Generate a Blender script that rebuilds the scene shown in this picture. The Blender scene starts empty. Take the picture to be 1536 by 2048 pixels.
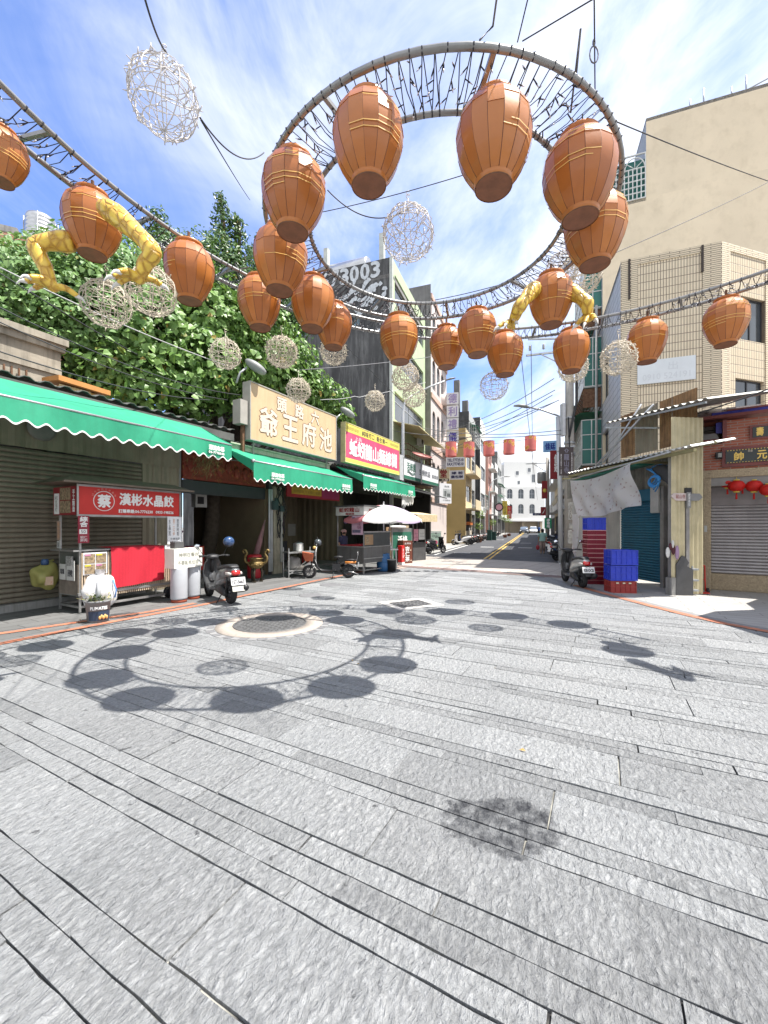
import bpy, math, random
from mathutils import Vector, Matrix
import numpy as np
R = math.radians
random.seed(7)
SC = bpy.context.scene
COL = SC.collection
# ------------------------------------------------------------------ camera
F = 820.0; HZ = 1052.0; CX = 768.0; H = 1.65          # focal length and horizon of the photograph, eye height
cam = bpy.data.cameras.new('camera')
cam.sensor_fit = 'VERTICAL'; cam.sensor_height = 36.0
cam.lens = F / 2048 * 36; cam.shift_y = (HZ - 1024) / 2048
cam.clip_start = 0.05; cam.clip_end = 1500
camo = bpy.data.objects.new('camera', cam); COL.objects.link(camo)
camo.location = (0, 0, H); camo.rotation_euler = (R(90), 0, 0)
SC.camera = camo
# ------------------------------------------------------------------ light
SUN = Vector((2.25, -0.52, 4.95)).normalized()        # towards the sun
el = math.asin(SUN.z); az = math.atan2(SUN.x, SUN.y)
world = bpy.data.worlds.new('World'); SC.world = world; world.use_nodes = True
nt = world.node_tree; nt.nodes.clear()
def N(t, ty, **k):
    n = t.nodes.new(ty)
    for a, b in k.items():
        if a in n.inputs.keys() if False else False: pass
        setattr(n, a, b)
    return n
def L(t, a, b): t.links.new(a, b)
def math_node(t, op, a, b=None, c=None, clamp=False):
    n = t.nodes.new('ShaderNodeMath'); n.operation = op; n.use_clamp = clamp
    for i, v in enumerate((a, b, c)):
        if v is None: continue
        if isinstance(v, (int, float)): n.inputs[i].default_value = v
        else: t.links.new(v, n.inputs[i])
    return n.outputs[0]
def mix_col(t, f, a, b, blend='MIX'):
    n = t.nodes.new('ShaderNodeMix'); n.data_type = 'RGBA'; n.blend_type = blend
    for i, v in ((0, f), (6, a), (7, b)):
        if isinstance(v, (int, float)): n.inputs[i].default_value = v
        elif isinstance(v, (tuple, list)): n.inputs[i].default_value = (*v[:3], 1)
        else: t.links.new(v, n.inputs[i])
    return n.outputs[2]
def noise(t, vec, scale, detail=4, rough=.55, dist=0):
    n = t.nodes.new('ShaderNodeTexNoise'); n.inputs['Scale'].default_value = scale
    n.inputs['Detail'].default_value = detail; n.inputs['Roughness'].default_value = rough
    n.inputs['Distortion'].default_value = dist
    if vec is not None: t.links.new(vec, n.inputs['Vector'])
    return n.outputs[0]
def maprange(t, v, a, b, c=0., d=1., smooth=False):
    n = t.nodes.new('ShaderNodeMapRange'); n.clamp = True
    if smooth: n.interpolation_type = 'SMOOTHSTEP'
    for i, x in enumerate((v, a, b, c, d)):
        if isinstance(x, (int, float)): n.inputs[i].default_value = x
        else: t.links.new(x, n.inputs[i])
    return n.outputs[0]
def mapping(t, vec, sc=(1, 1, 1), rot=(0, 0, 0), loc=(0, 0, 0)):
    n = t.nodes.new('ShaderNodeMapping'); n.inputs['Scale'].default_value = sc
    n.inputs['Rotation'].default_value = rot; n.inputs['Location'].default_value = loc
    t.links.new(vec, n.inputs['Vector']); return n.outputs[0]

wo = N(nt, 'ShaderNodeOutputWorld'); bg = N(nt, 'ShaderNodeBackground')
sky = N(nt, 'ShaderNodeTexSky'); sky.sky_type = 'NISHITA'; sky.sun_disc = False
sky.sun_elevation = el; sky.sun_rotation = az; sky.altitude = 0; sky.air_density = 1.0; sky.dust_density = .6; sky.ozone_density = 2.0
SKY_STRENGTH = 0.15
tc = N(nt, 'ShaderNodeTexCoord')
sp = N(nt, 'ShaderNodeSeparateXYZ'); L(nt, tc.outputs['Generated'], sp.inputs[0])
zz = math_node(nt, 'MAXIMUM', sp.outputs[2], 0.0); zd = math_node(nt, 'ADD', zz, .22)
px_ = math_node(nt, 'DIVIDE', sp.outputs[0], zd); py_ = math_node(nt, 'DIVIDE', sp.outputs[1], zd)
cb = N(nt, 'ShaderNodeCombineXYZ'); L(nt, px_, cb.inputs[0]); L(nt, py_, cb.inputs[1])
cv = mapping(nt, cb.outputs[0], (1.0, .62, 1), (0, 0, R(-38)), (3.1, 1.7, 0))
n1 = noise(nt, cv, 1.0, 7, .56, .5)
n2 = noise(nt, mapping(nt, cb.outputs[0], (1.5, .85, 1), (0, 0, R(-52)), (7, 2, 0)), 1.6, 8, .64, .7)
mixn = math_node(nt, 'ADD', math_node(nt, 'MULTIPLY', n1, .62), math_node(nt, 'MULTIPLY', n2, .38))
# denser cloud towards the right-hand part of this sky, clear blue to the left; thin veil near the horizon
bias = math_node(nt, 'ADD', math_node(nt, 'MULTIPLY', maprange(nt, px_, -.45, 1.0), .25), math_node(nt, 'MULTIPLY', maprange(nt, py_, .25, -.35), .30))  # second term adds unseen cloud behind the camera to neutralise the ambient light
hor = maprange(nt, sp.outputs[2], .5, .05, 0, .07)
cl = math_node(nt, 'ADD', math_node(nt, 'ADD', mixn, bias), hor)
mask = maprange(nt, cl, .515, .80, 0, 1, True)
mask = math_node(nt, 'ADD', math_node(nt, 'MULTIPLY', mask, .86), .05)
skc = mix_col(nt, 1.0, sky.outputs[0], (.52, .65, .94), 'MULTIPLY')
cloudc = mix_col(nt, maprange(nt, n2, .35, .7), (3.6, 3.8, 4.05), (4.7, 4.72, 4.75))
skyc = mix_col(nt, mask, skc, cloudc)
L(nt, skyc, bg.inputs[0]); bg.inputs[1].default_value = SKY_STRENGTH
L(nt, bg.outputs[0], wo.inputs[0])
sl = bpy.data.lights.new('sun', 'SUN'); sl.energy = 4.6; sl.angle = R(.53); sl.color = (1, .955, .89)
slo = bpy.data.objects.new('sun', sl); COL.objects.link(slo)
slo.rotation_euler = (-SUN).to_track_quat('-Z', 'Y').to_euler(); slo.location = (8, -4, 30)
vs = SC.view_settings; vs.view_transform = 'Standard'; vs.look = 'None'; vs.gamma = 1; vs.exposure = 1.2
SC.cycles.max_bounces = 8; SC.cycles.diffuse_bounces = 4; SC.cycles.transparent_max_bounces = 8
SC.cycles.use_denoising = True

# ------------------------------------------------------------------ materials
MATS = {}
def mat(name, col=(.5, .5, .5), rough=.6, metal=0, var=.14, scale=4, bump=0, bscale=40, streak=0, streakc=(.08, .07, .06),
        trans=0, coat=0, emit=0, island=0, spec=.4, alpha=1, stscale=(5, 5, .35), spots=0, spotc=(.1, .1, .1)):
    if name in MATS: return MATS[name]
    m = bpy.data.materials.new(name); m.use_nodes = True; MATS[name] = m
    t = m.node_tree; b = t.nodes['Principled BSDF']
    b.inputs['Roughness'].default_value = rough; b.inputs['Metallic'].default_value = metal
    b.inputs['Specular IOR Level'].default_value = spec
    if coat: b.inputs['Coat Weight'].default_value = coat; b.inputs['Coat Roughness'].default_value = .08
    co = t.nodes.new('ShaderNodeTexCoord').outputs['Object']
    c = col
    if var:
        f = maprange(t, noise(t, co, scale, 5, .6), .3, .7)
        c = mix_col(t, f, tuple(max(0, x * (1 - var)) for x in col), tuple(min(1, x * (1 + var)) for x in col))
    if island:
        g = t.nodes.new('ShaderNodeNewGeometry')
        k = maprange(t, g.outputs['Random Per Island'], 0, 1, 1 - island, 1 + island)
        cc = t.nodes.new('ShaderNodeCombineXYZ')
        for i in range(3): L(t, k, cc.inputs[i])
        c = mix_col(t, 1.0, c, cc.outputs[0], 'MULTIPLY')
    if streak:
        f = maprange(t, noise(t, mapping(t, co, stscale), 1.6, 6, .65), .48, .72)
        c = mix_col(t, math_node(t, 'MULTIPLY', f, streak), c, streakc)
    if spots:
        f = maprange(t, noise(t, co, 9, 5, .7), .58, .66)
        c = mix_col(t, math_node(t, 'MULTIPLY', f, spots), c, spotc)
    if isinstance(c, tuple): b.inputs['Base Color'].default_value = (*c, 1)
    else: L(t, c, b.inputs['Base Color'])
    if bump:
        bp = t.nodes.new('ShaderNodeBump'); bp.inputs['Strength'].default_value = bump; bp.inputs['Distance'].default_value = .02
        L(t, noise(t, co, bscale, 5, .6), bp.inputs['Height']); L(t, bp.outputs[0], b.inputs['Normal'])
    if emit:
        b.inputs['Emission Color'].default_value = (*col, 1); b.inputs['Emission Strength'].default_value = emit
    if alpha < 1: b.inputs['Alpha'].default_value = alpha
    if trans:
        o = t.nodes['Material Output']; tr = t.nodes.new('ShaderNodeBsdfTranslucent')
        if isinstance(c, tuple): tr.inputs[0].default_value = (*c, 1)
        else: L(t, c, tr.inputs[0])
        mx = t.nodes.new('ShaderNodeMixShader'); mx.inputs[0].default_value = trans
        L(t, b.outputs[0], mx.inputs[1]); L(t, tr.outputs[0], mx.inputs[2]); L(t, mx.outputs[0], o.inputs[0])
    return m
def brickmat(name, c1, c2, mortar, bw, bh, ms, offset=.5, rough=.7, bump=.5, streak=0, streakc=(.1, .08, .06), axis='xz', squash=1):
    if name in MATS: return MATS[name]
    m = bpy.data.materials.new(name); m.use_nodes = True; MATS[name] = m
    t = m.node_tree; b = t.nodes['Principled BSDF']; b.inputs['Roughness'].default_value = rough
    co = t.nodes.new('ShaderNodeTexCoord').outputs['Object']
    s = t.nodes.new('ShaderNodeSeparateXYZ'); L(t, co, s.inputs[0])
    cb = t.nodes.new('ShaderNodeCombineXYZ'); L(t, s.outputs[0], cb.inputs[0]); L(t, s.outputs[2 if axis == 'xz' else 1], cb.inputs[1])
    br = t.nodes.new('ShaderNodeTexBrick'); L(t, cb.outputs[0], br.inputs['Vector'])
    br.offset = offset; br.squash = squash
    br.inputs['Color1'].default_value = (*c1, 1); br.inputs['Color2'].default_value = (*c2, 1); br.inputs['Mortar'].default_value = (*mortar, 1)
    br.inputs['Scale'].default_value = 1; br.inputs['Mortar Size'].default_value = ms; br.inputs['Mortar Smooth'].default_value = .1
    br.inputs['Brick Width'].default_value = bw; br.inputs['Row Height'].default_value = bh; br.inputs['Bias'].default_value = 0
    c = mix_col(t, maprange(t, noise(t, co, 2.5, 6, .65), .3, .7, 0, .28), br.outputs[0], tuple(x * .55 for x in c1))
    if streak:
        f = maprange(t, noise(t, mapping(t, co, (5, 5, .3)), 1.5, 6, .65), .5, .75)
        c = mix_col(t, math_node(t, 'MULTIPLY', f, streak), c, streakc)
    L(t, c, b.inputs['Base Color'])
    bp = t.nodes.new('ShaderNodeBump'); bp.inputs['Strength'].default_value = bump; bp.inputs['Distance'].default_value = .01
    hgt = math_node(t, 'ADD', math_node(t, 'MULTIPLY', br.outputs['Fac'], -1), math_node(t, 'MULTIPLY', noise(t, co, 60, 3), .4))
    L(t, hgt, bp.inputs['Height']); L(t, bp.outputs[0], b.inputs['Normal'])
    return m
# ------------------------------------------------------------------ mesh builder
GL = {}
def glyphs(s):
    if s in GL: return GL[s]
    cu = bpy.data.curves.new('lettering', 'FONT'); cu.body = s; cu.resolution_u = 2; cu.align_x = 'CENTER'; cu.space_line = .98
    o = bpy.data.objects.new('lettering', cu); COL.objects.link(o); bpy.context.view_layer.update()
    me = bpy.data.meshes.new_from_object(o.evaluated_get(bpy.context.evaluated_depsgraph_get()))
    v = np.array([p.co[:2] for p in me.vertices]) if len(me.vertices) else np.zeros((0, 2))
    f = [tuple(p.vertices) for p in me.polygons]
    bpy.data.objects.remove(o); bpy.data.meshes.remove(me); bpy.data.curves.remove(cu)
    if len(v):
        lo, hi = v.min(0), v.max(0); v = (v - (lo + hi) / 2) / np.maximum(hi - lo, 1e-6)
    GL[s] = (v, f); return GL[s]
class MB:
    def __init__(s): s.v = []; s.f = []; s.m = []; s.sm = []; s.T = None
    def add(s, vs, fs, mi=0, smooth=False):
        b = len(s.v)
        if s.T is not None: vs = [s.T @ Vector(p) for p in vs]
        s.v.extend([tuple(p) for p in vs])
        for f in fs:
            s.f.append(tuple(i + b for i in f)); s.m.append(mi); s.sm.append(smooth)
        return s
    def box(s, x0, x1, y0, y1, z0, z1, mi=0):
        return s.add([(x0, y0, z0), (x1, y0, z0), (x1, y1, z0), (x0, y1, z0), (x0, y0, z1), (x1, y0, z1), (x1, y1, z1), (x0, y1, z1)],
              [(0, 3, 2, 1), (4, 5, 6, 7), (0, 1, 5, 4), (1, 2, 6, 5), (2, 3, 7, 6), (3, 0, 4, 7)], mi)
    def quad(s, a, b, c, d, mi=0): return s.add([a, b, c, d], [(0, 1, 2, 3)], mi)
    def hexa(s, lo, hi, mi=0):        # lo, hi: four corners each
        return s.add(list(lo) + list(hi), [(0, 3, 2, 1), (4, 5, 6, 7), (0, 1, 5, 4), (1, 2, 6, 5), (2, 3, 7, 6), (3, 0, 4, 7)], mi)
    def prism(s, poly, z0, z1, mi=0):
        n = len(poly)
        return s.add([(p[0], p[1], z0) for p in poly] + [(p[0], p[1], z1) for p in poly],
              [tuple(range(n - 1, -1, -1)), tuple(range(n, 2 * n))] + [(i, (i + 1) % n, n + (i + 1) % n, n + i) for i in range(n)], mi)
    def prismy(s, poly, y0, y1, mi=0):   # polygon in xz, extruded along y
        n = len(poly)
        return s.add([(p[0], y0, p[1]) for p in poly] + [(p[0], y1, p[1]) for p in poly],
              [tuple(range(n)), tuple(range(2 * n - 1, n - 1, -1))] + [(i, n + i, n + (i + 1) % n, (i + 1) % n) for i in range(n)], mi)
    def tube(s, pts, r, n=6, mi=0, closed=False, smooth=True, sq=False):
        pts = [Vector(p) for p in pts]; k = len(pts)
        if k < 2: return s
        rr = r if isinstance(r, (list, tuple)) else [r] * k
        vs = []; up = Vector((0, 0, 1)); prev = None
        for i, p in enumerate(pts):
            a = pts[(i - 1) % k] if (closed or i) else p; b = pts[(i + 1) % k] if (closed or i < k - 1) else p
            d = (b - a); d = d.normalized() if d.length > 1e-9 else Vector((0, 0, 1))
            if prev is None:
                x = d.cross(up) if abs(d.z) < .95 else d.cross(Vector((0, 1, 0)))
            else:
                x = prev - d * prev.dot(d)
            x.normalize(); prev = x; y = d.cross(x)
            for j in range(n):
                q = 2 * math.pi * (j + (.5 if sq else 0)) / n
                vs.append(p + (x * math.cos(q) + y * math.sin(q)) * rr[i])
        fs = []
        for i in range(k if closed else k - 1):
            i2 = (i + 1) % k
            for j in range(n):
                j2 = (j + 1) % n; fs.append((i * n + j, i * n + j2, i2 * n + j2, i2 * n + j))
        if not closed: fs += [tuple(range(n - 1, -1, -1)), tuple(range((k - 1) * n, k * n))]
        return s.add(vs, fs, mi, smooth and not sq)
    def rod(s, a, b, r, n=6, mi=0): return s.tube([a, b], r, n, mi)
    def beam(s, a, b, r, mi=0): return s.tube([a, b], r, 4, mi, sq=True)
    def lathe(s, prof, n=20, c=(0, 0, 0), mi=0, smooth=True, capb=True, capt=True, ph=0):
        vs = []
        for r, z in prof:
            for j in range(n):
                q = 2 * math.pi * (j + ph) / n; vs.append((c[0] + r * math.cos(q), c[1] + r * math.sin(q), c[2] + z))
        fs = []; k = len(prof)
        for i in range(k - 1):
            for j in range(n):
                j2 = (j + 1) % n; fs.append((i * n + j, i * n + j2, (i + 1) * n + j2, (i + 1) * n + j))
        s.add(vs, fs, mi, smooth); b = len(s.v) - n * k
        if capb: s.f.append(tuple(b + j for j in range(n - 1, -1, -1))); s.m.append(mi); s.sm.append(False)
        if capt: s.f.append(tuple(b + (k - 1) * n + j for j in range(n))); s.m.append(mi); s.sm.append(False)
        return s
    def ell(s, c, r, n=14, m=8, mi=0):
        pr = [(math.sin(math.pi * i / m), -math.cos(math.pi * i / m)) for i in range(1, m)]
        vs = []
        for rr, z in pr:
            for j in range(n):
                q = 2 * math.pi * j / n; vs.append((c[0] + r[0] * rr * math.cos(q), c[1] + r[1] * rr * math.sin(q), c[2] + r[2] * z))
        fs = []
        for i in range(len(pr) - 1):
            for j in range(n):
                j2 = (j + 1) % n; fs.append((i * n + j, i * n + j2, (i + 1) * n + j2, (i + 1) * n + j))
        k = len(vs); vs += [(c[0], c[1], c[2] - r[2]), (c[0], c[1], c[2] + r[2])]; o = (len(pr) - 1) * n
        for j in range(n):
            j2 = (j + 1) % n; fs.append((k, j2, j)); fs.append((k + 1, o + j, o + j2))
        return s.add(vs, fs, mi, True)
    def loft(s, secs, n=12, mi=0, p=2.6):    # sections along x: (x, y, z, half width, half height)
        vs = []
        for x, y, z, w, h in secs:
            for j in range(n):
                q = 2 * math.pi * j / n; c, d = math.cos(q), math.sin(q)
                vs.append((x, y + w * math.copysign(abs(c) ** (2 / p), c), z + h * math.copysign(abs(d) ** (2 / p), d)))
        fs = []; k = len(secs)
        for i in range(k - 1):
            for j in range(n):
                j2 = (j + 1) % n; fs.append((i * n + j, i * n + j2, (i + 1) * n + j2, (i + 1) * n + j))
        fs += [tuple(range(n - 1, -1, -1)), tuple(range((k - 1) * n, k * n))]
        return s.add(vs, fs, mi, True)
    def text(s, st, cx, cz, w, h, y, mi=0, bold=0, vert=False):
        if vert: st = '\n'.join(st)
        v, f = glyphs(st)
        if not len(v): return s
        sh = [(0, 0)] if not bold else [(0, 0), (bold, 0), (-bold, 0), (0, bold), (0, -bold)]
        for k, (dx, dz) in enumerate(sh):
            s.add([(cx + p[0] * w + dx, y - .0006 * k, cz + p[1] * h + dz) for p in v], f, mi)
        return s
    def corr(s, x0, x1, z0, z1, y, pitch=.09, amp=.018, mi=0, top=None):   # vertical corrugated sheet in xz
        n = max(2, int((x1 - x0) / pitch * 4)); vs = []; k = [0, 1, 1, 0]
        for i in range(n + 1):
            x = x0 + (x1 - x0) * i / n; yy = y - amp * [0, 0, 1, 1][i % 4]
            zt = z1 if top is None else top(x)
            vs += [(x, yy, z0), (x, yy, zt)]
        return s.add(vs, [(2 * i, 2 * i + 2, 2 * i + 3, 2 * i + 1) for i in range(n)], mi)
    def roofsheet(s, a, b, c, d, pitch=.18, amp=.03, mi=0, th=.012):   # a-b eave, d-c ridge: ribs run from eave to ridge
        a, b, c, d = map(Vector, (a, b, c, d)); n = max(4, int((b - a).length / pitch * 4))
        nn = (b - a).cross(d - a).normalized()
        if nn.z < 0: nn = -nn
        vs = []
        for i in range(n + 1):
            t = i / n; o = nn * (amp * [0, 1, 1, 0][i % 4])
            p, q = a.lerp(b, t) + o, d.lerp(c, t) + o
            vs += [p, q, p - nn * th, q - nn * th]
        fs = []
        for i in range(n):
            k = 4 * i
            fs += [(k, k + 4, k + 5, k + 1), (k + 2, k + 3, k + 7, k + 6), (k, k + 2, k + 6, k + 4), (k + 1, k + 5, k + 7, k + 3)]
        return s.add(vs, fs, mi)
    def shutter(s, x0, x1, z0, z1, y, pitch=.085, dep=.022, mi=0):
        vs = []; n = int((z1 - z0) / pitch); prof = [(0, 0), (.12, -.75), (.35, -1), (.62, -.8), (.86, -.25), (.9, .35), (1, .35)]
        zs = []
        for i in range(n):
            for a, d in prof[:-1]: zs.append((z0 + (i + a) * (z1 - z0) / n, y + d * dep))
        zs.append((z1, y))
        for z, yy in zs: vs += [(x0, yy, z), (x1, yy, z)]
        return s.add(vs, [(2 * i, 2 * i + 1, 2 * i + 3, 2 * i + 2) for i in range(len(zs) - 1)], mi)
    def build(s, name, mats, parent=None, M=None, bevel=0):
        me = bpy.data.meshes.new(name); me.from_pydata(s.v, [], s.f); me.validate(verbose=False)
        if not isinstance(mats, (list, tuple)): mats = [mats]
        for m in mats: me.materials.append(m)
        if len(me.polygons) == len(s.m):
            me.polygons.foreach_set('material_index', s.m); me.polygons.foreach_set('use_smooth', s.sm)
        me.update()
        o = bpy.data.objects.new(name, me); COL.objects.link(o)
        if parent is not None: o.parent = parent
        if M is not None: o.matrix_local = M
        if bevel:
            b = o.modifiers.new('edge', 'BEVEL'); b.width = bevel; b.segments = 2; b.limit_method = 'ANGLE'
        return o
def tag(o, label=None, cat=None, group=None, kind=None):
    if label: o['label'] = label
    if cat: o['category'] = cat
    if group: o['group'] = group
    if kind: o['kind'] = kind
    return o
def thing(name, label, cat, loc=(0, 0, 0), rz=0, group=None):
    o = bpy.data.objects.new(name, None); COL.objects.link(o); o.empty_display_size = .2
    o.location = loc; o.rotation_euler = (0, 0, rz)
    return tag(o, label, cat, group)
KIDS = {}
def copy_tree(o, parent=None, matswap=None):
    c = o.copy(); COL.objects.link(c); c.parent = parent
    if matswap and c.type == 'MESH' and any(m.name in matswap for m in c.data.materials if m):
        c.data = c.data.copy()
        for i, m in enumerate(c.data.materials):
            if m and m.name in matswap: c.data.materials[i] = matswap[m.name]
    for ch in [x for x in bpy.data.objects if x.parent == o]: copy_tree(ch, c, matswap)
    return c
# ------------------------------------------------------------------ places
def gp(px, py):
    D = F * H / (py - HZ); return Vector(((px - CX) / F * D, D, 0))
def pt(px, py, D): return Vector(((px - CX) / F * D, D, H + (HZ - py) / F * D))
def dtop(py, z): return F * (z - H) / (HZ - py)          # depth at which height z shows at row py
class Frame:      # a vertical facade: x along it, -y towards the street
    def __init__(s, o, ang): s.o = Vector((o[0], o[1], 0)); s.a = ang; s.x = Vector((math.cos(ang), math.sin(ang), 0)); s.y = Vector((-math.sin(ang), math.cos(ang), 0))
    def w(s, t, q=0, z=0): return s.o + s.x * t - s.y * q + Vector((0, 0, z))    # q: metres out into the street
    def at(s, px, py, q=0):
        k = (px - CX) / F; a = s.o - s.y * q; t = (k * a.y - a.x) / (s.x.x - k * s.x.y); D = a.y + t * s.x.y
        return t, H + (HZ - py) / F * D
    def gr(s, px, py):
        d = gp(px, py) - s.o; return d.dot(s.x), -d.dot(s.y)
    def M(s, t, q=0, z=0): return Matrix.Translation(s.w(t, q, z)) @ Matrix.Rotation(s.a, 4, 'Z')
ROW = Frame((-7.28, 7.78), math.atan2(.883, .469))
VA = R(70)
SL = Frame((.04, 21.68), VA)                     # left side of the far street
RB = Frame((9.82, 18.12), VA + math.pi)          # right side: x runs towards the camera
def rs(s, a=0): return Vector((9.82, 18.12, 0)) + Vector((.342, .94, 0)) * s + Vector((.94, -.342, 0)) * a
CORN = Frame((7.5, 11.0), math.atan2(-.994, .11))   # corner shop with the blue shutter
TMP = Frame((7.97, 10.63), math.atan2(-.57, .82))   # brick temple
# ================================================================== ground
def ribbon(pts, w, z):
    m = MB(); P = [Vector(p) for p in pts]; vs = []
    for i, p in enumerate(P):
        d = (P[min(i + 1, len(P) - 1)] - P[max(i - 1, 0)]); d.z = 0; d.normalize(); n = Vector((-d.y, d.x, 0)) * w / 2
        vs += [(p.x - n.x, p.y - n.y, z), (p.x + n.x, p.y + n.y, z)]
    m.add(vs, [(2 * i, 2 * i + 2, 2 * i + 3, 2 * i + 1) for i in range(len(P) - 1)]); return m
def poly(pts, z): return MB().add([(p[0], p[1], z) for p in pts], [tuple(range(len(pts)))])
g = mat('bare_ground', (.20, .19, .18), .9, var=.2, scale=.6)
tag(poly([(-300, -300), (300, -300), (300, 400), (-300, 400)], -.05).build('ground', g), kind='structure')
# the bed under the joints of the paving: dark gaps with pale mortar in places
jm = bpy.data.materials.new('joint'); jm.use_nodes = True; t = jm.node_tree
co = t.nodes.new('ShaderNodeTexCoord').outputs['Object']
L(t, mix_col(t, maprange(t, noise(t, co, 1.7, 4), .50, .60), (.015, .015, .016), (.32, .31, .27)), t.nodes['Principled BSDF'].inputs['Base Color'])
t.nodes['Principled BSDF'].inputs['Roughness'].default_value = .95
tag(poly([ROW.w(-12, 2.6), ROW.w(-12, 30), ROW.w(9, 22), ROW.w(16.0, 8), ROW.w(16, 2.6)], -.014).build('paving_bed', jm), kind='structure')
# stone
pm = bpy.data.materials.new('chiselled_stone'); pm.use_nodes = True; t = pm.node_tree; b = t.nodes['Principled BSDF']
co = t.nodes.new('ShaderNodeTexCoord').outputs['Object']
geo = t.nodes.new('ShaderNodeNewGeometry')
rr = mapping(t, co, (1, 1, 1), (0, 0, R(-62)))
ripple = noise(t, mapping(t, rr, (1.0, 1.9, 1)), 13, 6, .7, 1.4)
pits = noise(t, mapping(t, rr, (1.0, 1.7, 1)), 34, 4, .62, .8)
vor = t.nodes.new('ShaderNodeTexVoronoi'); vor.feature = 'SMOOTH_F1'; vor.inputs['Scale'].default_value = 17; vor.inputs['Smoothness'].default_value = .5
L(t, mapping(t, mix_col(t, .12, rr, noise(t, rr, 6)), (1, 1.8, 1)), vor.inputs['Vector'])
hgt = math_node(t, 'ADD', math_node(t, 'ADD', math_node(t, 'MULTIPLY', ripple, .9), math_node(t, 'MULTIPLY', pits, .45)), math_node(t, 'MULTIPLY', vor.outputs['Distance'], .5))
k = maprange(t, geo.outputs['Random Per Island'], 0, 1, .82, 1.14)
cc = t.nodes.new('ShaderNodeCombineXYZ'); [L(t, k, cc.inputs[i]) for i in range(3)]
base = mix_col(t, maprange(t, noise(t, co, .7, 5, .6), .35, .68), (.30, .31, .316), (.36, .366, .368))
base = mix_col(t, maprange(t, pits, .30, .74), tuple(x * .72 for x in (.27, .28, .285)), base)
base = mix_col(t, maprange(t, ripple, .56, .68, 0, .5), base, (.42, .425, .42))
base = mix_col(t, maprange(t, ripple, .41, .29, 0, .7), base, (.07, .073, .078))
base = mix_col(t, 1.0, base, cc.outputs[0], 'MULTIPLY')
# small dark dirt specks, and one oily stain on the right
base = mix_col(t, maprange(t, noise(t, co, 6.5, 4, .62), .66, .71, 0, .8), base, (.05, .052, .056))
sxyz = t.nodes.new('ShaderNodeSeparateXYZ'); L(t, co, sxyz.inputs[0])
st = gp(1000, 1648)
dx = math_node(t, 'SUBTRACT', sxyz.outputs[0], st.x); dy = math_node(t, 'SUBTRACT', sxyz.outputs[1], st.y)
ds = math_node(t, 'SQRT', math_node(t, 'ADD', math_node(t, 'MULTIPLY', math_node(t, 'MULTIPLY', dx, dx), 8.2), math_node(t, 'MULTIPLY', math_node(t, 'MULTIPLY', dy, dy), 17)))
ds = math_node(t, 'ADD', ds, math_node(t, 'MULTIPLY', math_node(t, 'SUBTRACT', noise(t, co, 4.0, 6, .72), .5), 1.5))
base = mix_col(t, math_node(t, 'MULTIPLY', maprange(t, ds, 1.0, .80, 0, 1, True), maprange(t, noise(t, co, 11, 5, .65), .36, .62, .22, .95)), base, (.030, .032, .038))
L(t, base, b.inputs['Base Color']); b.inputs['Roughness'].default_value = .72; b.inputs['Specular IOR Level'].default_value = .3
bp = t.nodes.new('ShaderNodeBump'); bp.inputs['Strength'].default_value = 1.0; bp.inputs['Distance'].default_value = .04
L(t, hgt, bp.inputs['Height']); L(t, bp.outputs[0], b.inputs['Normal'])
rng = random.Random(3)
m = MB(); c = -9.0; wide = 0
def slab(m, c0, c1, e0, e1):        # c across the rows, e along them, in the frame of the left-hand row of shops
    seg = max(2, int((e1 - e0) / .13)); dz = rng.uniform(-.0025, .0025); top = []
    sk = rng.uniform(-.01, .01)
    for i in range(seg + 1): top.append((c0 + rng.uniform(-.0035, .0035), e0 + (e1 - e0) * i / seg + (sk if i == seg else 0)))
    for i in range(seg + 1): top.append((c1 + rng.uniform(-.0035, .0035), e1 - (e1 - e0) * i / seg + (sk if i == 0 else 0)))
    P = [ROW.w(a, e, dz) for a, e in top]; n = len(P)
    m.add(list(P) + [p - Vector((0, 0, .02)) for p in P], [tuple(range(n))[::-1]] + [(i, (i + 1) % n, n + (i + 1) % n, n + i) for i in range(n)])
    f = m.f[-n - 1]
pat = [.36, .12, .12, .40, .115, .12, .115, .38, .12, .12]; i = 0
while c < 13.5:
    w = pat[i % len(pat)] * rng.uniform(.92, 1.1); i += 1
    e = 2.72 - rng.uniform(0, .5); wd = w > .3
    emax = 22 - max(0, c) * 1.0
    while e < emax:
        ln = rng.uniform(.75, 1.35) if wd else rng.uniform(.55, 1.5)
        slab(m, c + .0043, c + w - .0043, max(e, 2.72) + .0025, e + ln - .0025)
        e += ln
    c += w
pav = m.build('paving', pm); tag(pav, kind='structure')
# dark strip in front of the left-hand shops, its two lines of red brick
pave_l = brickmat('dark_pavers', (.115, .115, .115), (.15, .15, .15), (.05, .05, .05), .6, .3, .008, .5, .8, .5, axis='xy')
tag(poly([(-13, -2.66, 0), (17, -2.66, 0), (20, 6, 0), (-13, 6, 0)], .002).build('pavement', pave_l, None, ROW.M(0)), kind='structure')
redb = brickmat('red_brick_line', (.40, .135, .075), (.47, .18, .10), (.20, .14, .11), .20, .13, .01, 0, .8, .4, axis='xy')
tag(ribbon([ROW.w(-9, 2.62)] + [gp(*p) for p in [(0, 1288), (120, 1264), (250, 1239), (400, 1211), (480, 1193), (560, 1177), (640, 1160), (725, 1143)]], .15, .008).build('brick_line', redb), kind='structure')
tag(ribbon([ROW.w(-8, 1.95)] + [gp(*p) for p in [(0, 1268), (90, 1255), (190, 1240), (300, 1224), (390, 1207)]], .15, .010).build('brick_line', redb), kind='structure')
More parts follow.
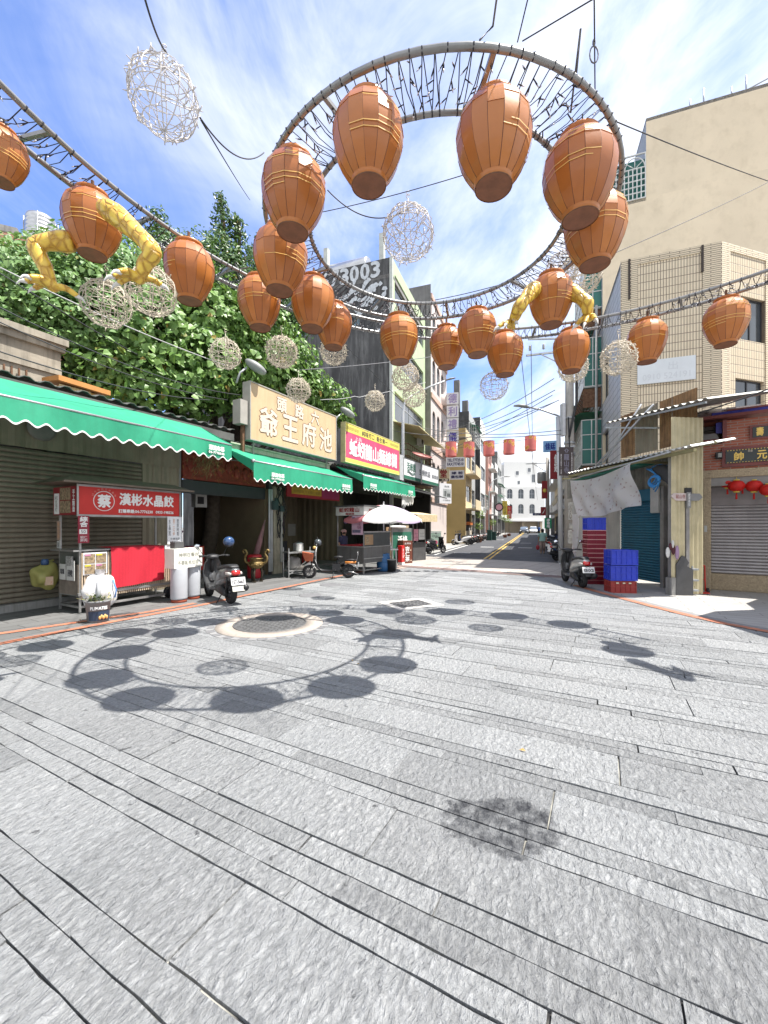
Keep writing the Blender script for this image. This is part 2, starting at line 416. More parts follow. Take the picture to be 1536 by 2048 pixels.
# right-hand pavement
lp = brickmat('pale_pavers', (.33, .32, .30), (.37, .36, .34), (.16, .155, .15), 1.1, .22, .008, .4, .8, .4, axis='xy')
rl = [gp(*p) for p in [(1150, 1171), (1185, 1181), (1240, 1196), (1300, 1212), (1380, 1232), (1450, 1248), (1536, 1264)]] + [Vector((6.6, 5.2, 0)), Vector((7.2, 3.0, 0))]
pr = MB(); M0 = Matrix.Translation((7, 9, 0)) @ Matrix.Rotation(R(-28), 4, 'Z'); Mi = M0.inverted()
pl = rl + [Vector((14, 3, 0)), Vector((14, 12, 0)), Vector((9.5, 16.0, 0)), Vector((5.35, 13.6, 0))]
pr.add([Mi @ Vector((p.x, p.y, .004)) for p in pl], [tuple(range(len(pl)))])
tag(pr.build('pavement', lp, None, M0), kind='structure')
tag(ribbon(rl, .17, .011).build('brick_line', redb), kind='structure')
gb = mat('grey_border', (.20, .20, .20), .8, var=.15, scale=12)
tag(ribbon([p + Vector((.17, .02, 0)) for p in rl], .16, .010).build('pavement_border', gb), kind='structure')
# crossing of square pavers, then the road
kx = Vector((.81, -.585, 0)); A0 = Vector((1.51, 15.9, 0)); B0 = Vector((2.35, 22.2, 0))
cp = brickmat('square_pavers', (.34, .31, .275), (.40, .36, .32), (.17, .16, .15), .62, .62, .012, 0, .8, .4, axis='xy')
Mx = Matrix.Translation(A0) @ Matrix.Rotation(math.atan2(-.585, .81), 4, 'Z')
def xq(p): return Mx.inverted() @ Vector((p.x, p.y, 0))
qs = [A0 - kx * 1.6, A0 + kx * 7.0, B0 + kx * 8.2, B0 - kx * 1.2]
m = MB(); m.add([(xq(p).x, xq(p).y, .006) for p in qs], [(0, 1, 2, 3)])
tag(m.build('crossing', cp, None, Mx), kind='structure')
bb = brickmat('brown_border', (.19, .125, .11), (.22, .15, .135), (.10, .09, .085), .2, .1, .008, .5, .8, .4, axis='xy')
m = MB(); m.T = None
m.add([(-1.6, .02, .011), (7.0, .02, .011), (7.0, .62, .011), (-1.6, .62, .011)], [(0, 1, 2, 3)])
tag(m.build('crossing_border', bb, None, Mx), kind='structure')
wl = mat('white_line', (.62, .62, .60), .7, var=.2, scale=9, spots=.4, spotc=(.2, .2, .2))
yl = mat('yellow_line', (.62, .40, .07), .7, var=.2, scale=9, spots=.3, spotc=(.2, .17, .1))
m = MB()
for i in range(34): m.box(-1.4 + i * .25, -1.4 + i * .25 + .15, .66, .72, .008, .0125)
tag(m.build('road_markings', wl, None, Mx), kind='structure')
asph = mat('asphalt', (.062, .064, .07), .85, var=.22, scale=1.2, bump=.5, bscale=160, spots=.25, spotc=(.09, .09, .09))
v3 = Vector((.342, .94, 0)); n3 = Vector((.94, -.342, 0)); RC = Vector((4.93, 19.9, 0))
def rc(s, o, z=0): return RC + v3 * s + n3 * o + Vector((0, 0, z))
def sof(P): return (P - RC).dot(v3)
tag(poly([B0 - kx * .3, B0 + kx * 7.1, rc(140, 3.6), rc(140, -3.35)], .004).build('road', asph), kind='structure')
conc = mat('street_concrete', (.30, .295, .28), .85, var=.2, scale=1.5, bump=.3, bscale=60, spots=.3, spotc=(.15, .15, .14))
tag(poly([rc(-1.5, -6.5), B0 - kx * .3, rc(140, -3.35), rc(140, -6.5)], .002).build('pavement', conc), kind='structure')
tag(poly([B0 + kx * 7.1, rc(-5.0, 7), rc(140, 7), rc(140, 3.6)], .002).build('pavement', conc), kind='structure')
m = MB()
def stripe(s0, s1, o, w): m.add([rc(s0, o - w / 2, .009), rc(s0, o + w / 2, .009), rc(s1, o + w / 2, .009), rc(s1, o - w / 2, .009)], [(0, 1, 2, 3)])
stripe(.6, 130, -.13, .10); stripe(.45, 130, .13, .10)
tag(m.build('road_markings', yl), kind='structure')
m = MB(); stripe(2.6, 130, -3.12, .12); stripe(-1.2, 130, 3.3, .12)
for s, o in [(4.6, -1.9), (12, 1.6), (12.2, -1.2), (21, 1.5), (30, -1.6)]:
    stripe(s, s + .45, o, 1.0)
tag(m.build('road_markings', wl), kind='structure')
# ---- covers and grates
iron = mat('cast_iron', (.15, .15, .15), .55, .5, var=.3, scale=14, bump=.3, bscale=50)
beige = mat('beige_terrazzo', (.33, .29, .25), .75, var=.15, scale=20, bump=.2, bscale=80)
c0 = gp(541, 1248)
r = thing('manhole_cover', 'round iron manhole cover set in a wide beige stone ring', 'manhole cover', c0)
m = MB(); m.lathe([(.60, .006), (.60, .018), (.575, .020), (.575, .008)], 56, capb=False, capt=False, mi=0)
for i in range(15):
    for j in range(15):
        x, y = (i - 7) * .075, (j - 7) * .075
        if x * x + y * y < .52 ** 2:
            if (i + j) % 2: m.box(x - .028, x + .028, y - .012, y + .012, .004, .014)
            else: m.box(x - .012, x + .012, y - .028, y + .028, .004, .014)
m.lathe([(.575, .004), (.575, .008), (.56, .008)], 56, capt=True)
m.build('lid', iron, r)
MB().lathe([(.87, .0), (.87, .009), (.60, .009), (.60, 0)], 64, capb=False, capt=False).build('stone_ring', beige, r)
m = MB()
for k in range(44):
    a = 2 * math.pi * k / 44
    m.T = Matrix.Rotation(a, 4, 'Z'); m.box(.885, .985 + .012 * (k % 3), -.058, .058, -.01, .0055, mi=k % 2)
m.T = None
m.build('cobble_edge', [mat('dark_cobble', (.15, .15, .155), .8), mat('pale_cobble', (.22, .22, .22), .8)], r)
def rect_grate(px, py, w, d, rz, name, label, frame_m, wf, nbar, z=.007):
    r = thing(name, label, 'drain cover', gp(px, py), rz)
    m = MB()
    m.box(-w / 2 - wf, w / 2 + wf, -d / 2 - wf, -d / 2, 0, z + .004); m.box(-w / 2 - wf, w / 2 + wf, d / 2, d / 2 + wf, 0, z + .004)
    m.box(-w / 2 - wf, -w / 2, -d / 2, d / 2, 0, z + .004); m.box(w / 2, w / 2 + wf, -d / 2, d / 2, 0, z + .004)
    m.build('frame', frame_m, r)
    m = MB(); m.box(-w / 2, w / 2, -d / 2, d / 2, 0, z)
    for i in range(nbar): 
        x = -w / 2 + (i + .5) * w / nbar; m.box(x - w / nbar * .3, x + w / nbar * .3, -d / 2 + .03, d / 2 - .03, z, z + .008)
    for j in range(4):
        y = -d / 2 + (j + .5) * d / 4; m.box(-w / 2 + .02, w / 2 - .02, y - .014, y + .014, z, z + .011)
    m.build('grating', iron, r); return r
pale = mat('pale_stone', (.48, .46, .43), .75, var=.12, scale=10)
rect_grate(821, 1208, .78, .62, R(28), 'drain_cover', 'square iron grate in a pale stone frame on the grey paving', pale, .15, 9)
rect_grate(1037, 1147, .95, .42, R(-36), 'drain_cover', 'pale barred drain grate at the edge of the street crossing', pale, .03, 8)
rect_grate(778, 1136, .9, .5, R(28), 'drain_cover', 'flat iron cover in a pinkish frame beside the black bucket', mat('pink_stone', (.44, .33, .28), .8), .14, 10)
for px, py, rad, lab in [(621, 1191, .26, 'small worn round cover in the paving between scooter and grate'), (661, 1170, .3, 'small worn round cover just in front of the electric bicycle')]:
    r = thing('utility_cover', lab, 'utility cover', gp(px, py))
    MB().lathe([(rad, .0), (rad, .0075), (rad * .9, .009), (rad * .88, .0075)], 28, capb=False).build('lid', mat('worn_cover', (.15, .15, .155), .7, var=.2, scale=20, bump=.3, bscale=70), r)
# small litter: dry leaves
lm = mat('dry_leaf', (.50, .33, .12), .8, var=.3, scale=30)
m = MB(); rng = random.Random(5)
for px, py in [(716, 1329), (705, 1322), (160, 1240), (362, 1205), (1045, 1503)]:
    p = gp(px, py); a = rng.uniform(0, 6); s = rng.uniform(.015, .03)
    d = Vector((math.cos(a), math.sin(a), 0)); e = Vector((-d.y, d.x, 0)); u = Vector((0, 0, .012))
    m.add([p - d * s + u * .5, p - e * s * .4 + u, p + d * s + u, p + e * s * .4 + u * 1.8], [(0, 1, 2, 3)])
tag(m.build('fallen_leaves', lm), kind='stuff')
# ================================================================== helpers for buildings
glass = mat('window_glass', (.05, .06, .07), .08, var=.2, scale=.6, spec=.8)
glassb = mat('bluish_glass', (.16, .26, .32), .12, var=.15, scale=.6, spec=.8)
alu = mat('aluminium', (.45, .46, .47), .4, .7, var=.1)
darkalu = mat('dark_frame', (.05, .05, .055), .45, .3, var=.1)
whitep = mat('white_paint', (.72, .72, .70), .5, var=.08, scale=3, streak=.25)
blackm = mat('black_plastic', (.018, .018, .02), .45, var=.1)
steel = mat('stainless_steel', (.50, .50, .50), .3, .85, var=.12, scale=3)
galv = mat('galvanised_metal', (.36, .37, .38), .45, .6, var=.2, scale=6)
rust = mat('rusty_steel', (.16, .085, .05), .85, .2, var=.4, scale=10, bump=.2)
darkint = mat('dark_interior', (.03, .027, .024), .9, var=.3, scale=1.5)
conc2 = mat('bare_concrete', (.24, .235, .225), .9, var=.22, scale=2, bump=.3, bscale=30, streak=.5)
def facade_mesh(w, z0, z1, ops, dep=.16, mi=0, ri=0):
    m = MB(); xs = sorted({0, w, *[o[0] for o in ops], *[o[1] for o in ops]}); zs = sorted({z0, z1, *[o[2] for o in ops], *[o[3] for o in ops]})
    for i in range(len(xs) - 1):
        for j in range(len(zs) - 1):
            xm, zm = (xs[i] + xs[i + 1]) / 2, (zs[j] + zs[j + 1]) / 2
            if any(o[0] < xm < o[1] and o[2] < zm < o[3] for o in ops): continue
            m.quad((xs[i], 0, zs[j]), (xs[i + 1], 0, zs[j]), (xs[i + 1], 0, zs[j + 1]), (xs[i], 0, zs[j + 1]), mi)
    for a, b, c, d in ops:
        m.quad((a, 0, c), (a, dep, c), (a, dep, d), (a, 0, d), ri); m.quad((b, 0, c), (b, 0, d), (b, dep, d), (b, dep, c), ri)
        m.quad((a, 0, d), (a, dep, d), (b, dep, d), (b, 0, d), ri); m.quad((a, 0, c), (b, 0, c), (b, dep, c), (a, dep, c), ri)
    return m
def Mpp(root, p0, p1, z=0):
    d = Vector(p1) - Vector(p0); return Matrix.Translation(Vector((p0[0], p0[1], z)) - root.location) @ Matrix.Rotation(math.atan2(d.y, d.x), 4, 'Z')
def window(root, M, a, b, c, d, fm, gm, dep=.13, mull=1, rail=0, name='window', fw=.05):
    m = MB(); y0, y1 = dep - .03, dep + .03
    m.box(a, a + fw, y0, y1, c, d); m.box(b - fw, b, y0, y1, c, d); m.box(a + fw, b - fw, y0, y1, d - fw, d); m.box(a + fw, b - fw, y0, y1, c, c + fw)
    for i in range(mull):
        x = a + (b - a) * (i + 1) / (mull + 1); m.box(x - fw / 2, x + fw / 2, y0, y1, c + fw, d - fw)
    if rail: m.box(a + fw, b - fw, y0 + .004, y1 - .004, c + (d - c) * rail - fw / 2, c + (d - c) * rail + fw / 2)
    o = m.build(name, fm, root, M)
    MB().box(a + .01, b - .01, dep - .004, dep + .004, c + .01, d - .01).build('pane', gm, o)
    return o
def wallface(root, p0, p1, z0, z1, m, ops=(), wins=(), fm=None, gm=None, mull=1, rail=0, dep=.16, name='wall'):
    M = Mpp(root, p0, p1); w = (Vector(p1) - Vector(p0)).length
    allo = list(ops) + list(wins)
    facade_mesh(w, z0, z1, allo, dep).build(name, m, root, M)
    for o in wins: window(root, M, *o, fm or darkalu, gm or glass, mull=mull, rail=rail)
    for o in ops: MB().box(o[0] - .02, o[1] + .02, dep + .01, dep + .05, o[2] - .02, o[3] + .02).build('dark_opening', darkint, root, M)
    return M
def ac_unit(root, M, x, z, y=-.35, s=1):
    m = MB(); m.box(x, x + .8 * s, y, y + .3, z, z + .55 * s)
    m.box(x + .05, x + .1, y + .3, 0.02, z - .03, z); m.box(x + .7 * s, x + .7 * s + .05, y + .3, .02, z - .03, z)
    o = m.build('air_conditioner', whitep, root, M)
    f = MB(); f.T = Matrix.Translation((x + .3 * s, y - .012, z + .28 * s)) @ Matrix.Rotation(R(90), 4, 'X')
    f.lathe([(.22 * s, 0), (.22 * s, .01), (.17 * s, .012), (.05 * s, .012)], 16); f.build('fan_grille', darkalu, o)
def cage(root, M, a, b, c, d, out, m, nx=6, nz=4, roofm=None, panel=None):
    k = MB(); r = .016
    for i in range(nx + 1):
        x = a + (b - a) * i / nx; k.box(x - r, x + r, -out - r, -out + r, c, d)
    for i in range(nz + 1):
        z = c + (d - c) * i / nz; k.box(a, b, -out - r - .003, -out + r + .003, z - r, z + r)
        for x in (a, b): k.box(x - r, x + r, -out, 0, z - r - .002, z + r + .002)
    for j in range(1, 3):
        for x in (a, b): k.box(x - r - .002, x + r + .002, -out * j / 3 - r, -out * j / 3 + r, c, d)
    k.box(a, b, -out, 0, c - .05, c - .02)
    o = k.build('window_cage', m, root, M)
    if roofm:
        q = MB(); q.hexa([(a - .05, -out - .25, d - .18), (b + .05, -out - .25, d - .18), (b + .05, 0, d + .12), (a - .05, 0, d + .12)],
                         [(a - .05, -out - .25, d - .16), (b + .05, -out - .25, d - .16), (b + .05, 0, d + .15), (a - .05, 0, d + .15)])
        q.build('cage_roof', roofm, o)
    return o
# ================================================================== left-hand row of shops
shut_m = mat('shutter_beige', (.19, .165, .125), .55, .2, var=.18, scale=2, streak=.45, streakc=(.10, .08, .06))
corrb = mat('beige_sheet', (.23, .20, .145), .6, .1, var=.16, scale=2, streak=.4, streakc=(.13, .09, .06))
roofm = mat('dark_roof_sheet', (.10, .10, .095), .7, .1, var=.3, scale=2, bump=.15)
beigew = mat('beige_interior_wall', (.15, .115, .07), .8, var=.12, scale=1.5)
def troot(name, label, cat, t, q=0, z=0, group=None, fr=None):
    fr = fr or ROW; return thing(name, label, cat, fr.w(t, q, z), fr.a, group)
# --- shuttered shop
r = troot('shuttered_shop', 'low shop closed by a wide beige roller shutter behind the red food cart', 'shop', 0)
MB().shutter(-6.5, 2.72, .16, 3.18, 0, .095, .03).build('roller_shutter', shut_m, r)
m = MB(); m.corr(2.76, 3.72, 0, 3.3, 0, .24, .035); m.corr(-6.5, 3.72, 3.2, 4.15, -.03, .36, .03); m.box(2.70, 2.78, -.05, .05, 0, 3.2)
m.build('sheet_metal_wall', corrb, r)
MB().box(-6.5, 2.72, -.12, .3, 0, .15).build('threshold', conc2, r)
m = MB(); m.box(3.66, 3.8, .02, 5.2, 0, 4.1); m.box(-6.5, 3.7, 5.0, 5.2, 0, 4.6); m.build('wall', conc2, r)
m = MB(); m.roofsheet((-6.5, -1.3, 4.16), (4.45, -1.3, 4.22), (4.45, 5.2, 5.0), (-6.5, 5.2, 5.0), .3, .05); m.box(-6.5, 4.45, -1.28, -1.2, 3.95, 4.14); m.build('roof', roofm, r)
# loudspeaker-like round fan on the wall
m = MB(); m.T = Matrix.Translation((.62, -.06, 3.62)) @ Matrix.Rotation(R(90), 4, 'X'); m.lathe([(.24, 0), (.25, .03), (.2, .05), (.1, .06)], 18); m.build('vent_fan', mat('dusty_grey', (.17, .165, .15), .8), r)
# --- temple shop
redgold = mat('red_gold_carving', (.20, .035, .02), .6, var=.3, scale=8, spots=.8, spotc=(.34, .17, .03), bump=.5, bscale=25)
r = troot('open_shrine_shop', 'open shrine shop with dark interior and carved red and gold valance', 'shop', 3.8)
m = MB(); m.box(3.1, 3.22, -.0, 3.6, 0, 3.9); m.box(.62 + 2.52, 3.32, -.1, 1.5, 0, 2.9); m.build('side_wall', beigew, r)
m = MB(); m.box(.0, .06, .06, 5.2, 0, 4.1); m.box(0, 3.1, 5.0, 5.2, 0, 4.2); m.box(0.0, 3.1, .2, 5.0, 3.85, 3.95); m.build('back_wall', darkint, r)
MB().box(0, 3.4, .0, 5.0, 0, .14).build('floor_slab', mat('shop_floor', (.14, .13, .12), .7), r)
m = MB(); m.box(0.02, 3.1, -.02, .1, 2.95, 3.75)
for i in range(9): m.ell((.25 + i * .33, -.03, 3.35 + .08 * math.sin(i * 2)), (.13, .05, .2), 8, 6)
for i in range(3): m.box(.02, 3.1, -.06, -.02, 2.98 + i * .34, 3.03 + i * .34)
m.build('carved_valance', redgold, r)
m = MB(); m.box(0, 3.1, -.03, .05, 2.55, 2.92); m.box(3.16, 3.3, -.14, 0, 0, 3.2); m.build('shutter_box', darkalu, r)
MB().corr(3.12, 3.32, .1, 2.9, -.16, .1, .01).build('shutter_rail', alu, r)
m = MB(); m.box(.75, 2.1, 4.0, 4.9, .14, 1.1); m.build('altar', mat('dark_wood', (.09, .045, .025), .5, var=.3, scale=6), r)
m = MB()
for i in range(11): m.box(.15 + .28 * i, .4 + .28 * i, 4.8, 4.84, 1.4, 2.5)
m.build('back_panel', mat('dim_panel', (.10, .075, .05), .7), r)
m = MB(); m.roofsheet((.6, -1.05, 3.98), (5.7, -1.05, 3.98), (5.7, 5.2, 4.9), (.6, 5.2, 4.9), .3, .04); m.build('roof', roofm, r)
pg = mat('pale_green_paint', (.42, .47, .35), .65, var=.12, scale=2, streak=.4, streakc=(.16, .16, .10))
m = MB(); m.box(.7, 5.4, -1.04, -.98, 3.72, 3.93); m.box(.7, 5.4, -1.1, -.9, 3.93, 3.97); m.build('fascia_beam', pg, r)
r = troot('altar_table', 'red altar table with gold embroidered cloth inside the shrine shop', 'altar table', 4.1, -1.1, .14)
m = MB(); m.box(0, 1.25, 0, .55, .8, .86); [m.box(x, x + .06, y, y + .06, 0, .8) for x in (.02, 1.17) for y in (.02, .47)]; m.build('table', mat('dark_wood'), r)
clm = mat('embroidered_red', (.42, .03, .025), .7, var=.1, scale=5, spots=.8, spotc=(.45, .26, .05))
m = MB(); m.box(-.02, 1.27, -.02, .57, .862, .875); m.quad((-.02, -.022, .12), (1.27, -.022, .12), (1.27, -.022, .87), (-.02, -.022, .87)); m.build('cloth', clm, r)
m = MB(); rng = random.Random(2)
r = thing('flower_vase', 'vase of dim purple flowers on the red altar table', 'vase', ROW.w(4.45, -1.35, 1.02), ROW.a)
MB().lathe([(.06, 0), (.09, .1), (.05, .22), (.07, .26)], 12).build('vase', mat('vase_white', (.4, .38, .36), .3), r)
for k in range(26): m.ell((rng.gauss(0, .12), rng.gauss(0, .1), .42 + rng.gauss(0, .1)), (.045, .045, .04), 6, 4, mi=k % 3)
m.build('flowers', [mat('flower_purple', (.20, .05, .16), .8), mat('flower_green', (.05, .10, .03), .8), mat('flower_yellow', (.35, .22, .06), .8)], r)
r = thing('scroll_banner', 'small red paper banners hanging in the shrine doorway', 'banner', ROW.w(4.05, -.9, 1.75), ROW.a)
MB().box(0, .16, 0, .01, 0, .65).box(.2, .36, .05, .06, .15, .8).build('paper', mat('red_paper', (.42, .03, .025), .7), r)
r = thing('wall_clock_box', 'white box with dark screen on the shrine wall', 'meter box', ROW.w(5.15, -1.2, 2.25), ROW.a)
MB().box(0, .42, 0, .2, 0, .42).build('case', mat('dim_white', (.4, .4, .38), .5), r); MB().box(.07, .30, -.01, 0, .1, .33).build('screen', blackm, r)
# dried plants hanging under the big awning
dry = mat('dried_plant', (.20, .17, .07), .9, var=.3, scale=20, island=.4)
r = thing('dried_plant_bunch', 'bunch of dried brown plants hanging beneath the large awning', 'dried plants', ROW.w(4.15, .55, 3.55), ROW.a)
m = MB(); rng = random.Random(9)
for k in range(260):
    a = rng.gauss(0, .26); b = rng.gauss(0, .12); z = -abs(rng.gauss(0, .22)); d = Vector((rng.gauss(0, .10), rng.gauss(0, .06), -rng.uniform(.06, .2)))
    p = Vector((a, b, z)); e = Vector((.012, .006, 0)); m.add([p - e, p + e, p + d], [(0, 1, 2)])
m.build('stems', dry, r)
# --- pillar between the two shops, with meters and wires
r = troot('street_pillar', 'weathered concrete pillar with meters and tangled wires between two shops', 'pillar', 7.15)
MB().box(0, .42, -.18, .3, 0, 3.0).build('pillar', mat('stained_plaster', (.33, .29, .22), .85, var=.25, scale=3, streak=.6), r, bevel=.01)
m = MB(); m.box(.02, .16, -.26, -.18, 2.3, 2.6); m.box(.22, .40, -.3, -.18, 2.15, 2.35); m.box(-.1, .1, -.3, -.18, 2.2, 2.5); m.build('meter', mat('dark_teal_box', (.04, .07, .07), .5), r)
m = MB(); rng = random.Random(4)
for k in range(9):
    x = rng.uniform(.1, .45); m.tube([(x + rng.gauss(0, .05), -.2 - rng.uniform(0, .12), 3.0 - .22 * j) for j in range(9)], .012, 5)
m.build('wire', blackm, r)
m = MB(); m.box(.3, .38, -.24, -.18, .4, 2.3); m.build('conduit', mat('old_pipe', (.35, .34, .32), .6), r)
# --- noodle shop
r = troot('noodle_shop', 'open noodle shop with beige inner walls behind the electric bicycle', 'shop', 7.6)
m = MB(); m.corr(0, 7.2, .1, 3.6, 2.6, .32, .02); m.T = Matrix.Rotation(R(-90), 4, 'Z'); m.corr(-5, 0, .1, 3.6, 4.1, .32, .02); m.T = None
m.build('inner_wall', mat('inner_sheet', (.19, .155, .10), .6, var=.15, scale=1.5, streak=.3), r)
m = MB(); m.box(0, 7.2, 0, 5, 3.55, 3.65); m.box(0, 7.2, .02, .12, 3.2, 4.0); m.box(4.4, 7.4, 1.2, 1.3, 0, 3.6); m.build('ceiling', darkint, r)
MB().box(0, 7.2, 0, 5, 0, .10).build('floor_slab', mat('shop_floor'), r)
m = MB(); m.roofsheet((1.9, -1.0, 4.05), (7.3, -1.0, 4.0), (7.3, 5.2, 4.8), (1.9, 5.2, 4.9), .25, .04); m.build('roof', roofm, r)
m = MB()
for i in range(5): m.box(.2 + i * .8, .2 + i * .8 + .5, 2.54, 2.57, 1.2 + .3 * (i % 2), 1.75 + .3 * (i % 2), mi=i % 3)
m.build('wall_notice', [mat('notice_purple', (.20, .07, .16), .7), mat('notice_white', (.35, .33, .30), .7), mat('notice_dark', (.03, .03, .05), .6)], r)
r = troot('banner_board', 'yellow and crimson banner board hung across the noodle shop front', 'banner', 7.95, .06, 2.72)
m = MB(); m.box(0, 3.35, 0, .05, 0, .85, 0); m.box(.25, 2.05, -.006, 0, .12, .85, 1); m.box(2.1, 3.3, -.006, 0, .05, .85, 2)
for i in range(4):
    m.text('吉祥如意 平安順利 福壽康寧 財源廣進'[i:i + 12], 1.15, .23 + i * .17, 1.6, .11, -.009, 3)
m.build('board', [mat('banner_red', (.33, .02, .03), .6), mat('banner_gold', (.45, .26, .03), .6), mat('banner_crimson', (.30, .02, .09), .6), mat('banner_ochre', (.25, .11, .02), .6)], r)
# --- drink shop at the end of the row
r = troot('drink_shop', 'dark drink shop front below the white and green signboard', 'shop', 14.8)
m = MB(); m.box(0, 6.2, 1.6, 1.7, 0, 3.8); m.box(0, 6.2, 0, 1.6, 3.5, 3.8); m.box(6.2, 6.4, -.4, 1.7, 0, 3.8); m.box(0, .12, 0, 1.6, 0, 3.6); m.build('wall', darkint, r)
m = MB()
for i in range(6): m.box(.3 + i, 1.15 + i, 1.52, 1.58, .3, 2.6)
m.build('door_panel', mat('brown_glass', (.07, .06, .05), .2), r)
m = MB(); m.hexa([(-.1, -1.5, 3.5), (6.3, -1.5, 3.35), (6.3, 0, 3.9), (-.1, 0, 3.9)], [(-.1, -1.5, 3.54), (6.3, -1.5, 3.39), (6.3, 0, 3.94), (-.1, 0, 3.94)]); m.build('awning_sheet', mat('black_awning', (.03, .03, .03), .8), r)
# roof-edge: upper storey seen behind the drink shop sign
# --- awnings
green = mat('awning_green', (.035, .345, .20), .6, var=.16, scale=1.2, streak=.22, streakc=(.03, .16, .10), trans=.22, bump=.35, bscale=4)
awhite = mat('awning_white', (.75, .75, .73), .6, var=.05)
def awning(t0, t1, qb, zb, qf, zf, zbot, label, nwave, marks):
    r = troot('awning', label, 'awning', t0, qf, 0, 'green scalloped awnings over the shop fronts')
    w = t1 - t0; d = qf - qb; m = MB(); n = 40; rng = random.Random(len(label))
    vs = []
    for j in range(5):
        for i in range(n + 1):
            k = j / 4; sag = -.05 * math.sin(math.pi * k) * (1 + .4 * math.sin(i * .9))
            vs.append((w * i / n, d * (1 - k), zb + (zf - zb) * k + sag))
    m.add(vs, [(j * (n + 1) + i, (j + 1) * (n + 1) + i, (j + 1) * (n + 1) + i + 1, j * (n + 1) + i + 1) for j in range(4) for i in range(n)], 0, True)
    m.add([(0, d, zb), (0, 0, zf), (0, 0, zf - .28), (0, d * .45, zb + (zf - zb) * .5 - .22)], [(0, 1, 2, 3)]); m.add([(w, d, zb), (w, 0, zf), (w, 0, zf - .28), (w, d * .45, zb + (zf - zb) * .5 - .22)], [(3, 2, 1, 0)])
    m.build('canopy', green, r)
    m = MB(); N_ = nwave * 12; vs = []; zedge = []
    for i in range(N_ + 1):
        x = w * i / N_; ph = (i / 12) % 1
        z = zbot + .075 * (0.5 + .5 * math.cos(2 * math.pi * ph)) ** 1.0; y = -.012 + .02 * math.sin(x * 2.3) + .012 * math.sin(x * 7)
        zedge.append((x, y, z)); vs += [(x, 0, zf), (x, y * .6, (z + zf) / 2), (x, y, z)]
    m.add(vs, [(3 * i, 3 * i + 1, 3 * i + 4, 3 * i + 3) for i in range(N_)] + [(3 * i + 1, 3 * i + 2, 3 * i + 5, 3 * i + 4) for i in range(N_)], 0, True)
    for x, mw in marks:
        m.text('漂流布幕', x, zbot + .235, mw, .11, -.05, 1, bold=.006); m.text('▮▮▮▮▮▮', x, zbot + .26, mw, .0001, -.05, 1)
        m.text('04-7778500', x, zbot + .13, mw, .05, -.05, 1, bold=.003)
    m.build('valance', [green, awhite], r)
    m = MB(); vs = []
    m.add([q for x, y, z in zedge for q in ((x, y - .004, z - .012), (x, y - .004, z + .016))], [(2 * i, 2 * i + 2, 2 * i + 3, 2 * i + 1) for i in range(N_)], 0, True); m.build('scalloped_trim', awhite, r)
    m = MB(); m.rod((0, .01, zf - .02), (w, .01, zf - .02), .022, 8); 
    for x in (.25, w / 2, w - .25): m.beam((x, 0.02, zf - .03), (x, d, zb - .35), .018)
    m.rod((-.04, .0, zf - .02), (.02, .0, zf - .02), .045, 10)
    m.build('frame', alu, r); return r
awning(-5.5, 3.42, 1.28, 4.1, 2.35, 3.58, 3.17, 'longest green awning, over the shuttered shop behind the food cart', 34, [(8.45, .42)])
awning(4.25, 8.95, 1.0, 3.82, 2.2, 3.34, 2.80, 'green awning with two white marks below the tan signboard', 18, [(.85, .5), (4.25, .5)])
awning(9.72, 14.5, .95, 3.98, 2.2, 3.57, 3.0, 'green awning under the pink and yellow signboard, above the parasol', 18, [(.7, .5), (4.2, .5)])
m = MB(); n = 24
r = troot('torn_cloth', 'torn white cloth hanging below the end of the green awning', 'cloth', 13.3, 2.1, 2.9)
vs = []
rng = random.Random(8)
for i in range(n + 1):
    x = 1.25 * i / n; z = -.12 - .28 * abs(math.sin(i * .8)) * rng.uniform(.4, 1); vs += [(x, 0, .16), (x, .02 * math.sin(i), z * .5), (x, .03 * math.sin(i * 1.7), z)]
m.add(vs, [(3 * i + k, 3 * i + k + 1, 3 * i + k + 4, 3 * i + k + 3) for i in range(n) for k in (0, 1)], 0, True); m.build('cloth', mat('white_cloth', (.7, .7, .68), .8, trans=.3), r)
# --- signboards
def board(r, w, h, d, face, edge=None, lip=.03, back=None):
    m = MB(); m.box(0, w, .004, d, 0, h); m.build('sign_box', back or edge, r)
    m = MB(); m.box(-lip, 0, -.02, d, -lip, h + lip); m.box(w, w + lip, -.02, d, -lip, h + lip); m.box(0, w, -.02, d, -lip, 0); m.box(0, w, -.02, d, h, h + lip); m.build('border', edge, r)
tan = mat('sign_tan', (.52, .38, .23), .55, var=.08, scale=1.2, streak=.35, streakc=(.34, .22, .11), stscale=(4, 4, .5))
cream = mat('letter_cream', (.62, .52, .42), .6, var=.05); brown = mat('letter_brown', (.13, .055, .03), .6)
r = troot('shop_sign', 'wide tan signboard with outlined temple lettering on the left roofs', 'signboard', 5.0, 1.32, 4.12)
W_, H_ = 4.2, 1.6
board(r, W_, H_, .28, None, mat('grey_sign_edge', (.33, .31, .28), .6, var=.1), .03)
m = MB(); m.box(0, W_, -.004, .003, 0, H_, 0)
for i, ch in enumerate('爺王府池'):
    cx = .72 + i * .95; m.text(ch, cx, .62, .72, .78, -.008, 1, bold=.044); m.text(ch, cx, .62, .72, .78, -.014, 2, bold=.024)
for i, ch in enumerate('頭路六'):
    cx = 1.28 + i * .83; m.text(ch, cx, 1.27, .42, .42, -.008, 1, bold=.032); m.text(ch, cx, 1.27, .42, .42, -.014, 2, bold=.016)
m.build('sign_face', [tan, brown, cream], r)
m = MB(); m.beam((.3, .2, -.9), (.3, .2, .0), .03); m.beam((3.9, .2, -.9), (3.9, .2, 0), .03); m.box(-.32, -.06, .05, .35, .38, 1.05, 0); m.build('bracket', mat('grey_sign_edge'), r)
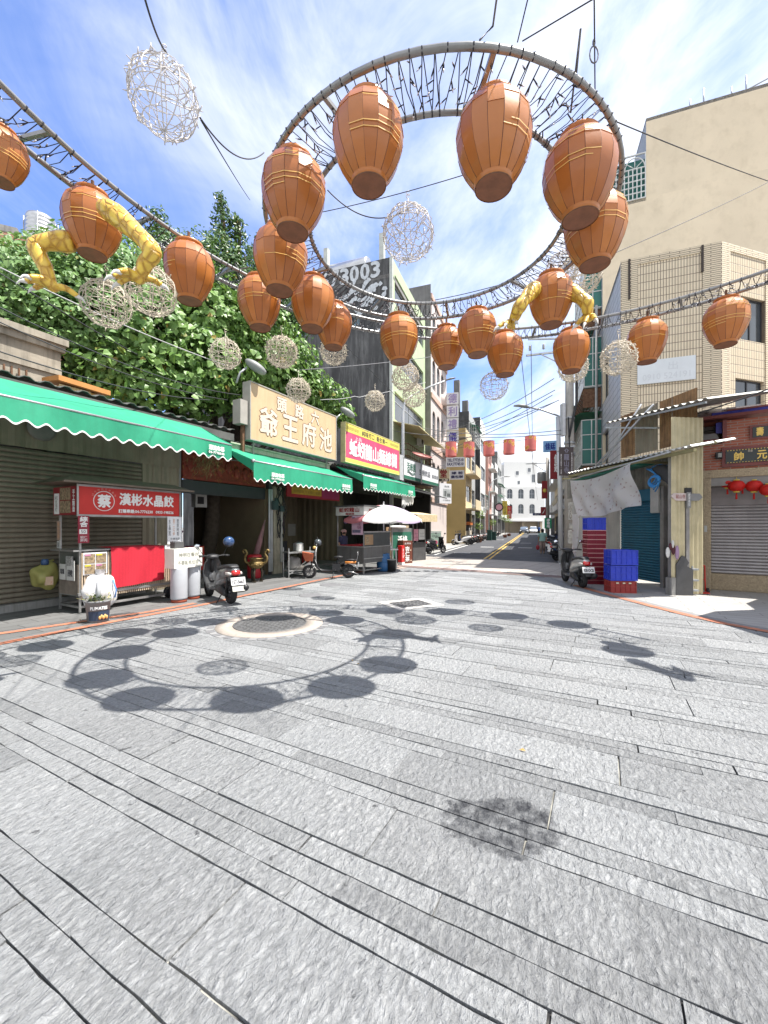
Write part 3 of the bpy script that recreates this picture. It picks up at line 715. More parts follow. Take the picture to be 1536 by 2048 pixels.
m = MB(); m.beam((-.1, .2, -.6), (-.1, .2, .4), .06); m.build('rusty_post', rust, r)
pink = mat('sign_pink', (.55, .075, .16), .5, var=.12, scale=1, streak=.2, streakc=(.6, .25, .3)); yel = mat('sign_yellow', (.72, .60, .12), .55, var=.08)
letw = mat('letter_white', (.75, .75, .74), .5, var=.04); letd = mat('letter_dark', (.10, .08, .06), .6, var=0)
r = troot('shop_sign', 'pink signboard with yellow bands and bold white lettering', 'signboard', 9.85, 1.32, 4.16)
W_, H_ = 4.75, 1.5
board(r, W_, H_, .2, None, mat('yellow_edge', (.55, .48, .25), .6), .03)
m = MB(); m.box(0, W_, -.004, .003, 0, H_, 0); m.box(0, W_, -.009, -.0045, 1.17, H_, 1); m.box(0, W_, -.009, -.0045, 0, .15, 1)
m.text('蚯蚓龍山麵線糊', W_ / 2, .60, W_ * .88, .66, -.012, 2, bold=.02)
m.text('純味可口  衛生第一', W_ / 2, 1.33, 2.3, .22, -.013, 3, bold=.005)
for s in (-1, 1):
    for i in range(3): m.box(W_ / 2 + s * 1.85 - .45, W_ / 2 + s * 1.85 + .45, -.012, -.0095, 1.28 + .045 * i, 1.295 + .045 * i, 3)
m.text('上品', .95, 1.02, .5, .13, -.012, 2)
m.build('sign_face', [pink, yel, letw, letd], r)
dgreen = mat('sign_dark_green', (.03, .13, .085), .55); lgrey = mat('letter_grey', (.16, .17, .19), .6)
r = troot('shop_sign', 'white lightbox signboard with green edging and grey lettering above drink shop', 'signboard', 15.15, 1.32, 4.05)
W_, H_ = 4.9, 1.02
m = MB(); m.box(-.45, 0, .0, .5, -.12, H_ + .1); m.build('side_panel', mat('grey_panel', (.42, .43, .45), .5), r)
board(r, W_, H_, .4, None, mat('dark_grey_edge', (.12, .125, .12), .6), .03)
m = MB(); m.box(0, W_, -.004, .003, 0, H_, 0); m.box(0, W_, -.009, -.0045, 0, .17, 1)
m.text('活綠園', .9, .66, 1.1, .42, -.012, 1, bold=.006); m.text('生機飲品', 2.75, .55, 1.6, .32, -.012, 2, bold=.008)
for k, s in enumerate('圓圓圓'): m.text('∞', 4.0 + k * .34, .5, .26, .2, -.012, 2, bold=.012)
for k in range(2): m.tube([(.4 + .1 * i, -.012, .38 - .07 * k + .05 * math.sin(i * .6 + 1)) for i in range(11)], .014, 4, 1)
m.build('sign_face', [mat('sign_white', (.70, .71, .73), .45, var=.04), dgreen, lgrey], r)
# --- floodlights above the signs
def flood(loc, rz, label):
    r = thing('floodlight', label, 'floodlight', loc, rz, 'grey floodlights on the sign tops')
    m = MB(); m.tube([(0, .4, -.35), (0, .3, -.05), (0, .12, .12)], .03, 8); m.build('arm', galv, r)
    m = MB(); m.T = Matrix.Translation((.0, -.12, .18)) @ Matrix.Rotation(R(28), 4, 'X')
    m.loft([(0, 0, 0, .05, .03)], 8) if False else None
    m.ell((0, 0, 0), (.15, .33, .13), 14, 8); m.build('lamp_head', mat('lamp_grey', (.22, .225, .22), .5, var=.08), r)
    m = MB(); m.T = Matrix.Translation((.0, -.2, .125)) @ Matrix.Rotation(R(28), 4, 'X'); m.ell((0, 0, 0), (.125, .23, .115), 14, 8); m.build('lens', mat('lamp_lens', (.25, .255, .23), .25, var=.05), r)
flood(ROW.w(5.0, 1.35, 5.98), ROW.a + .9, 'grey floodlight on a bent arm at the near end of the tan signboard')
flood(ROW.w(9.75, 1.35, 5.85), ROW.a + .9, 'grey floodlight on a bent arm between the tan and pink signboards')
# --- old concrete wall, little shed and water tank behind
oldc = mat('old_plaster_wall', (.30, .27, .22), .9, var=.25, scale=1.4, bump=.3, bscale=12, streak=.7, streakc=(.10, .09, .07))
r = thing('old_plaster_wall', 'old grey plaster house wall with cornice above the big awning', 'wall', ROW.w(-4, -1.4, 4.2), ROW.a)
m = MB(); m.box(0, 5.6, 0, .3, 0, 1.75); m.build('wall', oldc, r)
m = MB(); m.box(-.05, 5.7, -.16, .36, 1.75, 1.9); m.box(-.05, 5.66, -.09, .33, 1.6, 1.75); m.box(0, 5.6, -.05, 0, 1.05, 1.2); m.build('cornice', oldc, r)
m = MB()
for i in range(14): m.box(3.2 + i * .13, 3.23 + i * .13, -.09, -.05, .25, .95)
m.build('window_bars', rust, r)
r = thing('rooftop_vent_shed', 'small cream corrugated box with orange cap on the shop roof', 'roof shed', ROW.w(ROW.at(118, 750, -.3)[0], -.3, 4.2), ROW.a); r.scale = (.55, .7, .72)
MB().corr(0, 1.15, 0, .74, 0, .1, .014).build('sheet_wall', mat('cream_sheet', (.58, .50, .27), .6, var=.1), r)
m = MB(); m.box(.05, 1.5, .03, .7, 0, .72); m.build('side_wall', mat('ochre_board', (.50, .32, .08), .6), r)
m = MB(); m.hexa([(-.15, -.25, .78), (1.75, -.25, .72), (1.75, .8, .86), (-.15, .8, .9)], [(-.15, -.25, .93), (1.75, -.25, .87), (1.75, .8, .98), (-.15, .8, 1.02)]); m.build('cap', mat('orange_cap', (.47, .21, .06), .6, var=.12), r)
brk = brickmat('old_brick', (.36, .13, .08), (.42, .18, .11), (.25, .22, .2), .24, .075, .012, .5, .85, .5, .5)
b0 = pt(66, 470, 20)
r = thing('water_tower_base', 'brick roof parapet behind the greenery at far left', 'parapet', (b0.x, b0.y, 0), R(25))
MB().box(-3.5, 1.6, 0, .3, 0, b0.z - .15).build('wall', brk, r); MB().box(-3.5, -.6, -.02, .3, b0.z - .15, b0.z + .15).build('coping', conc2, r)
r = thing('water_tank', 'ribbed stainless water tank on the roof at far left', 'water tank', (b0.x - .35, b0.y + .9, b0.z - .2), 0)
pr = [(.62, 0)]
for i in range(8): pr += [(.62, .1 + .19 * i), (.645, .15 + .19 * i), (.645, .2 + .19 * i), (.62, .25 + .19 * i)]
MB().lathe(pr + [(.6, 1.66), (.3, 1.8), (.1, 1.84)], 28).build('tank', steel, r)
m = MB(); [m.rod((.7 * math.cos(a), .7 * math.sin(a), -.6), (.7 * math.cos(a), .7 * math.sin(a), 1.6), .03) for a in (.4, 2.0, 3.6, 5.2)]; m.build('stand', alu, r)
# ================================================================== greenery behind the left-hand roofs
def leafmat(name, c1, c2, rough=.45, tr=.25):
    m = bpy.data.materials.new(name); m.use_nodes = True; t = m.node_tree; b = t.nodes['Principled BSDF']
    g = t.nodes.new('ShaderNodeNewGeometry'); co = t.nodes.new('ShaderNodeTexCoord').outputs['Object']
    f = math_node(t, 'ADD', math_node(t, 'MULTIPLY', g.outputs['Random Per Island'], .65), math_node(t, 'MULTIPLY', noise(t, co, .8, 3), .45), clamp=True)
    c = mix_col(t, f, c1, c2); c = mix_col(t, maprange(t, g.outputs['Random Per Island'], .985, .99), c, (.30, .22, .05))
    L(t, c, b.inputs['Base Color']); b.inputs['Roughness'].default_value = rough; b.inputs['Specular IOR Level'].default_value = .45
    tr_ = t.nodes.new('ShaderNodeBsdfTranslucent'); L(t, mix_col(t, .5, c, (.16, .26, .03)), tr_.inputs[0])
    mx = t.nodes.new('ShaderNodeMixShader'); mx.inputs[0].default_value = tr
    L(t, b.outputs[0], mx.inputs[1]); L(t, tr_.outputs[0], mx.inputs[2]); L(t, mx.outputs[0], t.nodes['Material Output'].inputs[0]); return m
def foliage(name, clumps, n_m2, ln, mats, parent, seed, droop=.5, heart=True, squash=.85):
    rg = np.random.default_rng(seed); P = []; O = []
    for c, r in clumps:
        n = int(n_m2 * 4 * math.pi * r * r); d = rg.normal(size=(n, 3)); d /= np.linalg.norm(d, axis=1)[:, None]
        k = 1 + .22 * np.sin(d[:, 0] * 5 + c[0]) + .2 * np.sin(d[:, 1] * 6 + c[1] * 2) + .1 * np.sin(d[:, 2] * 7)
        rad = r * k * (rg.random(n) ** .35 * .55 + .5)
        q = np.array(c) + d * rad[:, None] * np.array([1, 1, squash]); P.append(q); O.append(d)
    P = np.concatenate(P); O = np.concatenate(O); n = len(P)
    nrm = O + rg.normal(size=(n, 3)) * .55 + np.array([.25, -.15, .5]); nrm /= np.linalg.norm(nrm, axis=1)[:, None]
    ax = np.cross(nrm, rg.normal(size=(n, 3))) ; ax += np.array([0, 0, -droop]) * 1.0; ax -= nrm * (ax * nrm).sum(1)[:, None]; ax /= np.linalg.norm(ax, axis=1)[:, None]
    sd = np.cross(ax, nrm); l = ln * rg.uniform(.6, 1.35, n)
    if heart: prof = [(0, 0, 0), (.42, .08, .05), (.40, .5, .04), (0, 1, -.12), (-.40, .5, .04), (-.42, .08, .05)]; fc = [(0, 1, 2, 3), (0, 3, 4, 5)]
    else: prof = [(0, 0, 0), (.24, .45, .05), (0, 1, -.05), (-.24, .45, .05)]; fc = [(0, 1, 2), (0, 2, 3)]
    V = np.stack([P + l[:, None] * (sd * a + ax * b + nrm * c) for a, b, c in prof], 1).reshape(-1, 3)
    k = len(prof); idx = (np.arange(n) * k)[:, None, None] + np.array(fc)[None]; idx = idx.reshape(-1, len(fc[0]))
    me = bpy.data.meshes.new(name); me.from_pydata(V.tolist(), [], idx.tolist()); me.materials.append(mats); me.update()
    o = bpy.data.objects.new(name, me); COL.objects.link(o); o.parent = parent; return o
bark = mat('bark', (.10, .08, .06), .9, var=.3, scale=8, bump=.6, bscale=20)
def tree(name, label, base, clumps, n_m2, ln, lm, seed, droop, heart, group=None):
    r = thing(name, label, 'tree', base, 0, group); cl = [(c - Vector(base), rad) for c, rad in clumps]
    mean = sum((c for c, _ in cl), Vector()) / len(cl); fork = Vector((mean.x * .3, mean.y * .3, mean.z * .45))
    m = MB(); m.tube([(0, 0, 0), fork * .5 + Vector((.1, .05, 0)), fork], [.32, .27, .22], 10)
    for i, (c, rad) in enumerate(cl):
        mid = fork.lerp(c, .5) + Vector((.15 * math.sin(i * 3), .15 * math.cos(i * 2), .2)); m.tube([fork, mid, c, c + (c - mid).normalized() * rad * .5], [.13, .08, .05, .02], 6)
    m.build('trunk', bark, r); foliage('crown', cl, n_m2, ln, lm, r, seed, droop, heart); return r
def cl(lst): return [(pt(a, b, D), rr) for a, b, D, rr in lst]
big = leafmat('large_leaf', (.06, .15, .032), (.21, .34, .085)); ivy = leafmat('ivy_leaf', (.08, .18, .045), (.22, .34, .12)); fic = leafmat('banyan_leaf', (.025, .07, .02), (.085, .17, .04), .4, .2)
tree('leafy_vine_tree', 'large heart-leaved vine covering a tree behind the tan signboard', (-6.6, 15.0, 0),
     cl([(225, 745, 10.8, .75), (300, 765, 11.2, .9), (380, 770, 12, 1.0), (330, 690, 12, 1.4), (430, 735, 12.6, 1.2), (430, 660, 13, 1.5), (500, 725, 13.8, 1.2), (545, 755, 14.8, 1.1), (600, 785, 15.8, .95), (645, 805, 16.4, .85), (683, 832, 17, .5), (565, 715, 15, 1.0), (510, 660, 14.5, 1.2), (600, 760, 16.3, .8), (380, 620, 13.5, 1.5), (270, 715, 11.5, 1.0), (470, 790, 13.2, .7)]), 105, .17, big, 1, 1.0, True)
tree('ivy_covered_tree', 'pale green ivy mass climbing a tree above the old plaster wall', (-11.0, 12.5, 0),
     cl([(10, 548, 12, 1.0), (60, 580, 11.5, 1.1), (120, 600, 11, 1.3), (60, 640, 10.6, 1.1), (160, 655, 11, 1.2), (220, 685, 11.2, 1.0), (230, 590, 12, 1.5), (290, 630, 12.3, 1.4), (110, 548, 12.5, .95), (180, 560, 12.5, 1.1), (120, 690, 10.6, .7), (270, 560, 13, 1.2), (-40, 610, 11, 1.3), (-60, 550, 12, 1.2)]), 125, .135, ivy, 2, .9, True)
tree('banyan_tree', 'dark banyan tree with spiky upright branches against the sky', (-6.4, 18.5, 0),
     cl([(320, 525, 14, 1.0), (385, 555, 14.5, 1.3), (440, 535, 15, 1.0), (443, 478, 15, .42), (448, 446, 15, .36), (445, 416, 15, .28), (441, 394, 15, .18), (470, 440, 15, .2), (420, 500, 15, .4), (318, 462, 14.5, .38), (316, 432, 14.5, .26), (335, 478, 14.5, .4), (300, 495, 14, .55), (490, 530, 15, .7), (517, 505, 15.5, .38), (522, 480, 15.5, .24), (480, 470, 15, .28), (478, 446, 15, .2), (545, 575, 15.5, .9), (575, 630, 16, .8), (597, 660, 16, .45), (460, 590, 15, 1.4), (380, 600, 14.5, 1.4), (540, 540, 16, .4), (365, 500, 14.5, .4), (550, 610, 15.5, .85)]), 170, .14, fic, 3, -.3, False)
# ================================================================== buildings along the left of the far street
def sp(s, a): p = rc(s, a); return (p.x, p.y)
def slab_roof(r, pts, z, th, m, name='roof'):
    q = MB(); q.prism([(p[0] - r.location.x, p[1] - r.location.y) for p in pts], z - th, z); return q.build(name, m, r)
def house(side, s0, s1, a, h, label, wm, sm, wins='pair', deep=11, cat='building', name='row_house', group=None, fm=None, gm=None, cages=None, gnd=3.2, fh=3.25, balc=None, acs=0, parap=.9, sidewins=(), seed=1, rail=.7):
    sg = -1 if side == 'L' else 1
    A, B = (sp(s0, sg * a), sp(s1, sg * a)) if side == 'L' else (sp(s1, sg * a), sp(s0, sg * a))
    dA, dB = (sp(s0, sg * (a + deep)), sp(s1, sg * (a + deep))) if side == 'L' else (sp(s1, sg * (a + deep)), sp(s0, sg * (a + deep)))
    r = thing(name, label, cat, (A[0], A[1], 0), 0, group); w = s1 - s0; rg = random.Random(seed)
    ws = []; z = gnd + .9
    while z + 1.5 < h - .4:
        if wins == 'pair': ws += [(.5, w / 2 - .25, z, z + 1.45), (w / 2 + .25, w - .5, z, z + 1.45)]
        elif wins == 'wide': ws += [(.5, w - .5, z - .1, z + 1.5)]
        elif wins == 'narrow':
            k = max(2, int(w / 1.3)); ws += [(w * (i + .28) / k, w * (i + .72) / k, z - .3, z + 1.5) for i in range(k)]
        z += fh
    M = wallface(r, A, B, 0, h, wm, [(.3, w - .3, 0.02, gnd - .3)], ws, fm or alu, gm or glass, rail=rail)
    if side == 'L':
        Ms = wallface(r, dA, A, 0, h, sm, [], sidewins, darkalu, glassb)
        wallface(r, B, dB, 0, h, sm)
    else:
        Ms = wallface(r, B, dB, 0, h, sm, [], sidewins, darkalu, glass); wallface(r, dA, A, 0, h, sm)
    slab_roof(r, [A, B, dB, dA] , h - parap, .2, conc2)
    if balc:
        z = gnd
        while z < h - 2:
            m = MB(); m.box(0.05, w - .05, -.95, -.002, z, z + .14); m.box(.05, w - .05, -.95, -.87, z + .14, z + .95); m.build('balcony', balc, r, M); z += fh
    if cages:
        z = gnd + .7
        while z + 1.9 < h:
            if rg.random() < .75: cage(r, M, .4, w - .4, z, z + 1.85, .6, cages[0], 9, 5, cages[1])
            z += fh
    for i in range(acs): ac_unit(r, M, rg.uniform(.2, max(.3, w - 1.1)), gnd + .1 + fh * rg.randint(0, max(0, int((h - gnd) / fh) - 1)), -.45, 1)
    return r, M, Ms
darkw = mat('blackened_concrete', (.075, .075, .075), .9, var=.35, scale=.8, streak=.8, streakc=(.24, .24, .235), bump=.3, bscale=8, stscale=(2.2, 2.2, .25))
lgreen = mat('light_green_wall', (.43, .52, .33), .75, var=.08, scale=1.5, streak=.3, streakc=(.25, .30, .18))
s0 = 1.15; dpt = 15
fr = Frame(sp(s0, -5.2 - dpt), math.atan2(-.342, .94))
def sw(x0, y0, x1, y1):
    a, b = fr.at(x0, y1), fr.at(x1, y0); return (a[0], b[0], a[1], b[1])
r, M, Ms = house('L', s0, 8.6, 5.2, 16.6, 'tall narrow building with blackened side wall and pale green street front', lgreen, darkw, wins='wide', deep=dpt, name='corner_building', gnd=3.6, fh=3.3,
                 sidewins=[sw(583, 645, 617, 676), sw(704, 626, 719, 653), sw(600, 640, 601, 641)][:2], acs=2, seed=4)
ink = mat('painted_digits', (.55, .58, .60), .7, var=.2, scale=6)
m = MB()
for ch, px in zip('673003', (650, 670, 689, 709, 730, 751)):
    m.text(ch, fr.at(px, 545)[0], fr.at(751, 539)[1] + .0, .50, .86, -.03, bold=.045)
rng = random.Random(31)
for px, py, n, sd in [(722, 575, 10, .35), (735, 590, 16, .6), (715, 605, 22, .9), (742, 575, 6, .25)]:
    cx, cz = fr.at(px, py)
    for k in range(n):
        ax, az = cx + rng.gauss(0, sd), cz + rng.gauss(0, sd * .7); q = [(ax + rng.uniform(.05, .26) * math.cos(a_ * 1.05), -.03 - .0005 * k, az + rng.uniform(.05, .22) * math.sin(a_ * 1.05)) for a_ in range(6)]
        m.add(q, [tuple(range(6))])
m.build('painted_digits', ink, r, Ms)
m = MB(); m.box(dpt - .12, dpt + .05, -.05, .1, 0, 16.6); m.build('corner_trim', mat('pale_trim', (.5, .52, .48), .7), r, Ms)
m = MB()
for x, y0, y1 in [(654, 500, 530), (765, 470, 522)]:
    t_, zb = fr.at(x, y1, -1); m.box(t_ - .14, t_ + .14, .8, 1.1, 15.6, fr.at(x, y0, -1)[1])
m.build('vent_pipe', mat('pale_trim'), r, Ms)
tt, zz_ = fr.at(710, 535, -2)
m = MB(); m.T = Matrix.Translation((tt, 1.2, 17.1)) @ Matrix.Rotation(R(90), 4, 'Y'); m.lathe([(.55, -1.3), (.6, -1.2), (.6, 1.2), (.55, 1.3)], 20); m.build('water_tank', steel, r, Ms)
cage(r, M, .6, 6.6, 4.3, 6.3, .75, rust, 14, 6); 
m = MB(); m.hexa([(.2, -1.5, 7.1), (7.2, -1.5, 7.1), (7.2, 0, 7.5), (.2, 0, 7.5)], [(.2, -1.5, 7.14), (7.2, -1.5, 7.14), (7.2, 0, 7.54), (.2, 0, 7.54)]); m.build('awning_sheet', mat('cream_sheet'), r, M)
# pink building with tall arched windows
pinkw = mat('pinkish_white_wall', (.56, .49, .46), .7, var=.06, scale=2, streak=.2); peach = mat('peach_band', (.52, .36, .29), .7, var=.08)
greyside = mat('grey_side_wall', (.17, .168, .16), .9, var=.25, scale=1, streak=.6, streakc=(.30, .29, .28), bump=.3, bscale=10)
A_, B_ = sp(8.7, -4.8), sp(14.4, -4.8)
r = thing('row_house', 'pinkish white house with tall arched windows and rounded balconies', 'building', (A_[0], A_[1], 0))
w = 5.7; hz = 18.6
def archface(w, z0, z1, arcs, dep=.18):
    m = MB(); ops = [(a, b, c, d) for a, b, c, d in arcs]; m = facade_mesh(w, z0, z1, ops, dep)
    for a, b, c, d in arcs:      # spandrels that turn the square head into an arch
        rr = (b - a) / 2; cx = (a + b) / 2; zc = d - rr; n = 8
        for sgn in (1, -1):
            pts = [(cx + sgn * rr, .004, d), (cx, .004, d)] + [(cx + sgn * rr * math.sin(k * math.pi / 2 / n), .004, zc + rr * math.cos(k * math.pi / 2 / n)) for k in range(1, n + 1)]
            m.add(pts, [tuple(range(len(pts)))[::sgn]], 0)
    return m
arcs = [(x, x + 1.0, z, z + 2.2) for z in (4.2, 8.0, 11.8, 15.2) for x in (.5, 2.0, 3.5)]
M = Mpp(r, A_, B_); archface(w, 0, hz, arcs).build('wall', pinkw, r, M)
for a in arcs: window(r, M, *a, alu, glass, .12, 1, .6)
for zb in (3.4, 7.2, 11.0, 14.6, 18.2): MB().box(0, w, -.1, -.002, zb, zb + .35).build('cornice_band', peach, r, M)
for zb in (7.6, 11.4, 15.0):
    m = MB(); m.lathe([(1.0, 0), (1.1, .1), (1.1, .9), (1.02, .9), (1.02, .15)], 24, c=(4.75, 0, zb)); m.build('round_balcony', pinkw, r, M)
wallface(r, sp(8.7, -15), A_, 0, hz + .6, greyside); wallface(r, B_, sp(14.4, -15), 0, hz, greyside)
slab_roof(r, [A_, B_, sp(14.4, -15), sp(8.7, -15)], hz - .3, .2, conc2)
m = MB(); m.box(.3, w - .3, .01, .05, 0, 3.1); m.build('dark_opening', darkint, r, M)
# further houses
cw = mat('cream_wall', (.60, .50, .33), .75, var=.08, scale=1, streak=.2); yw = mat('ochre_wall', (.56, .40, .17), .8, var=.07, scale=1); gw = mat('grey_tile_wall', (.36, .36, .35), .6, var=.1, streak=.3); ww = mat('white_tile_wall', (.62, .62, .60), .6, var=.08, streak=.25)
pw = mat('salmon_wall', (.55, .30, .25), .7, var=.08); bw_ = mat('brown_tile_wall', (.24, .19, .16), .6, var=.15, streak=.2); grn = mat('green_sheet', (.03, .20, .11), .5, var=.1); cagew = mat('cage_white', (.6, .6, .58), .5)
house('L', 14.5, 18.4, 6.2, 9.0, 'low grey house half hidden by hanging sign boxes', gw, greyside, wins='wide', cages=(rust, None), acs=1, seed=2)
r, M, Ms = house('L', 18.5, 22.6, 3.8, 10.9, 'cream house with blank ochre side wall', cw, yw, wins='wide', balc=cw, acs=1, seed=5, deep=8)
r, M, Ms = house('L', 22.7, 27.5, 4.1, 13.6, 'dark concrete house with rooftop chimney behind the ochre wall', gw, darkw, wins='wide', cages=(cagew, grn), acs=2, seed=6)
m = MB(); m.box(9.3, 9.9, .6, 1.2, 13, 17.2); m.box(10.2, 10.8, .5, 1.2, 13, 14.9); m.build('chimney', greyside, r, Ms)
m = MB(); m.lathe([(.6, 0), (.65, .2), (.65, 1.3), (.5, 1.5)], 18, c=(8.6, 1.6, 12.8)); m.build('water_tank', bluetank if False else mat('pale_blue_tank', (.38, .46, .52), .5), r, Ms)
house('L', 28.5, 34, 3.65, 14.4, 'tall grey house with dark column and white window bands', ww, darkw, wins='wide', acs=2, seed=7, balc=None)
house('L', 34.2, 39, 4.2, 11.5, 'white house with green awnings over its windows', ww, greyside, wins='pair', cages=(cagew, grn), acs=1, seed=8)
house('L', 39.2, 44, 3.8, 13.2, 'salmon pink house between two white houses', pw, pw, wins='pair', balc=ww, acs=1, seed=9)
house('L', 44.2, 52, 4.2, 12.0, 'white tiled house beyond the salmon house', ww, greyside, wins='narrow', acs=1, seed=10)
house('L', 52.5, 62, 3.6, 14.5, 'grey house with bare concrete stair tower far down the left side', gw, greyside, wins='pair', cages=(cagew, grn), seed=11)
house('L', 62.5, 80, 4.0, 10.5, 'low white house at the far left end of the street', ww, ww, wins='pair', balc=ww, seed=12)
# white building that closes the view
Fa = pt(1006, 1052, 98); 
fe = Frame((Fa.x, Fa.y), R(2))
r = thing('apartment_building', 'white building with arched windows closing the end of the street', 'building', fe.o, fe.a)
w = 9.5; arcs = [(1.0 + i * 2.7, 2.3 + i * 2.7, z, z + 2.3) for z in (4.6, 8.2) for i in range(3)]
I4 = Matrix.Identity(4)
bigw = mat('bright_white_wall', (.60, .60, .585), .7, var=.05)
archface(w, 2.9, 11.0, arcs, .3).build('wall', bigw, r, I4)
for a in arcs: window(r, I4, *a, alu, glass, .2, 1, .5)
m = MB(); m.box(.6, w - .4, 1.5, 1.6, 0, 3); m.box(0, .6, 0, 1, 0, 2.9); m.box(4.6, 5.2, 0, .6, 0, 2.9); m.box(w - .5, w, 0, 1, 0, 2.9); m.build('ground_floor', mat('beige_shade', (.34, .28, .2), .8), r)
m = MB(); m.box(-.1, w + .1, -.6, .0, 2.75, 3.0); m.box(0, w, 0.004, 9, 10.6, 11.0); m.box(1.2, w, 3.0, 12, 11, 17.5); m.box(-2.6, 3, 3.4, 9, 11, 16.8); m.box(w, w + .6, 0.01, 9, 0, 11.0); m.build('upper_storeys', bigw, r)
fu = [(4.2, 4.9, 14.2, 15.2), (7.2, 7.9, 15.0, 16.0), (4.6, 5.2, 11.9, 12.8), (-1.6, .6, 14.2, 15.7), (8.2, 9.0, 12.4, 14.4)]
for a in fu: window(r, Matrix.Translation((0, 2.86, 0)), *a, alu, glass, .1, 1)
house('L', 86, 100, 9.5, 12.0, 'pale house seen in the gap at the bend of the street', bigw, bigw, wins='pair', seed=13)
# ---------------------------------------------------------------- blade signs on the left
def blade(name, label, px0, px1, py0, py1, D, panels, mats, th=.18, rz=R(-12), bracket=True, cat='sign', group=None):
    a, b = pt(px0, py1, D), pt(px1, py0, D); w = (b.x - a.x) / math.cos(rz) if abs(rz) < 1.2 else b.x - a.x; h = b.z - a.z
    r = thing(name, label, cat, (a.x, a.y, a.z), rz, group)
    m = MB(); m.box(0, w, 0, th, 0, h)
    for f in panels: f(m, w, h)
    m.build('sign_face', mats, r)
    if bracket:
        m = MB(); m.beam((-.9, th / 2, h * .85), (0, th / 2, h * .85), .02); m.beam((-.9, th / 2, h * .2), (0, th / 2, h * .2), .02); m.build('bracket', galv, r)
    return r
sw_ = mat('lightbox_white', (.66, .66, .68), .45, var=.05); violet = mat('letter_violet', (.30, .24, .46), .6, var=.1); indigo = mat('letter_indigo', (.05, .03, .30), .6); chred = mat('letter_dark_red', (.22, .02, .02), .6)
D = 33
for i, (ch, y0, y1, lab) in enumerate([('德', 786, 809, 'topmost violet lettered lightbox in the vertical sign on the arched house'), ('利', 812, 835, 'second violet lettered lightbox of the vertical sign, faded'), ('禮', 837, 861, 'third violet lettered lightbox of the vertical sign'), ('儀', 863, 886, 'lowest lightbox of the vertical sign, with deep blue lettering')]):
    blade('lightbox_sign', lab, 893.5, 916, y0, y1, D, [lambda m, w, h, c=ch, k=(2 if i == 3 else 1): m.text(c, w / 2, h / 2, w * .72, h * .8, -.008, k, bold=.016)], [sw_, violet, indigo], group='stacked lightboxes of the vertical sign')
blade('phone_number_sign', 'white sign box with two lines of telephone numbers', 892, 928, 915, 934, 32.5, [lambda m, w, h: (m.text('TEL:7772510', w / 2, h * .7, w * .86, h * .3, -.008, 1, bold=.012), m.text('FAX:7774510', w / 2, h * .28, w * .86, h * .3, -.008, 1, bold=.012))], [sw_, mat('letter_navy', (.04, .04, .10), .6)])
blade('medicine_sign', 'beige sign with one red character over a dark strip', 868, 898, 938, 963, 29, [lambda m, w, h: (m.text('堂', w * .62, h * .62, w * .42, h * .62, -.008, 1, bold=.02), m.box(0, w * .97, -.006, -.001, -h * .0, h * .2, 2), m.text('醫 · 丸散', w * .5, h * .1, w * .85, h * .13, -.009, 3, bold=.008))], [mat('sign_beige', (.52, .44, .28), .55), chred, mat('sign_black', (.03, .025, .02), .6), mat('letter_cream')])
blade('wedding_sign', 'white sign box with handwritten black lettering below the telephone sign', 898, 927, 941, 959, 33.5, [lambda m, w, h: (m.text('嫁 粧', w * .55, h * .7, w * .75, h * .3, -.008, 1, bold=.012), m.text('儀包辦', w * .52, h * .28, w * .8, h * .32, -.008, 1, bold=.012))], [sw_, mat('letter_navy')])
blade('photo_sign', 'white lightbox with a grey photograph beside the drink shop roof', 879, 906, 966, 1006, 27.5, [lambda m, w, h: (m.box(w * .3, w * .95, -.006, -.001, h * .3, h * .72, 1), m.box(w * .4, w * .55, -.009, -.0065, h * .36, h * .62, 2), m.box(w * .62, w * .9, -.009, -.0065, h * .34, h * .5, 2), m.text('風味', w * .6, h * .85, w * .4, h * .1, -.008, 2), m.text('訂購專線', w * .6, h * .15, w * .6, h * .08, -.008, 2))], [sw_, mat('photo_grey', (.36, .38, .38), .4, var=.4, scale=6), mat('photo_dark', (.12, .13, .13), .4)], rz=R(35), th=.5)
r = thing('satellite_dish', 'faded red satellite dish above the white and green signboard', 'satellite dish', pt(843, 916, 22.2), 0)
m = MB(); m.T = Matrix.Rotation(R(18), 4, 'X') @ Matrix.Rotation(R(14), 4, 'Y'); m.lathe([(.03, .0), (.22, .03), (.42, .09), (.55, .17), (.56, .175), (.43, .105), (.22, .045), (.03, .015)], 28); m.build('dish', mat('faded_red', (.42, .17, .15), .6, var=.12), r)
m = MB(); m.rod((0, 0, -1.4), (0, .1, 0), .04); m.rod((0, -.1, -.1), (.1, -.7, .25), .015); m.build('mast', galv, r)
# round sign, yellow and red blades far down
def disc(label, px, py, D, rad, m1, m2):
    p = pt(px, py, D); r = thing('round_sign', label, 'sign', p, R(-10)); m = MB(); m.T = Matrix.Rotation(R(90), 4, 'X')
    m.lathe([(rad, 0), (rad, .12)], 32, mi=0); m.lathe([(rad * .74, .121), (rad * .74, .135)], 32, mi=1); m.build('disc', [m1, m2], r); MB().beam((-1.2, -.05, 0), (-rad * .98, -.05, 0), .03).build('bracket', galv, r)
disc('round black rimmed sign with plain pink centre over the left pavement', 998, 1014.5, 52, .52, blackm, mat('sign_plain_pink', (.62, .32, .38), .5, var=.05))
blade('blade_sign', 'yellow vertical sign with dark lettering beside the round sign', 1005, 1014, 1002, 1030, 56, [lambda m, w, h: m.text('小吃店', w / 2, h / 2, w * .6, h * .85, -.008, 1, vert=True)], [mat('sign_bright_yellow', (.68, .52, .08), .5), letd])
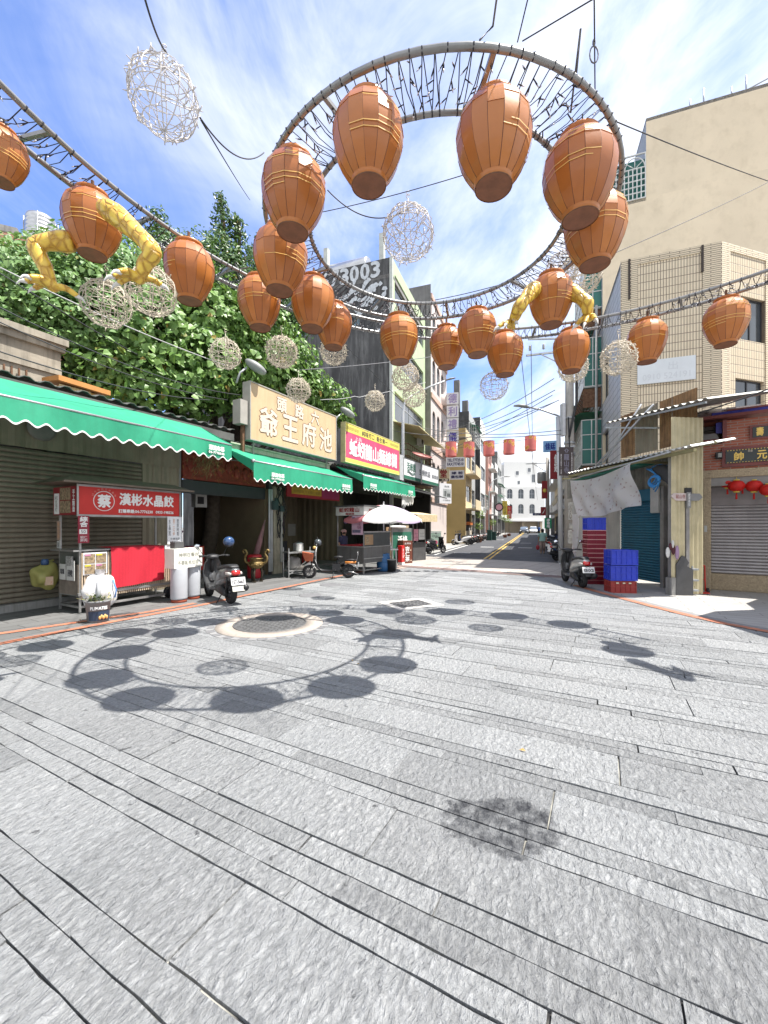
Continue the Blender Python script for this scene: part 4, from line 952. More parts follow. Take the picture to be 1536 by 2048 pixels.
blade('blade_sign', 'red vertical sign with pale lettering further down the left side', 1014, 1022.5, 1012, 1037, 60, [lambda m, w, h: m.text('牛肉麵', w / 2, h / 2, w * .6, h * .85, -.008, 1, vert=True)], [mat('sign_red', (.52, .03, .03), .5), mat('letter_cream')])
# ================================================================== right-hand buildings
tileb = brickmat('cream_tile_upright', (.66, .555, .395), (.70, .595, .43), (.13, .10, .075), .088, .29, .011, 0, .45, .6, .0, (.2, .15, .1))  # shadow in the tile grooves is put into the dark mortar colour
tileq = brickmat('cream_tile_flat', (.67, .565, .40), (.71, .605, .435), (.13, .10, .075), .6, .068, .011, .5, .45, .6)  # same mortar colour, with the groove shadow in it
tilea = brickmat('grey_tile_band', (.46, .455, .46), (.50, .495, .50), (.06, .06, .06), .9, .27, .013, .0, .45, .5, .3, (.30, .28, .25))
pA1, pA0, pBC, pC = rs(1.0, 0), rs(-3.27, 0), Vector((11.5, 14.0, 0)), Vector((15.6, 15.25, 0))
r = thing('tiled_corner_building', 'cream tiled corner building with dark grooves and blank white signboard', 'building', pA0)
def wf(p0, p1, lst):
    d = p1 - p0; f = Frame(p0, math.atan2(d.y, d.x)); o = []
    for x0, y0, x1, y1 in lst:
        a, b = f.at(x0, y1), f.at(x1, y0); o.append((a[0], b[0], a[1], b[1]))
    return o
hT = 11.35
fA = Frame(pA1, math.atan2(*(pA0 - pA1).yx)); tw = [fA.at(1199, 800)[0], fA.at(1217, 800)[0]]
winA = [(tw[0], tw[1], z, z + 1.75) for z in (4.15, 7.3)]
wallface(r, pA1, pA0, 0, hT, tilea, [], winA, darkalu, glass, 1)
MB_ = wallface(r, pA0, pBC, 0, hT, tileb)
wB = (pBC - pA0).length
winC = wf(pBC, pC, [(1481, 602, 1530, 678), (1471, 764, 1528, 830)])
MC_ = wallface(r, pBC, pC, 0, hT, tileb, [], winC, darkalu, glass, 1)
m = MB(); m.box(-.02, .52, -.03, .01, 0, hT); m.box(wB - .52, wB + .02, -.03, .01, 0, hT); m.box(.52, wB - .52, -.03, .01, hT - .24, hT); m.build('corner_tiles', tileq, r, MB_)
wC = (pC - pBC).length
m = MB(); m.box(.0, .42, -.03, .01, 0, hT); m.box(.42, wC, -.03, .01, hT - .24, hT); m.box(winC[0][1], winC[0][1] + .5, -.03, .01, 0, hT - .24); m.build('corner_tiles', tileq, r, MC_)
q = [pA1, pA0, pBC, pC, pC + Vector((1, 4, 0))]; slab_roof(r, [(p.x, p.y) for p in q], hT + .003, .2, conc2)
fB = Frame(pA0, math.atan2(*(pBC - pA0).yx))
m = MB(); 
for px, y0, y1 in [(1258, 520, 600), (1404, 492, 545)]:
    t_, zb = fB.at(px, y1); m.box(t_ - .03, t_ + .03, -.07, -.02, zb, fB.at(px, y0)[1])
m.build('drain_channel', mat('dark_groove', (.05, .04, .035), .8), r, MB_)
a, b = fB.at(1274, 771), fB.at(1390, 697)
o = thing('blank_signboard', 'bleached white signboard with faint digits on the cream tiled wall', 'signboard', fB.w(a[0], .06, a[1]), fB.a)
w, h = b[0] - a[0], b[1] - a[1] - .25
m = MB(); m.box(0, w, -.02, .04, 0, h); m.text('0910 524191', w / 2, h * .27, w * .82, h * .26, -.024, 1); m.text('出', w * .62, h * .68, h * .34, h * .36, -.024, 1); m.build('sign_face', [mat('bleached_white', (.62, .65, .67), .5, var=.05, scale=2), mat('faint_letter', (.55, .575, .60), .5, var=0)], o)
# tall beige block behind
beigeb = mat('beige_render', (.72, .61, .445), .85, var=.09, scale=.35, streak=.28, streakc=(.40, .32, .21), stscale=(1.3, 1.3, 1.0), bump=.15, bscale=10)
rb = rs(1.0, 0); r = thing('beige_apartment_block', 'tall plain beige apartment block with green caged balconies', 'building', rb)
def lr(s, a): p = rs(s, a); return (p.x, p.y)
Mf = wallface(r, lr(6.0, 0), lr(1.02, 0), 0, 16.45, gw, [], [(.5, 4.4, z, z + 1.7) for z in (4.6, 8.0, 11.4, 14.2)], alu, glass, 2)
Ms = wallface(r, lr(1.02, 0), lr(1.02, 17), 0, 16.45, beigeb)
wallface(r, lr(1.02, 1.75), lr(1.02, 17), 16.45, 20.0, beigeb); wallface(r, lr(6, 1.75), lr(1.02, 1.75), 16.45, 20.0, gw)
slab_roof(r, [lr(1.02, 1.75), lr(1.02, 17), lr(6, 17), lr(6, 1.75)], 20.02, .15, conc2)
slab_roof(r, [lr(1.02, 0), lr(1.02, 1.75), lr(6, 1.75), lr(6, 0)], 16.47, .15, conc2, 'terrace')
gpan = mat('green_glazed_sheet', (.03, .15, .125), .3, var=.12, scale=1)
def balcony(z0, z1):
    m = MB(); r_ = .02; a0, a1 = .05, 1.72
    for i in range(11):
        x = a0 + (a1 - a0) * i / 10; m.box(x - r_, x + r_, -.04, 0, z0, z1 - (.65 if i % 5 else 0))
    for i in range(6): z = z0 + (z1 - .65 - z0) * i / 5; m.box(a0, a1, -.044, .004, z - r_, z + r_)
    m.box(a0, a1, -.05, .01, z1 - .05, z1)
    for cx in (a0 + .42, a0 + 1.25):
        m.tube([(cx + .4 * math.cos(k * math.pi / 10), -.02, z1 - .65 + .5 * math.sin(k * math.pi / 10)) for k in range(11)], .025, 5)
        for k in (2, 5, 8): m.rod((cx, -.02, z1 - .65), (cx + .4 * math.cos(k * math.pi / 10), -.02, z1 - .65 + .5 * math.sin(k * math.pi / 10)), .018, 5)
    o = m.build('balcony_grille', cagew, r, Ms); MB().box(a0, a1, .1, .13, z0, z1 - .2).build('green_panel', gpan, o, None)
    return o
balcony(16.47, 18.5)
def gcage(a, b, z0, z1, out, roof):
    k = MB(); rr = .02; nx = 8
    for i in range(nx + 1):
        x = a + (b - a) * i / nx; k.box(x - rr, x + rr, -out - rr, -out + rr, z0, z1)
    for z in [z0 + (z1 - z0) * i / 3 for i in range(4)]:
        k.box(a, b, -out - rr - .002, -out + rr + .002, z - rr, z + rr); k.box(b - rr, b + rr, -out, 0, z - rr, z + rr); k.box(a - rr, a + rr, -out, 0, z - rr, z + rr)
    k.box(b - rr - .002, b + rr + .002, -out * .5 - rr, -out * .5 + rr, z0, z1)
    for i in range(7):
        x = a + (b - a) * i / 6; k.box(x - .012, x + .012, -out, -.05, z0 - .06, z0 - .04)
    o = k.build('window_cage', cagew, r, Mf); q = MB(); q.box(b - .012, b - .004, -out + .03, -.01, z0, z1); q.box(a, b, -out, -.01, z0 - .03, z0 - .01)
    q.build('green_panel', gpan, o)
    if roof:
        q = MB(); pts = [(-out - .5 * math.sin(i / 6 * 1.5), z1 + .35 - .75 * (1 - math.cos(i / 6 * 1.5))) for i in range(7)]; vs = []
        pts = [(0, z1 + .35)] + pts; vs = [p for y, z in pts for p in ((a - .1, y, z), (b + .1, y, z))]
        q.add(vs, [(2 * i, 2 * i + 1, 2 * i + 3, 2 * i + 2) for i in range(len(pts) - 1)] ); q.build('cage_roof', grn, o)
gcage(.4, 4.7, 4.6, 6.7, .85, True); gcage(.4, 4.7, 8.3, 10.6, .75, False); gcage(.4, 4.7, 12.0, 14.3, .75, False)
m = MB()
for zb in (3.6, 7.3, 11.0):
    for i in range(9): m.box(.4 + i * .53, .44 + i * .53, -.8, -.02, zb, zb + .9) if i in (0, 8) else m.box(.4 + i * .53, .43 + i * .53, -.8, -.77, zb, zb + .9)
    for k in range(5): m.box(.4, 4.7, -.81, -.775, zb + .2 * k, zb + .03 + .2 * k)
    for k in range(6): m.box(.4, 4.7, -.75 + .14 * k, -.72 + .14 * k, zb - .02, zb)
m.build('lattice_rack', rust, r, Mf)
ac_unit(r, Mf, .2, 7.0, -.6, 1.1)
MB().rod((4.9, -.25, 0), (4.9, -.25, 12), .06).build('drain_pipe', mat('old_pipe'), r, Mf)
m = MB(); t_ = 9.5
for i in range(7): m.rod((3 + i * .5, .3, 20), (3 + i * .5, .3, 20.25 + .3 * (i % 3)), .03, 5)
m.rod((5.2, .4, 20.2), (7.4, .4, 20.9), .03, 5); m.rod((8.6, 1.0, 20), (8.6, 1.0, 22.6), .06, 6); m.build('aerial', galv, r, Ms)
# further down the right side
house('R', 6.2, 10.2, 5.3, 12.2, 'narrow grey house with caged windows beyond the beige block', ww, greyside, wins='wide', cages=(rust, grn), acs=2, seed=21)
house('R', 10.3, 15, 5.2, 9.6, 'low house with rusty window cages near the transformer pole', gw, greyside, wins='wide', cages=(cagew, None), acs=2, seed=22)
house('R', 15.2, 21, 5.0, 11.0, 'brown tiled house in the shade of the right pavement', bw_, greyside, wins='wide', cages=(rust, None), acs=1, seed=23)
house('R', 21.2, 30, 5.2, 8.6, 'two storey white house far along the right side', ww, ww, wins='pair', balc=ww, seed=24)
house('R', 30.2, 42, 5.0, 9.4, 'pale house with balconies at the far right end', cw, ww, wins='wide', balc=ww, seed=25)
house('R', 42.2, 62, 5.2, 8.2, 'last grey house on the right side before the bend', gw, ww, wins='pair', seed=26)
# ---------------------------------------------------------------- corner shop with blue shutter
C_ = CORN
r = thing('corner_shop', 'makeshift corner shop of rusty sheets with blue shutter and tin eaves', 'shop', C_.o, C_.a)
teal = mat('shutter_teal', (.012, .115, .19), .45, .2, var=.15, scale=2, streak=.3, streakc=(.03, .06, .08))
corrc = mat('cream_corrugated', (.50, .44, .28), .6, .1, var=.14, scale=3, streak=.4, streakc=(.24, .20, .11))
rustc = mat('rusty_corrugated', (.26, .15, .07), .75, .1, var=.3, scale=4, streak=.7, streakc=(.07, .035, .02))
dullp = mat('dull_white_panel', (.40, .39, .36), .7, var=.12, scale=2, streak=.3)
tL = C_.at(1243, 1100)[0]
MB().shutter(tL, 0, .1, 2.35, 0, .075, .02).build('roller_shutter', teal, r)
m = MB(); m.box(tL - .05, .05, -.14, .05, 2.35, 2.68); m.build('shutter_box', teal, r)
m = MB(); m.box(-1.75, -.75, -.15, -.142, 2.38, 2.62, 0); m.text('招財進寶', -1.25, 2.5, .8, .17, -.153, 1, bold=.006); m.build('red_strip', [mat('red_paper'), mat('banner_gold')], r)
m = MB(); m.box(-4.3, tL - .06, 0, .1, 0, 2.9); m.box(-3.3, -3.26, -.02, 0, 0, 2.9); m.box(-4.3, tL - .06, -.02, 0, 1.0, 1.03); m.box(-2.9, -2.5, -.02, 0, 1.1, 2.3); m.build('panel_wall', dullp, r)
m = MB(); m.box(.02, .14, -.12, .06, 0, 2.7); m.box(.16, 1.1, -.02, .05, 0, 3.4); m.box(1.0, 1.12, -.74, -.62, .0, 3.5); m.build('post', mat('grey_post', (.26, .25, .24), .6, .3, var=.2, streak=.4), r)
m = MB(); m.corr(tL - 3, 1.0, 2.68, 3.5, -.02, .12, .02); m.build('upper_sheet', mat('grey_corrugated', (.2, .19, .16), .7, var=.25, streak=.5), r)
m = MB(); m.T = Matrix.Translation((1.14, -.78, 0)) @ Matrix.Rotation(R(90), 4, 'Z'); m.corr(0, .84, .02, 4.25, 0, .12, .03); m.build('corner_sheet', corrc, r)
m = MB(); m.box(1.02, 1.2, -.82, -.66, 0, .42); m.build('post_foot', conc2, r)
zE = 3.42; T0, T1 = C_.at(1136, 948, .95)[0], C_.at(1386, 894, .95)[0]
m = MB(); m.roofsheet((T0, -.98, zE), (T1, -.98, zE - .02), (T1, .1, zE + .17), (T0, .1, zE + .19), .17, .035); m.build('lower_roof', mat('pale_tin', (.55, .55, .53), .45, .4, var=.12, scale=3), r)
m = MB(); m.beam((T0, -.9, zE - .09), (T1, -.9, zE - .10), .05); m.beam((T0, -.4, zE + .1), (T1, -.4, zE + .08), .04)
for t_ in (T0 + .1, -3.4, -1.6, .3): m.beam((t_, -.92, zE - .12), (t_, .1, zE - .12), .035)
m.build('eave_beam', mat('olive_beam', (.20, .18, .09), .7, var=.2), r)
ua, ub = C_.at(1242, 900, .05)[0], C_.at(1345, 900, .05)[0]
m = MB(); m.corr(ua, ua + .6, zE + .3, 5.0, -.05, .12, .025, 1); m.corr(ua + .62, ua + 1.5, zE + .3, 5.0, -.06, .16, .02, 0); m.corr(ua + 1.52, ub, zE + .3, 5.0, -.05, .09, .02, 1); m.corr(ub, 1.12, zE + .3, 5.0, -.05, .09, .02, 1)
m.build('upper_wall', [mat('beige_sheet'), rustc], r)
ta, tb = C_.at(1200, 862, .75)[0], C_.at(1400, 810, .75)[0]
m = MB(); m.roofsheet((ta, -.55, 4.78), (tb, -.55, 4.46), (tb + .2, 1.2, 4.68), (ta, 1.2, 5.02), .22, .04); m.build('upper_roof', mat('dark_tin', (.22, .215, .2), .5, .4, var=.2), r)
m = MB(); m.rod((ua + .4, -.9, zE + .1), (ua + 1.3, -.4, 5.0), .025); m.rod((ta + .1, -.95, zE + .05), (ta + 1.6, -.3, 4.9), .03); m.beam((ta + .2, -.7, 4.6), (ta + 1.5, .0, 4.3), .03); m.beam((ta + .1, -.6, 4.72), (tb, -.6, 4.38), .03); m.build('strut', galv, r)
m = MB(); m.box(-.25, .05, -.2, -.05, 2.0, 2.72); m.build('white_case', mat('dim_white'), r, bevel=.03)
# green tarp roll and floral sheet hung from the eave
r = thing('green_tarp', 'dark green tarpaulin edge tucked under the tin eave', 'tarpaulin', C_.w(T0 + .15, .88, zE - .3), C_.a)
m = MB(); m.hexa([(0, 0, .02), (3.0, 0, .12), (3.0, .5, .15), (0, .5, .05)], [(0, 0, .06), (3.0, 0, .2), (3.0, .5, .19), (0, .5, .09)]); m.build('tarp', mat('dark_green_tarp', (.02, .13, .09), .6), r)
shm = bpy.data.materials.new('floral_sheet'); shm.use_nodes = True; t = shm.node_tree; b = t.nodes['Principled BSDF']
co = t.nodes.new('ShaderNodeTexCoord').outputs['Object']; vo = t.nodes.new('ShaderNodeTexVoronoi'); vo.inputs['Scale'].default_value = 9; L(t, mapping(t, mix_col(t, .15, co, noise(t, co, 5)), (1, .2, 1)), vo.inputs['Vector'])
c = mix_col(t, math_node(t, 'MULTIPLY', maprange(t, vo.outputs['Distance'], .30, .12), maprange(t, noise(t, co, 2.2, 4), .36, .52)), (.86, .83, .83), (.50, .34, .33))
L(t, c, b.inputs['Base Color']); b.inputs['Roughness'].default_value = .9; tr = t.nodes.new('ShaderNodeBsdfTranslucent'); L(t, c, tr.inputs[0]); mx = t.nodes.new('ShaderNodeMixShader'); mx.inputs[0].default_value = .6
L(t, b.outputs[0], mx.inputs[1]); L(t, tr.outputs[0], mx.inputs[2]); L(t, mx.outputs[0], t.nodes['Material Output'].inputs[0])
a0, a1 = C_.at(1140, 961, 1.0), C_.at(1262, 926, 1.0); b0_, b1_ = C_.at(1152, 1031, 1.05), C_.at(1268, 1011, 1.15)
r = thing('floral_sheet', 'white floral bed sheet drying under the tin eave', 'bed sheet', C_.w(a0[0], 1.0, 0), C_.a)
m = MB(); n, k = 48, 26; vs = []
for j in range(k + 1):
    v = j / k
    for i in range(n + 1):
        u = i / n
        top = (a0[0] + (a1[0] - a0[0]) * u, a0[1] + (a1[1] - a0[1]) * u - .16 * math.sin(math.pi * u) ** 1 * (1 - u * .3))
        bot = (b0_[0] + (b1_[0] - b0_[0]) * u, b0_[1] + (b1_[1] - b0_[1]) * u - .12 * math.sin(math.pi * min(1, u * 1.25)))
        x = top[0] + (bot[0] - top[0]) * v; z = top[1] + (bot[1] - top[1]) * v
        f = math.sin(math.pi * v) ** .6
        y = -.07 * f * math.sin(u * 9 + v * 2.6 - 1) * (.4 + .5 * u) - .05 * math.sin(u * 23 - v * 6) * v - .06 * math.sin(v * 5 + u * 14) * f
        vs.append((x - a0[0], y, z))
m.add(vs, [(j * (n + 1) + i, (j + 1) * (n + 1) + i, (j + 1) * (n + 1) + i + 1, j * (n + 1) + i + 1) for j in range(k) for i in range(n)], 0, True)
vs = []
for j in range(16):
    v = j / 15; z = b0_[1] + .05 - 1.45 * v
    for i in range(7): vs.append((.03 + .02 * math.sin(v * 3) + (i / 6) * .42 * (1 - v * .75) , .05 + .06 * math.sin(i * 2.1 + v * 2), z))
m.add(vs, [(j * 7 + i, (j + 1) * 7 + i, (j + 1) * 7 + i + 1, j * 7 + i + 1) for j in range(15) for i in range(6)], 0, True)
m.build('cloth', shm, r)
m = MB(); m.rod((-.1, 0, a0[1] + .02), (a1[0] - a0[0] + 1.3, 0, a1[1] + .06), .02); m.build('pole', galv, r)
# blue-edged bag hanging at the corner
r = thing('hanging_bag', 'black and blue strapped bag hanging from the shop corner', 'bag', pt(1322, 930, 10.2), C_.a)
m = MB(); rng = random.Random(3); bl = mat('strap_blue', (.03, .18, .42), .6, var=.1)
for i in range(4): m.tube([(-.35 + .03 * i + .32 * math.sin(k * .35) * (1 - .1 * i), -.1 + .03 * i, -.05 - .055 * k * (1 + .12 * i)) for k in range(9)], .018, 5, 0)
m.tube([(.0, 0, 0), (.2, .02, -.1), (.28, .03, -.25)], .02, 5, 0); m.tube([(-.3, 0, -.02), (-.05, .02, .02), (.15, .03, -.05)], .018, 5, 0)
for i in range(3): m.tube([(-.05 + .17 * math.cos(k * .55), -.12 - .02 * i, -.38 + .13 * math.sin(k * .55) - .02 * i) for k in range(12)], .02, 5, 0)
m.build('strap', bl, r)
m = MB(); m.loft([(-.28, 0, -.1, .04, .05), (-.1, .02, -.14, .1, .16), (.1, .02, -.2, .12, .2), (.26, .02, -.32, .08, .22), (.3, .02, -.5, .03, .08)], 10, 0); m.build('bag_body', mat('black_fabric', (.03, .03, .032), .8), r)
# crates
cr_red = mat('crate_red', (.30, .035, .03), .5, var=.12, streak=.2); cr_blue = mat('crate_blue', (.02, .045, .46), .4, var=.15, streak=.25, streakc=(.08, .1, .3)); cr_dred = mat('crate_dark_red', (.22, .012, .03), .5, var=.12)
def crate(w, d, h, m_, rib=5):
    m = MB(); t = .012
    m.box(-w / 2 + .02, w / 2 - .02, -d / 2 + .02, d / 2 - .02, .01, .022)
    for s in (-1, 1):
        y = s * (d / 2 - .02); m.box(-w / 2 + .01, w / 2 - .01, min(y, y - s * t), max(y, y - s * t), .0, h - .01)
        x = s * (w / 2 - .02); m.box(min(x, x - s * t), max(x, x - s * t), -d / 2 + .033, d / 2 - .033, .0, h - .01)
        for z in (h * .04, h * .5, h * .93):
            y0, y1 = sorted((s * (d / 2 - .019), s * (d / 2)))
            m.box(-w / 2, w / 2, y0, y1, z - .012, z + .014); x0, x1 = sorted((s * (w / 2 - .019), s * (w / 2))); m.box(x0, x1, -d / 2 + .02, d / 2 - .02, z - .012, z + .014)
        for i in range(rib + 1):
            x = -w / 2 + .012 + (w - .024) * i / rib; y0, y1 = sorted((s * (d / 2 - .019), s * (d / 2 - .003))); m.box(x - .008, x + .008, y0, y1, .01, h - .02)
        for i in range(4):
            y = -d / 2 + .03 + (d - .06) * i / 3; x0, x1 = sorted((s * (w / 2 - .019), s * (w / 2 - .003))); m.box(x0, x1, y - .008, y + .008, .01, h - .02)
    return m
ca = R(-7); pc = Vector((5.90, 10.25, 0))
def put(ob, loc, rz, lab, cat, grp): ob.location = loc; ob.rotation_euler = (0, 0, rz); return tag(ob, lab, cat, grp)
m = crate(.60, .42, .30, None); c = m.build('crate', cr_red); put(c, pc, ca, 'red crate at the bottom of the short stack, under two blue crates', 'crate', 'crates of the short stack')
m = MB(); 
for x in (-.15, 0, .14): m.box(x - .03, x + .03, -.222, -.2112, .235, .265)
m.build('label_tag', mat('tag_cream', (.6, .56, .42), .6), c)
m = crate(.63, .44, .38, None); c = m.build('crate', cr_blue); put(c, pc + Vector((0.01, 0, .305)), ca, 'blue crate resting directly on the red crate of the short stack', 'crate', 'crates of the short stack')
c2 = c.copy(); COL.objects.link(c2); put(c2, pc + Vector((.015, 0, .69)), ca + R(1.5), 'blue crate on top of the short stack beside the blue shutter', 'crate', 'crates of the short stack')
ps = Vector((6.02, 11.75, 0)); q = crate(.50, .40, .125, None, 2)
for s in (-1, 1): q.box(-.252, .252, min(s * .185, s * .204), max(s * .185, s * .204), .108, .124, 1); q.box(min(s * .235, s * .254), max(s * .235, s * .254), -.185, .185, .108, .124, 1)
base = q.build('crate', [cr_dred, mat('crate_rim', (.62, .34, .32), .5, var=.1)]); rng = random.Random(6)
for i in range(12):
    o = base if i == 0 else base.copy()
    if i: COL.objects.link(o)
    put(o, ps + Vector((rng.uniform(-.008, .008), rng.uniform(-.008, .008), .128 * i)), ca + R(rng.uniform(-1, 1)), 'dark red shallow tray in the tall stack below the floral sheet', 'crate', 'red trays of the tall stack')
put(crate(.50, .40, .36, None).build('crate', cr_blue), ps + Vector((0, 0, .128 * 12)), ca, 'blue crate on the top of the tall stack of red trays', 'crate', None)
r = thing('red_bin', 'orange red plastic bin between the tall and short crate stacks', 'bin', Vector((6.25, 11.2, 0)))
MB().lathe([(.15, 0), (.19, .55), (.2, .57), (.17, .57), (.14, .1)], 22, capt=False).build('bin', mat('orange_red_plastic', (.50, .06, .02), .4), r); MB().lathe([(.195, .575), (.205, .6), (.15, .64)], 22).build('lid', mat('dim_white'), r)
# ---------------------------------------------------------------- brick temple
rbk = brickmat('temple_brick', (.32, .085, .05), (.37, .13, .08), (.30, .22, .185), .26, .065, .010, .5, .85, .6, .3, (.16, .07, .05))
gran = mat('granite', (.34, .27, .18), .85, var=.25, scale=30, bump=.8, bscale=45, spots=.35, spotc=(.12, .10, .07))
T_ = TMP
r = thing('brick_temple', 'small red brick temple with granite doorframe and grey roller shutter', 'temple', T_.o, T_.a)
x1 = T_.at(1406, 1050)[0]; x2 = x1 + .36; x3 = 2.55
zc = 4.28
facade_mesh(6.2, 0, zc, [(x1 + .05, x3 + .3, 0, 2.9), (0, .62, 3.72, zc)], .55).build('brick_wall', rbk, r)
m = MB(); m.box(-.03, .0, .02, .8, 0, 3.7); m.build('side_wall', rbk, r)
m = MB(); m.box(x1, x1 + .16, -.05, .55, 0, 2.86); m.box(x3, x3 + .2, -.05, .55, 0, 2.86); m.box(x1 - .14, x3 + .5, -.06, .5, 2.86, 3.06); m.build('granite_frame', gran, r, bevel=.012)
m = MB(); m.box(x1 + .16, x3, -.02, .55, 2.66, 2.86); m.build('inner_lintel', mat('grey_lintel', (.22, .21, .2), .7), r)
MB().shutter(x1 + .2, x3 - .06, .42, 2.2, .50, .08, .026).build('roller_shutter', mat('shutter_grey', (.33, .31, .31), .4, .4, var=.12, scale=2, streak=.2), r)
m = MB(); m.box(x1 + .16, x3, .5, .6, 2.15, 2.7); m.box(x3 - .07, x3, .42, .5, .1, 2.2); m.build('upper_panel', mat('dim_grey', (.24, .22, .22), .7), r)
m = MB(); m.box(x1 + .16, x3 - .02, .28, .6, 0, .42); m.build('granite_sill', gran, r, bevel=.03)
# stepped roof ends with blue tile bands
m = MB(); m.box(-.06, .66, -.12, .5, 3.74, 3.82, 0); m.hexa([(-.2, -.1, 3.83), (.55, -.1, 3.83), (.55, .4, 3.83), (-.2, .4, 3.83)], [(0.0, .0, 3.99), (.5, .0, 3.99), (.5, .3, 3.99), (0, .3, 3.99)], 1); m.box(.62, .70, -.1, .3, 3.8, zc, 0); m.box(.5, .62, .05, .2, 3.99, zc - .02, 2)
n = 20; vs = []
def rz_(x): return zc + .06 + .16 * ((x - .5) / 5.7) ** 2 * 1.2
for i in range(n):
    a, b = .1 + 6.1 * i / n, .1 + 6.1 * (i + 1) / n
    m.hexa([(a, -.16, rz_(a)), (b, -.16, rz_(b)), (b, .5, rz_(b)), (a, .5, rz_(a))], [(a, -.16, rz_(a) + .07), (b, -.16, rz_(b) + .07), (b, .5, rz_(b) + .07), (a, .5, rz_(a) + .07)], 0)
    if a > .3: m.hexa([(a, -.08, rz_(a) + .07), (b, -.08, rz_(b) + .07), (b, .3, rz_(b) + .07), (a, .3, rz_(a) + .07)], [(a, -.08, rz_(a) + .15), (b, -.08, rz_(b) + .15), (b, .3, rz_(b) + .15), (a, .3, rz_(a) + .15)], 2)
    if a > .5: m.hexa([(a, -.11, rz_(a) + .151), (b, -.11, rz_(b) + .151), (b, .3, rz_(b) + .151), (a, .3, rz_(a) + .151)], [(a, -.11, rz_(a) + .19), (b, -.11, rz_(b) + .19), (b, .3, rz_(b) + .19), (a, .3, rz_(a) + .19)], 0)
m.hexa([(-.28, -.16, zc + .10), (.12, -.16, zc + .06), (.12, .3, zc + .06), (-.28, .3, zc + .10)], [(-.28, -.16, zc + .12), (.12, -.16, zc + .13), (.12, .3, zc + .13), (-.28, .3, zc + .12)], 0)
m.build('ridge', [mat('dark_red_tile', (.16, .045, .04), .6, var=.2), mat('slate_tile', (.2, .19, .18), .7), mat('cobalt_tile', (.03, .03, .25), .4, var=.3, scale=8)], r)
pa, pb = T_.at(1451, 925, .03), T_.at(1560, 897, .03)
m = MB(); m.box(pa[0] - .07, pa[0] + 2.4, -.05, -.002, 3.12, 3.6); m.build('plaque_frame', mat('dark_red_tile'), r)
gold = mat('gold_paint', (.62, .42, .10), .35, .3, var=.15, scale=20)
m = MB(); m.box(pa[0], pa[0] + 2.3, -.07, -.051, 3.2, 3.53, 0)
for i, ch in enumerate('帥元中'): m.text(ch, pa[0] + .25 + i * .42, 3.36, .17, .2, -.075, 1, bold=.006)
m.text('同治', pa[0] + .46, 3.47, .08, .05, -.075, 2)
for i in range(40): m.box(pa[0] + .03 + i * .056, pa[0] + .055 + i * .056, -.075, -.0705, 3.505, 3.52, 1); m.box(pa[0] + .03 + i * .056, pa[0] + .055 + i * .056, -.075, -.0705, 3.21, 3.222, 1)
m.build('plaque', [mat('plaque_black', (.03, .035, .033), .4), gold, mat('letter_cream')], r)
sa = T_.at(1505, 880, .02)
m = MB(); m.box(sa[0] - .05, sa[0] + .4, -.04, -.002, 3.75, 4.08, 0); m.box(sa[0], sa[0] + .35, -.05, -.0405, 3.79, 4.04, 1); m.text('壽', sa[0] + .13, 3.92, .13, .2, -.053, 2, bold=.006); m.build('small_plaque', [mat('dark_red_tile'), mat('plaque_black'), gold], r)
fl = T_.at(1437, 912, .02)
m = MB(); m.box(fl[0] - .07, fl[0] + .07, -.16, -.02, fl[1] - .08, fl[1] + .08); m.build('spotlight', blackm, r, bevel=.02); MB().box(fl[0] - .02, fl[0] + .05, -.175, -.161, fl[1] - .05, fl[1] + .05).build('spotlight_lens', mat('lamp_lens'), r)
MB().box(x1 + .02, x1 + .08, -.058, -.052, 1.5, 1.66).build('number_plate', mat('dim_white'), r)
# red lanterns in the temple doorway
redl = mat('lantern_red', (.62, .02, .015), .5, var=.12, scale=6, trans=.3); yell = mat('tassel_yellow', (.6, .45, .08), .6)
def redlantern(px, py, q, rad, lab):
    t_, z = T_.at(px, py, q); r = thing('red_lantern', lab, 'lantern', T_.w(t_, q, z), T_.a, 'red lanterns in the temple doorway')
    m = MB(); m.lathe([(rad * .35, -rad * .78), (rad * .75, -rad * .6), (rad, -.0), (rad * .75, rad * .6), (rad * .35, rad * .78)], 18); m.ell((0, 0, 0), (rad * 1.02, rad * 1.02, rad * .8), 20, 10); m.build('globe', redl, r)
    m = MB(); m.lathe([(rad * .36, -rad * .95), (rad * .4, -rad * .76)], 14); m.lathe([(rad * .36, rad * .76), (rad * .36, rad * .92)], 14); m.rod((0, 0, rad * .9), (0, 0, rad * 1.5), .006, 5); m.build('cap', yell, r)
    MB().lathe([(.004, -rad * .95), (.018, -rad * 1.2), (.022, -rad * 1.9)], 8).build('tassel', redl, r); return r
for px, py, q, rad, lab in [(1455, 966, -.12, .15, 'leftmost red lantern in the temple doorway, half hidden'), (1473, 972, .02, .17, 'second red lantern in the temple doorway'), (1485, 966, -.2, .14, 'red lantern tucked behind the second one in the doorway'), (1508, 972, -.02, .17, 'red lantern near the middle of the temple doorway'), (1537, 980, .12, .17, 'bright red sunlit lantern at the edge of the picture')]:
    redlantern(px, py, q, rad, lab)
# rubble wall behind the temple
slate = brickmat('slate_rubble', (.30, .285, .26), (.42, .40, .36), (.12, .11, .10), .4, .08, .015, .4, .9, .9)
r = thing('rubble_wall', 'stack of grey slates and rubble between corrugated sheet and temple roof', 'wall', T_.w(-.35, -.6, 0), T_.a)
rng = random.Random(12); m = MB()
for j in range(26):
    x = -.05
    while x < 1.5:
        l = rng.uniform(.2, .6); z = 3.3 + j * .055; m.box(x, x + l - .01, rng.uniform(-.08, .02), .4, z, z + rng.uniform(.035, .053)); x += l
m.box(0, 1.5, .05, .4, 0, 3.3); m.build('slates', mat('slate_grey', (.30, .285, .26), .9, var=.3, scale=4, island=.35, bump=.5), r)
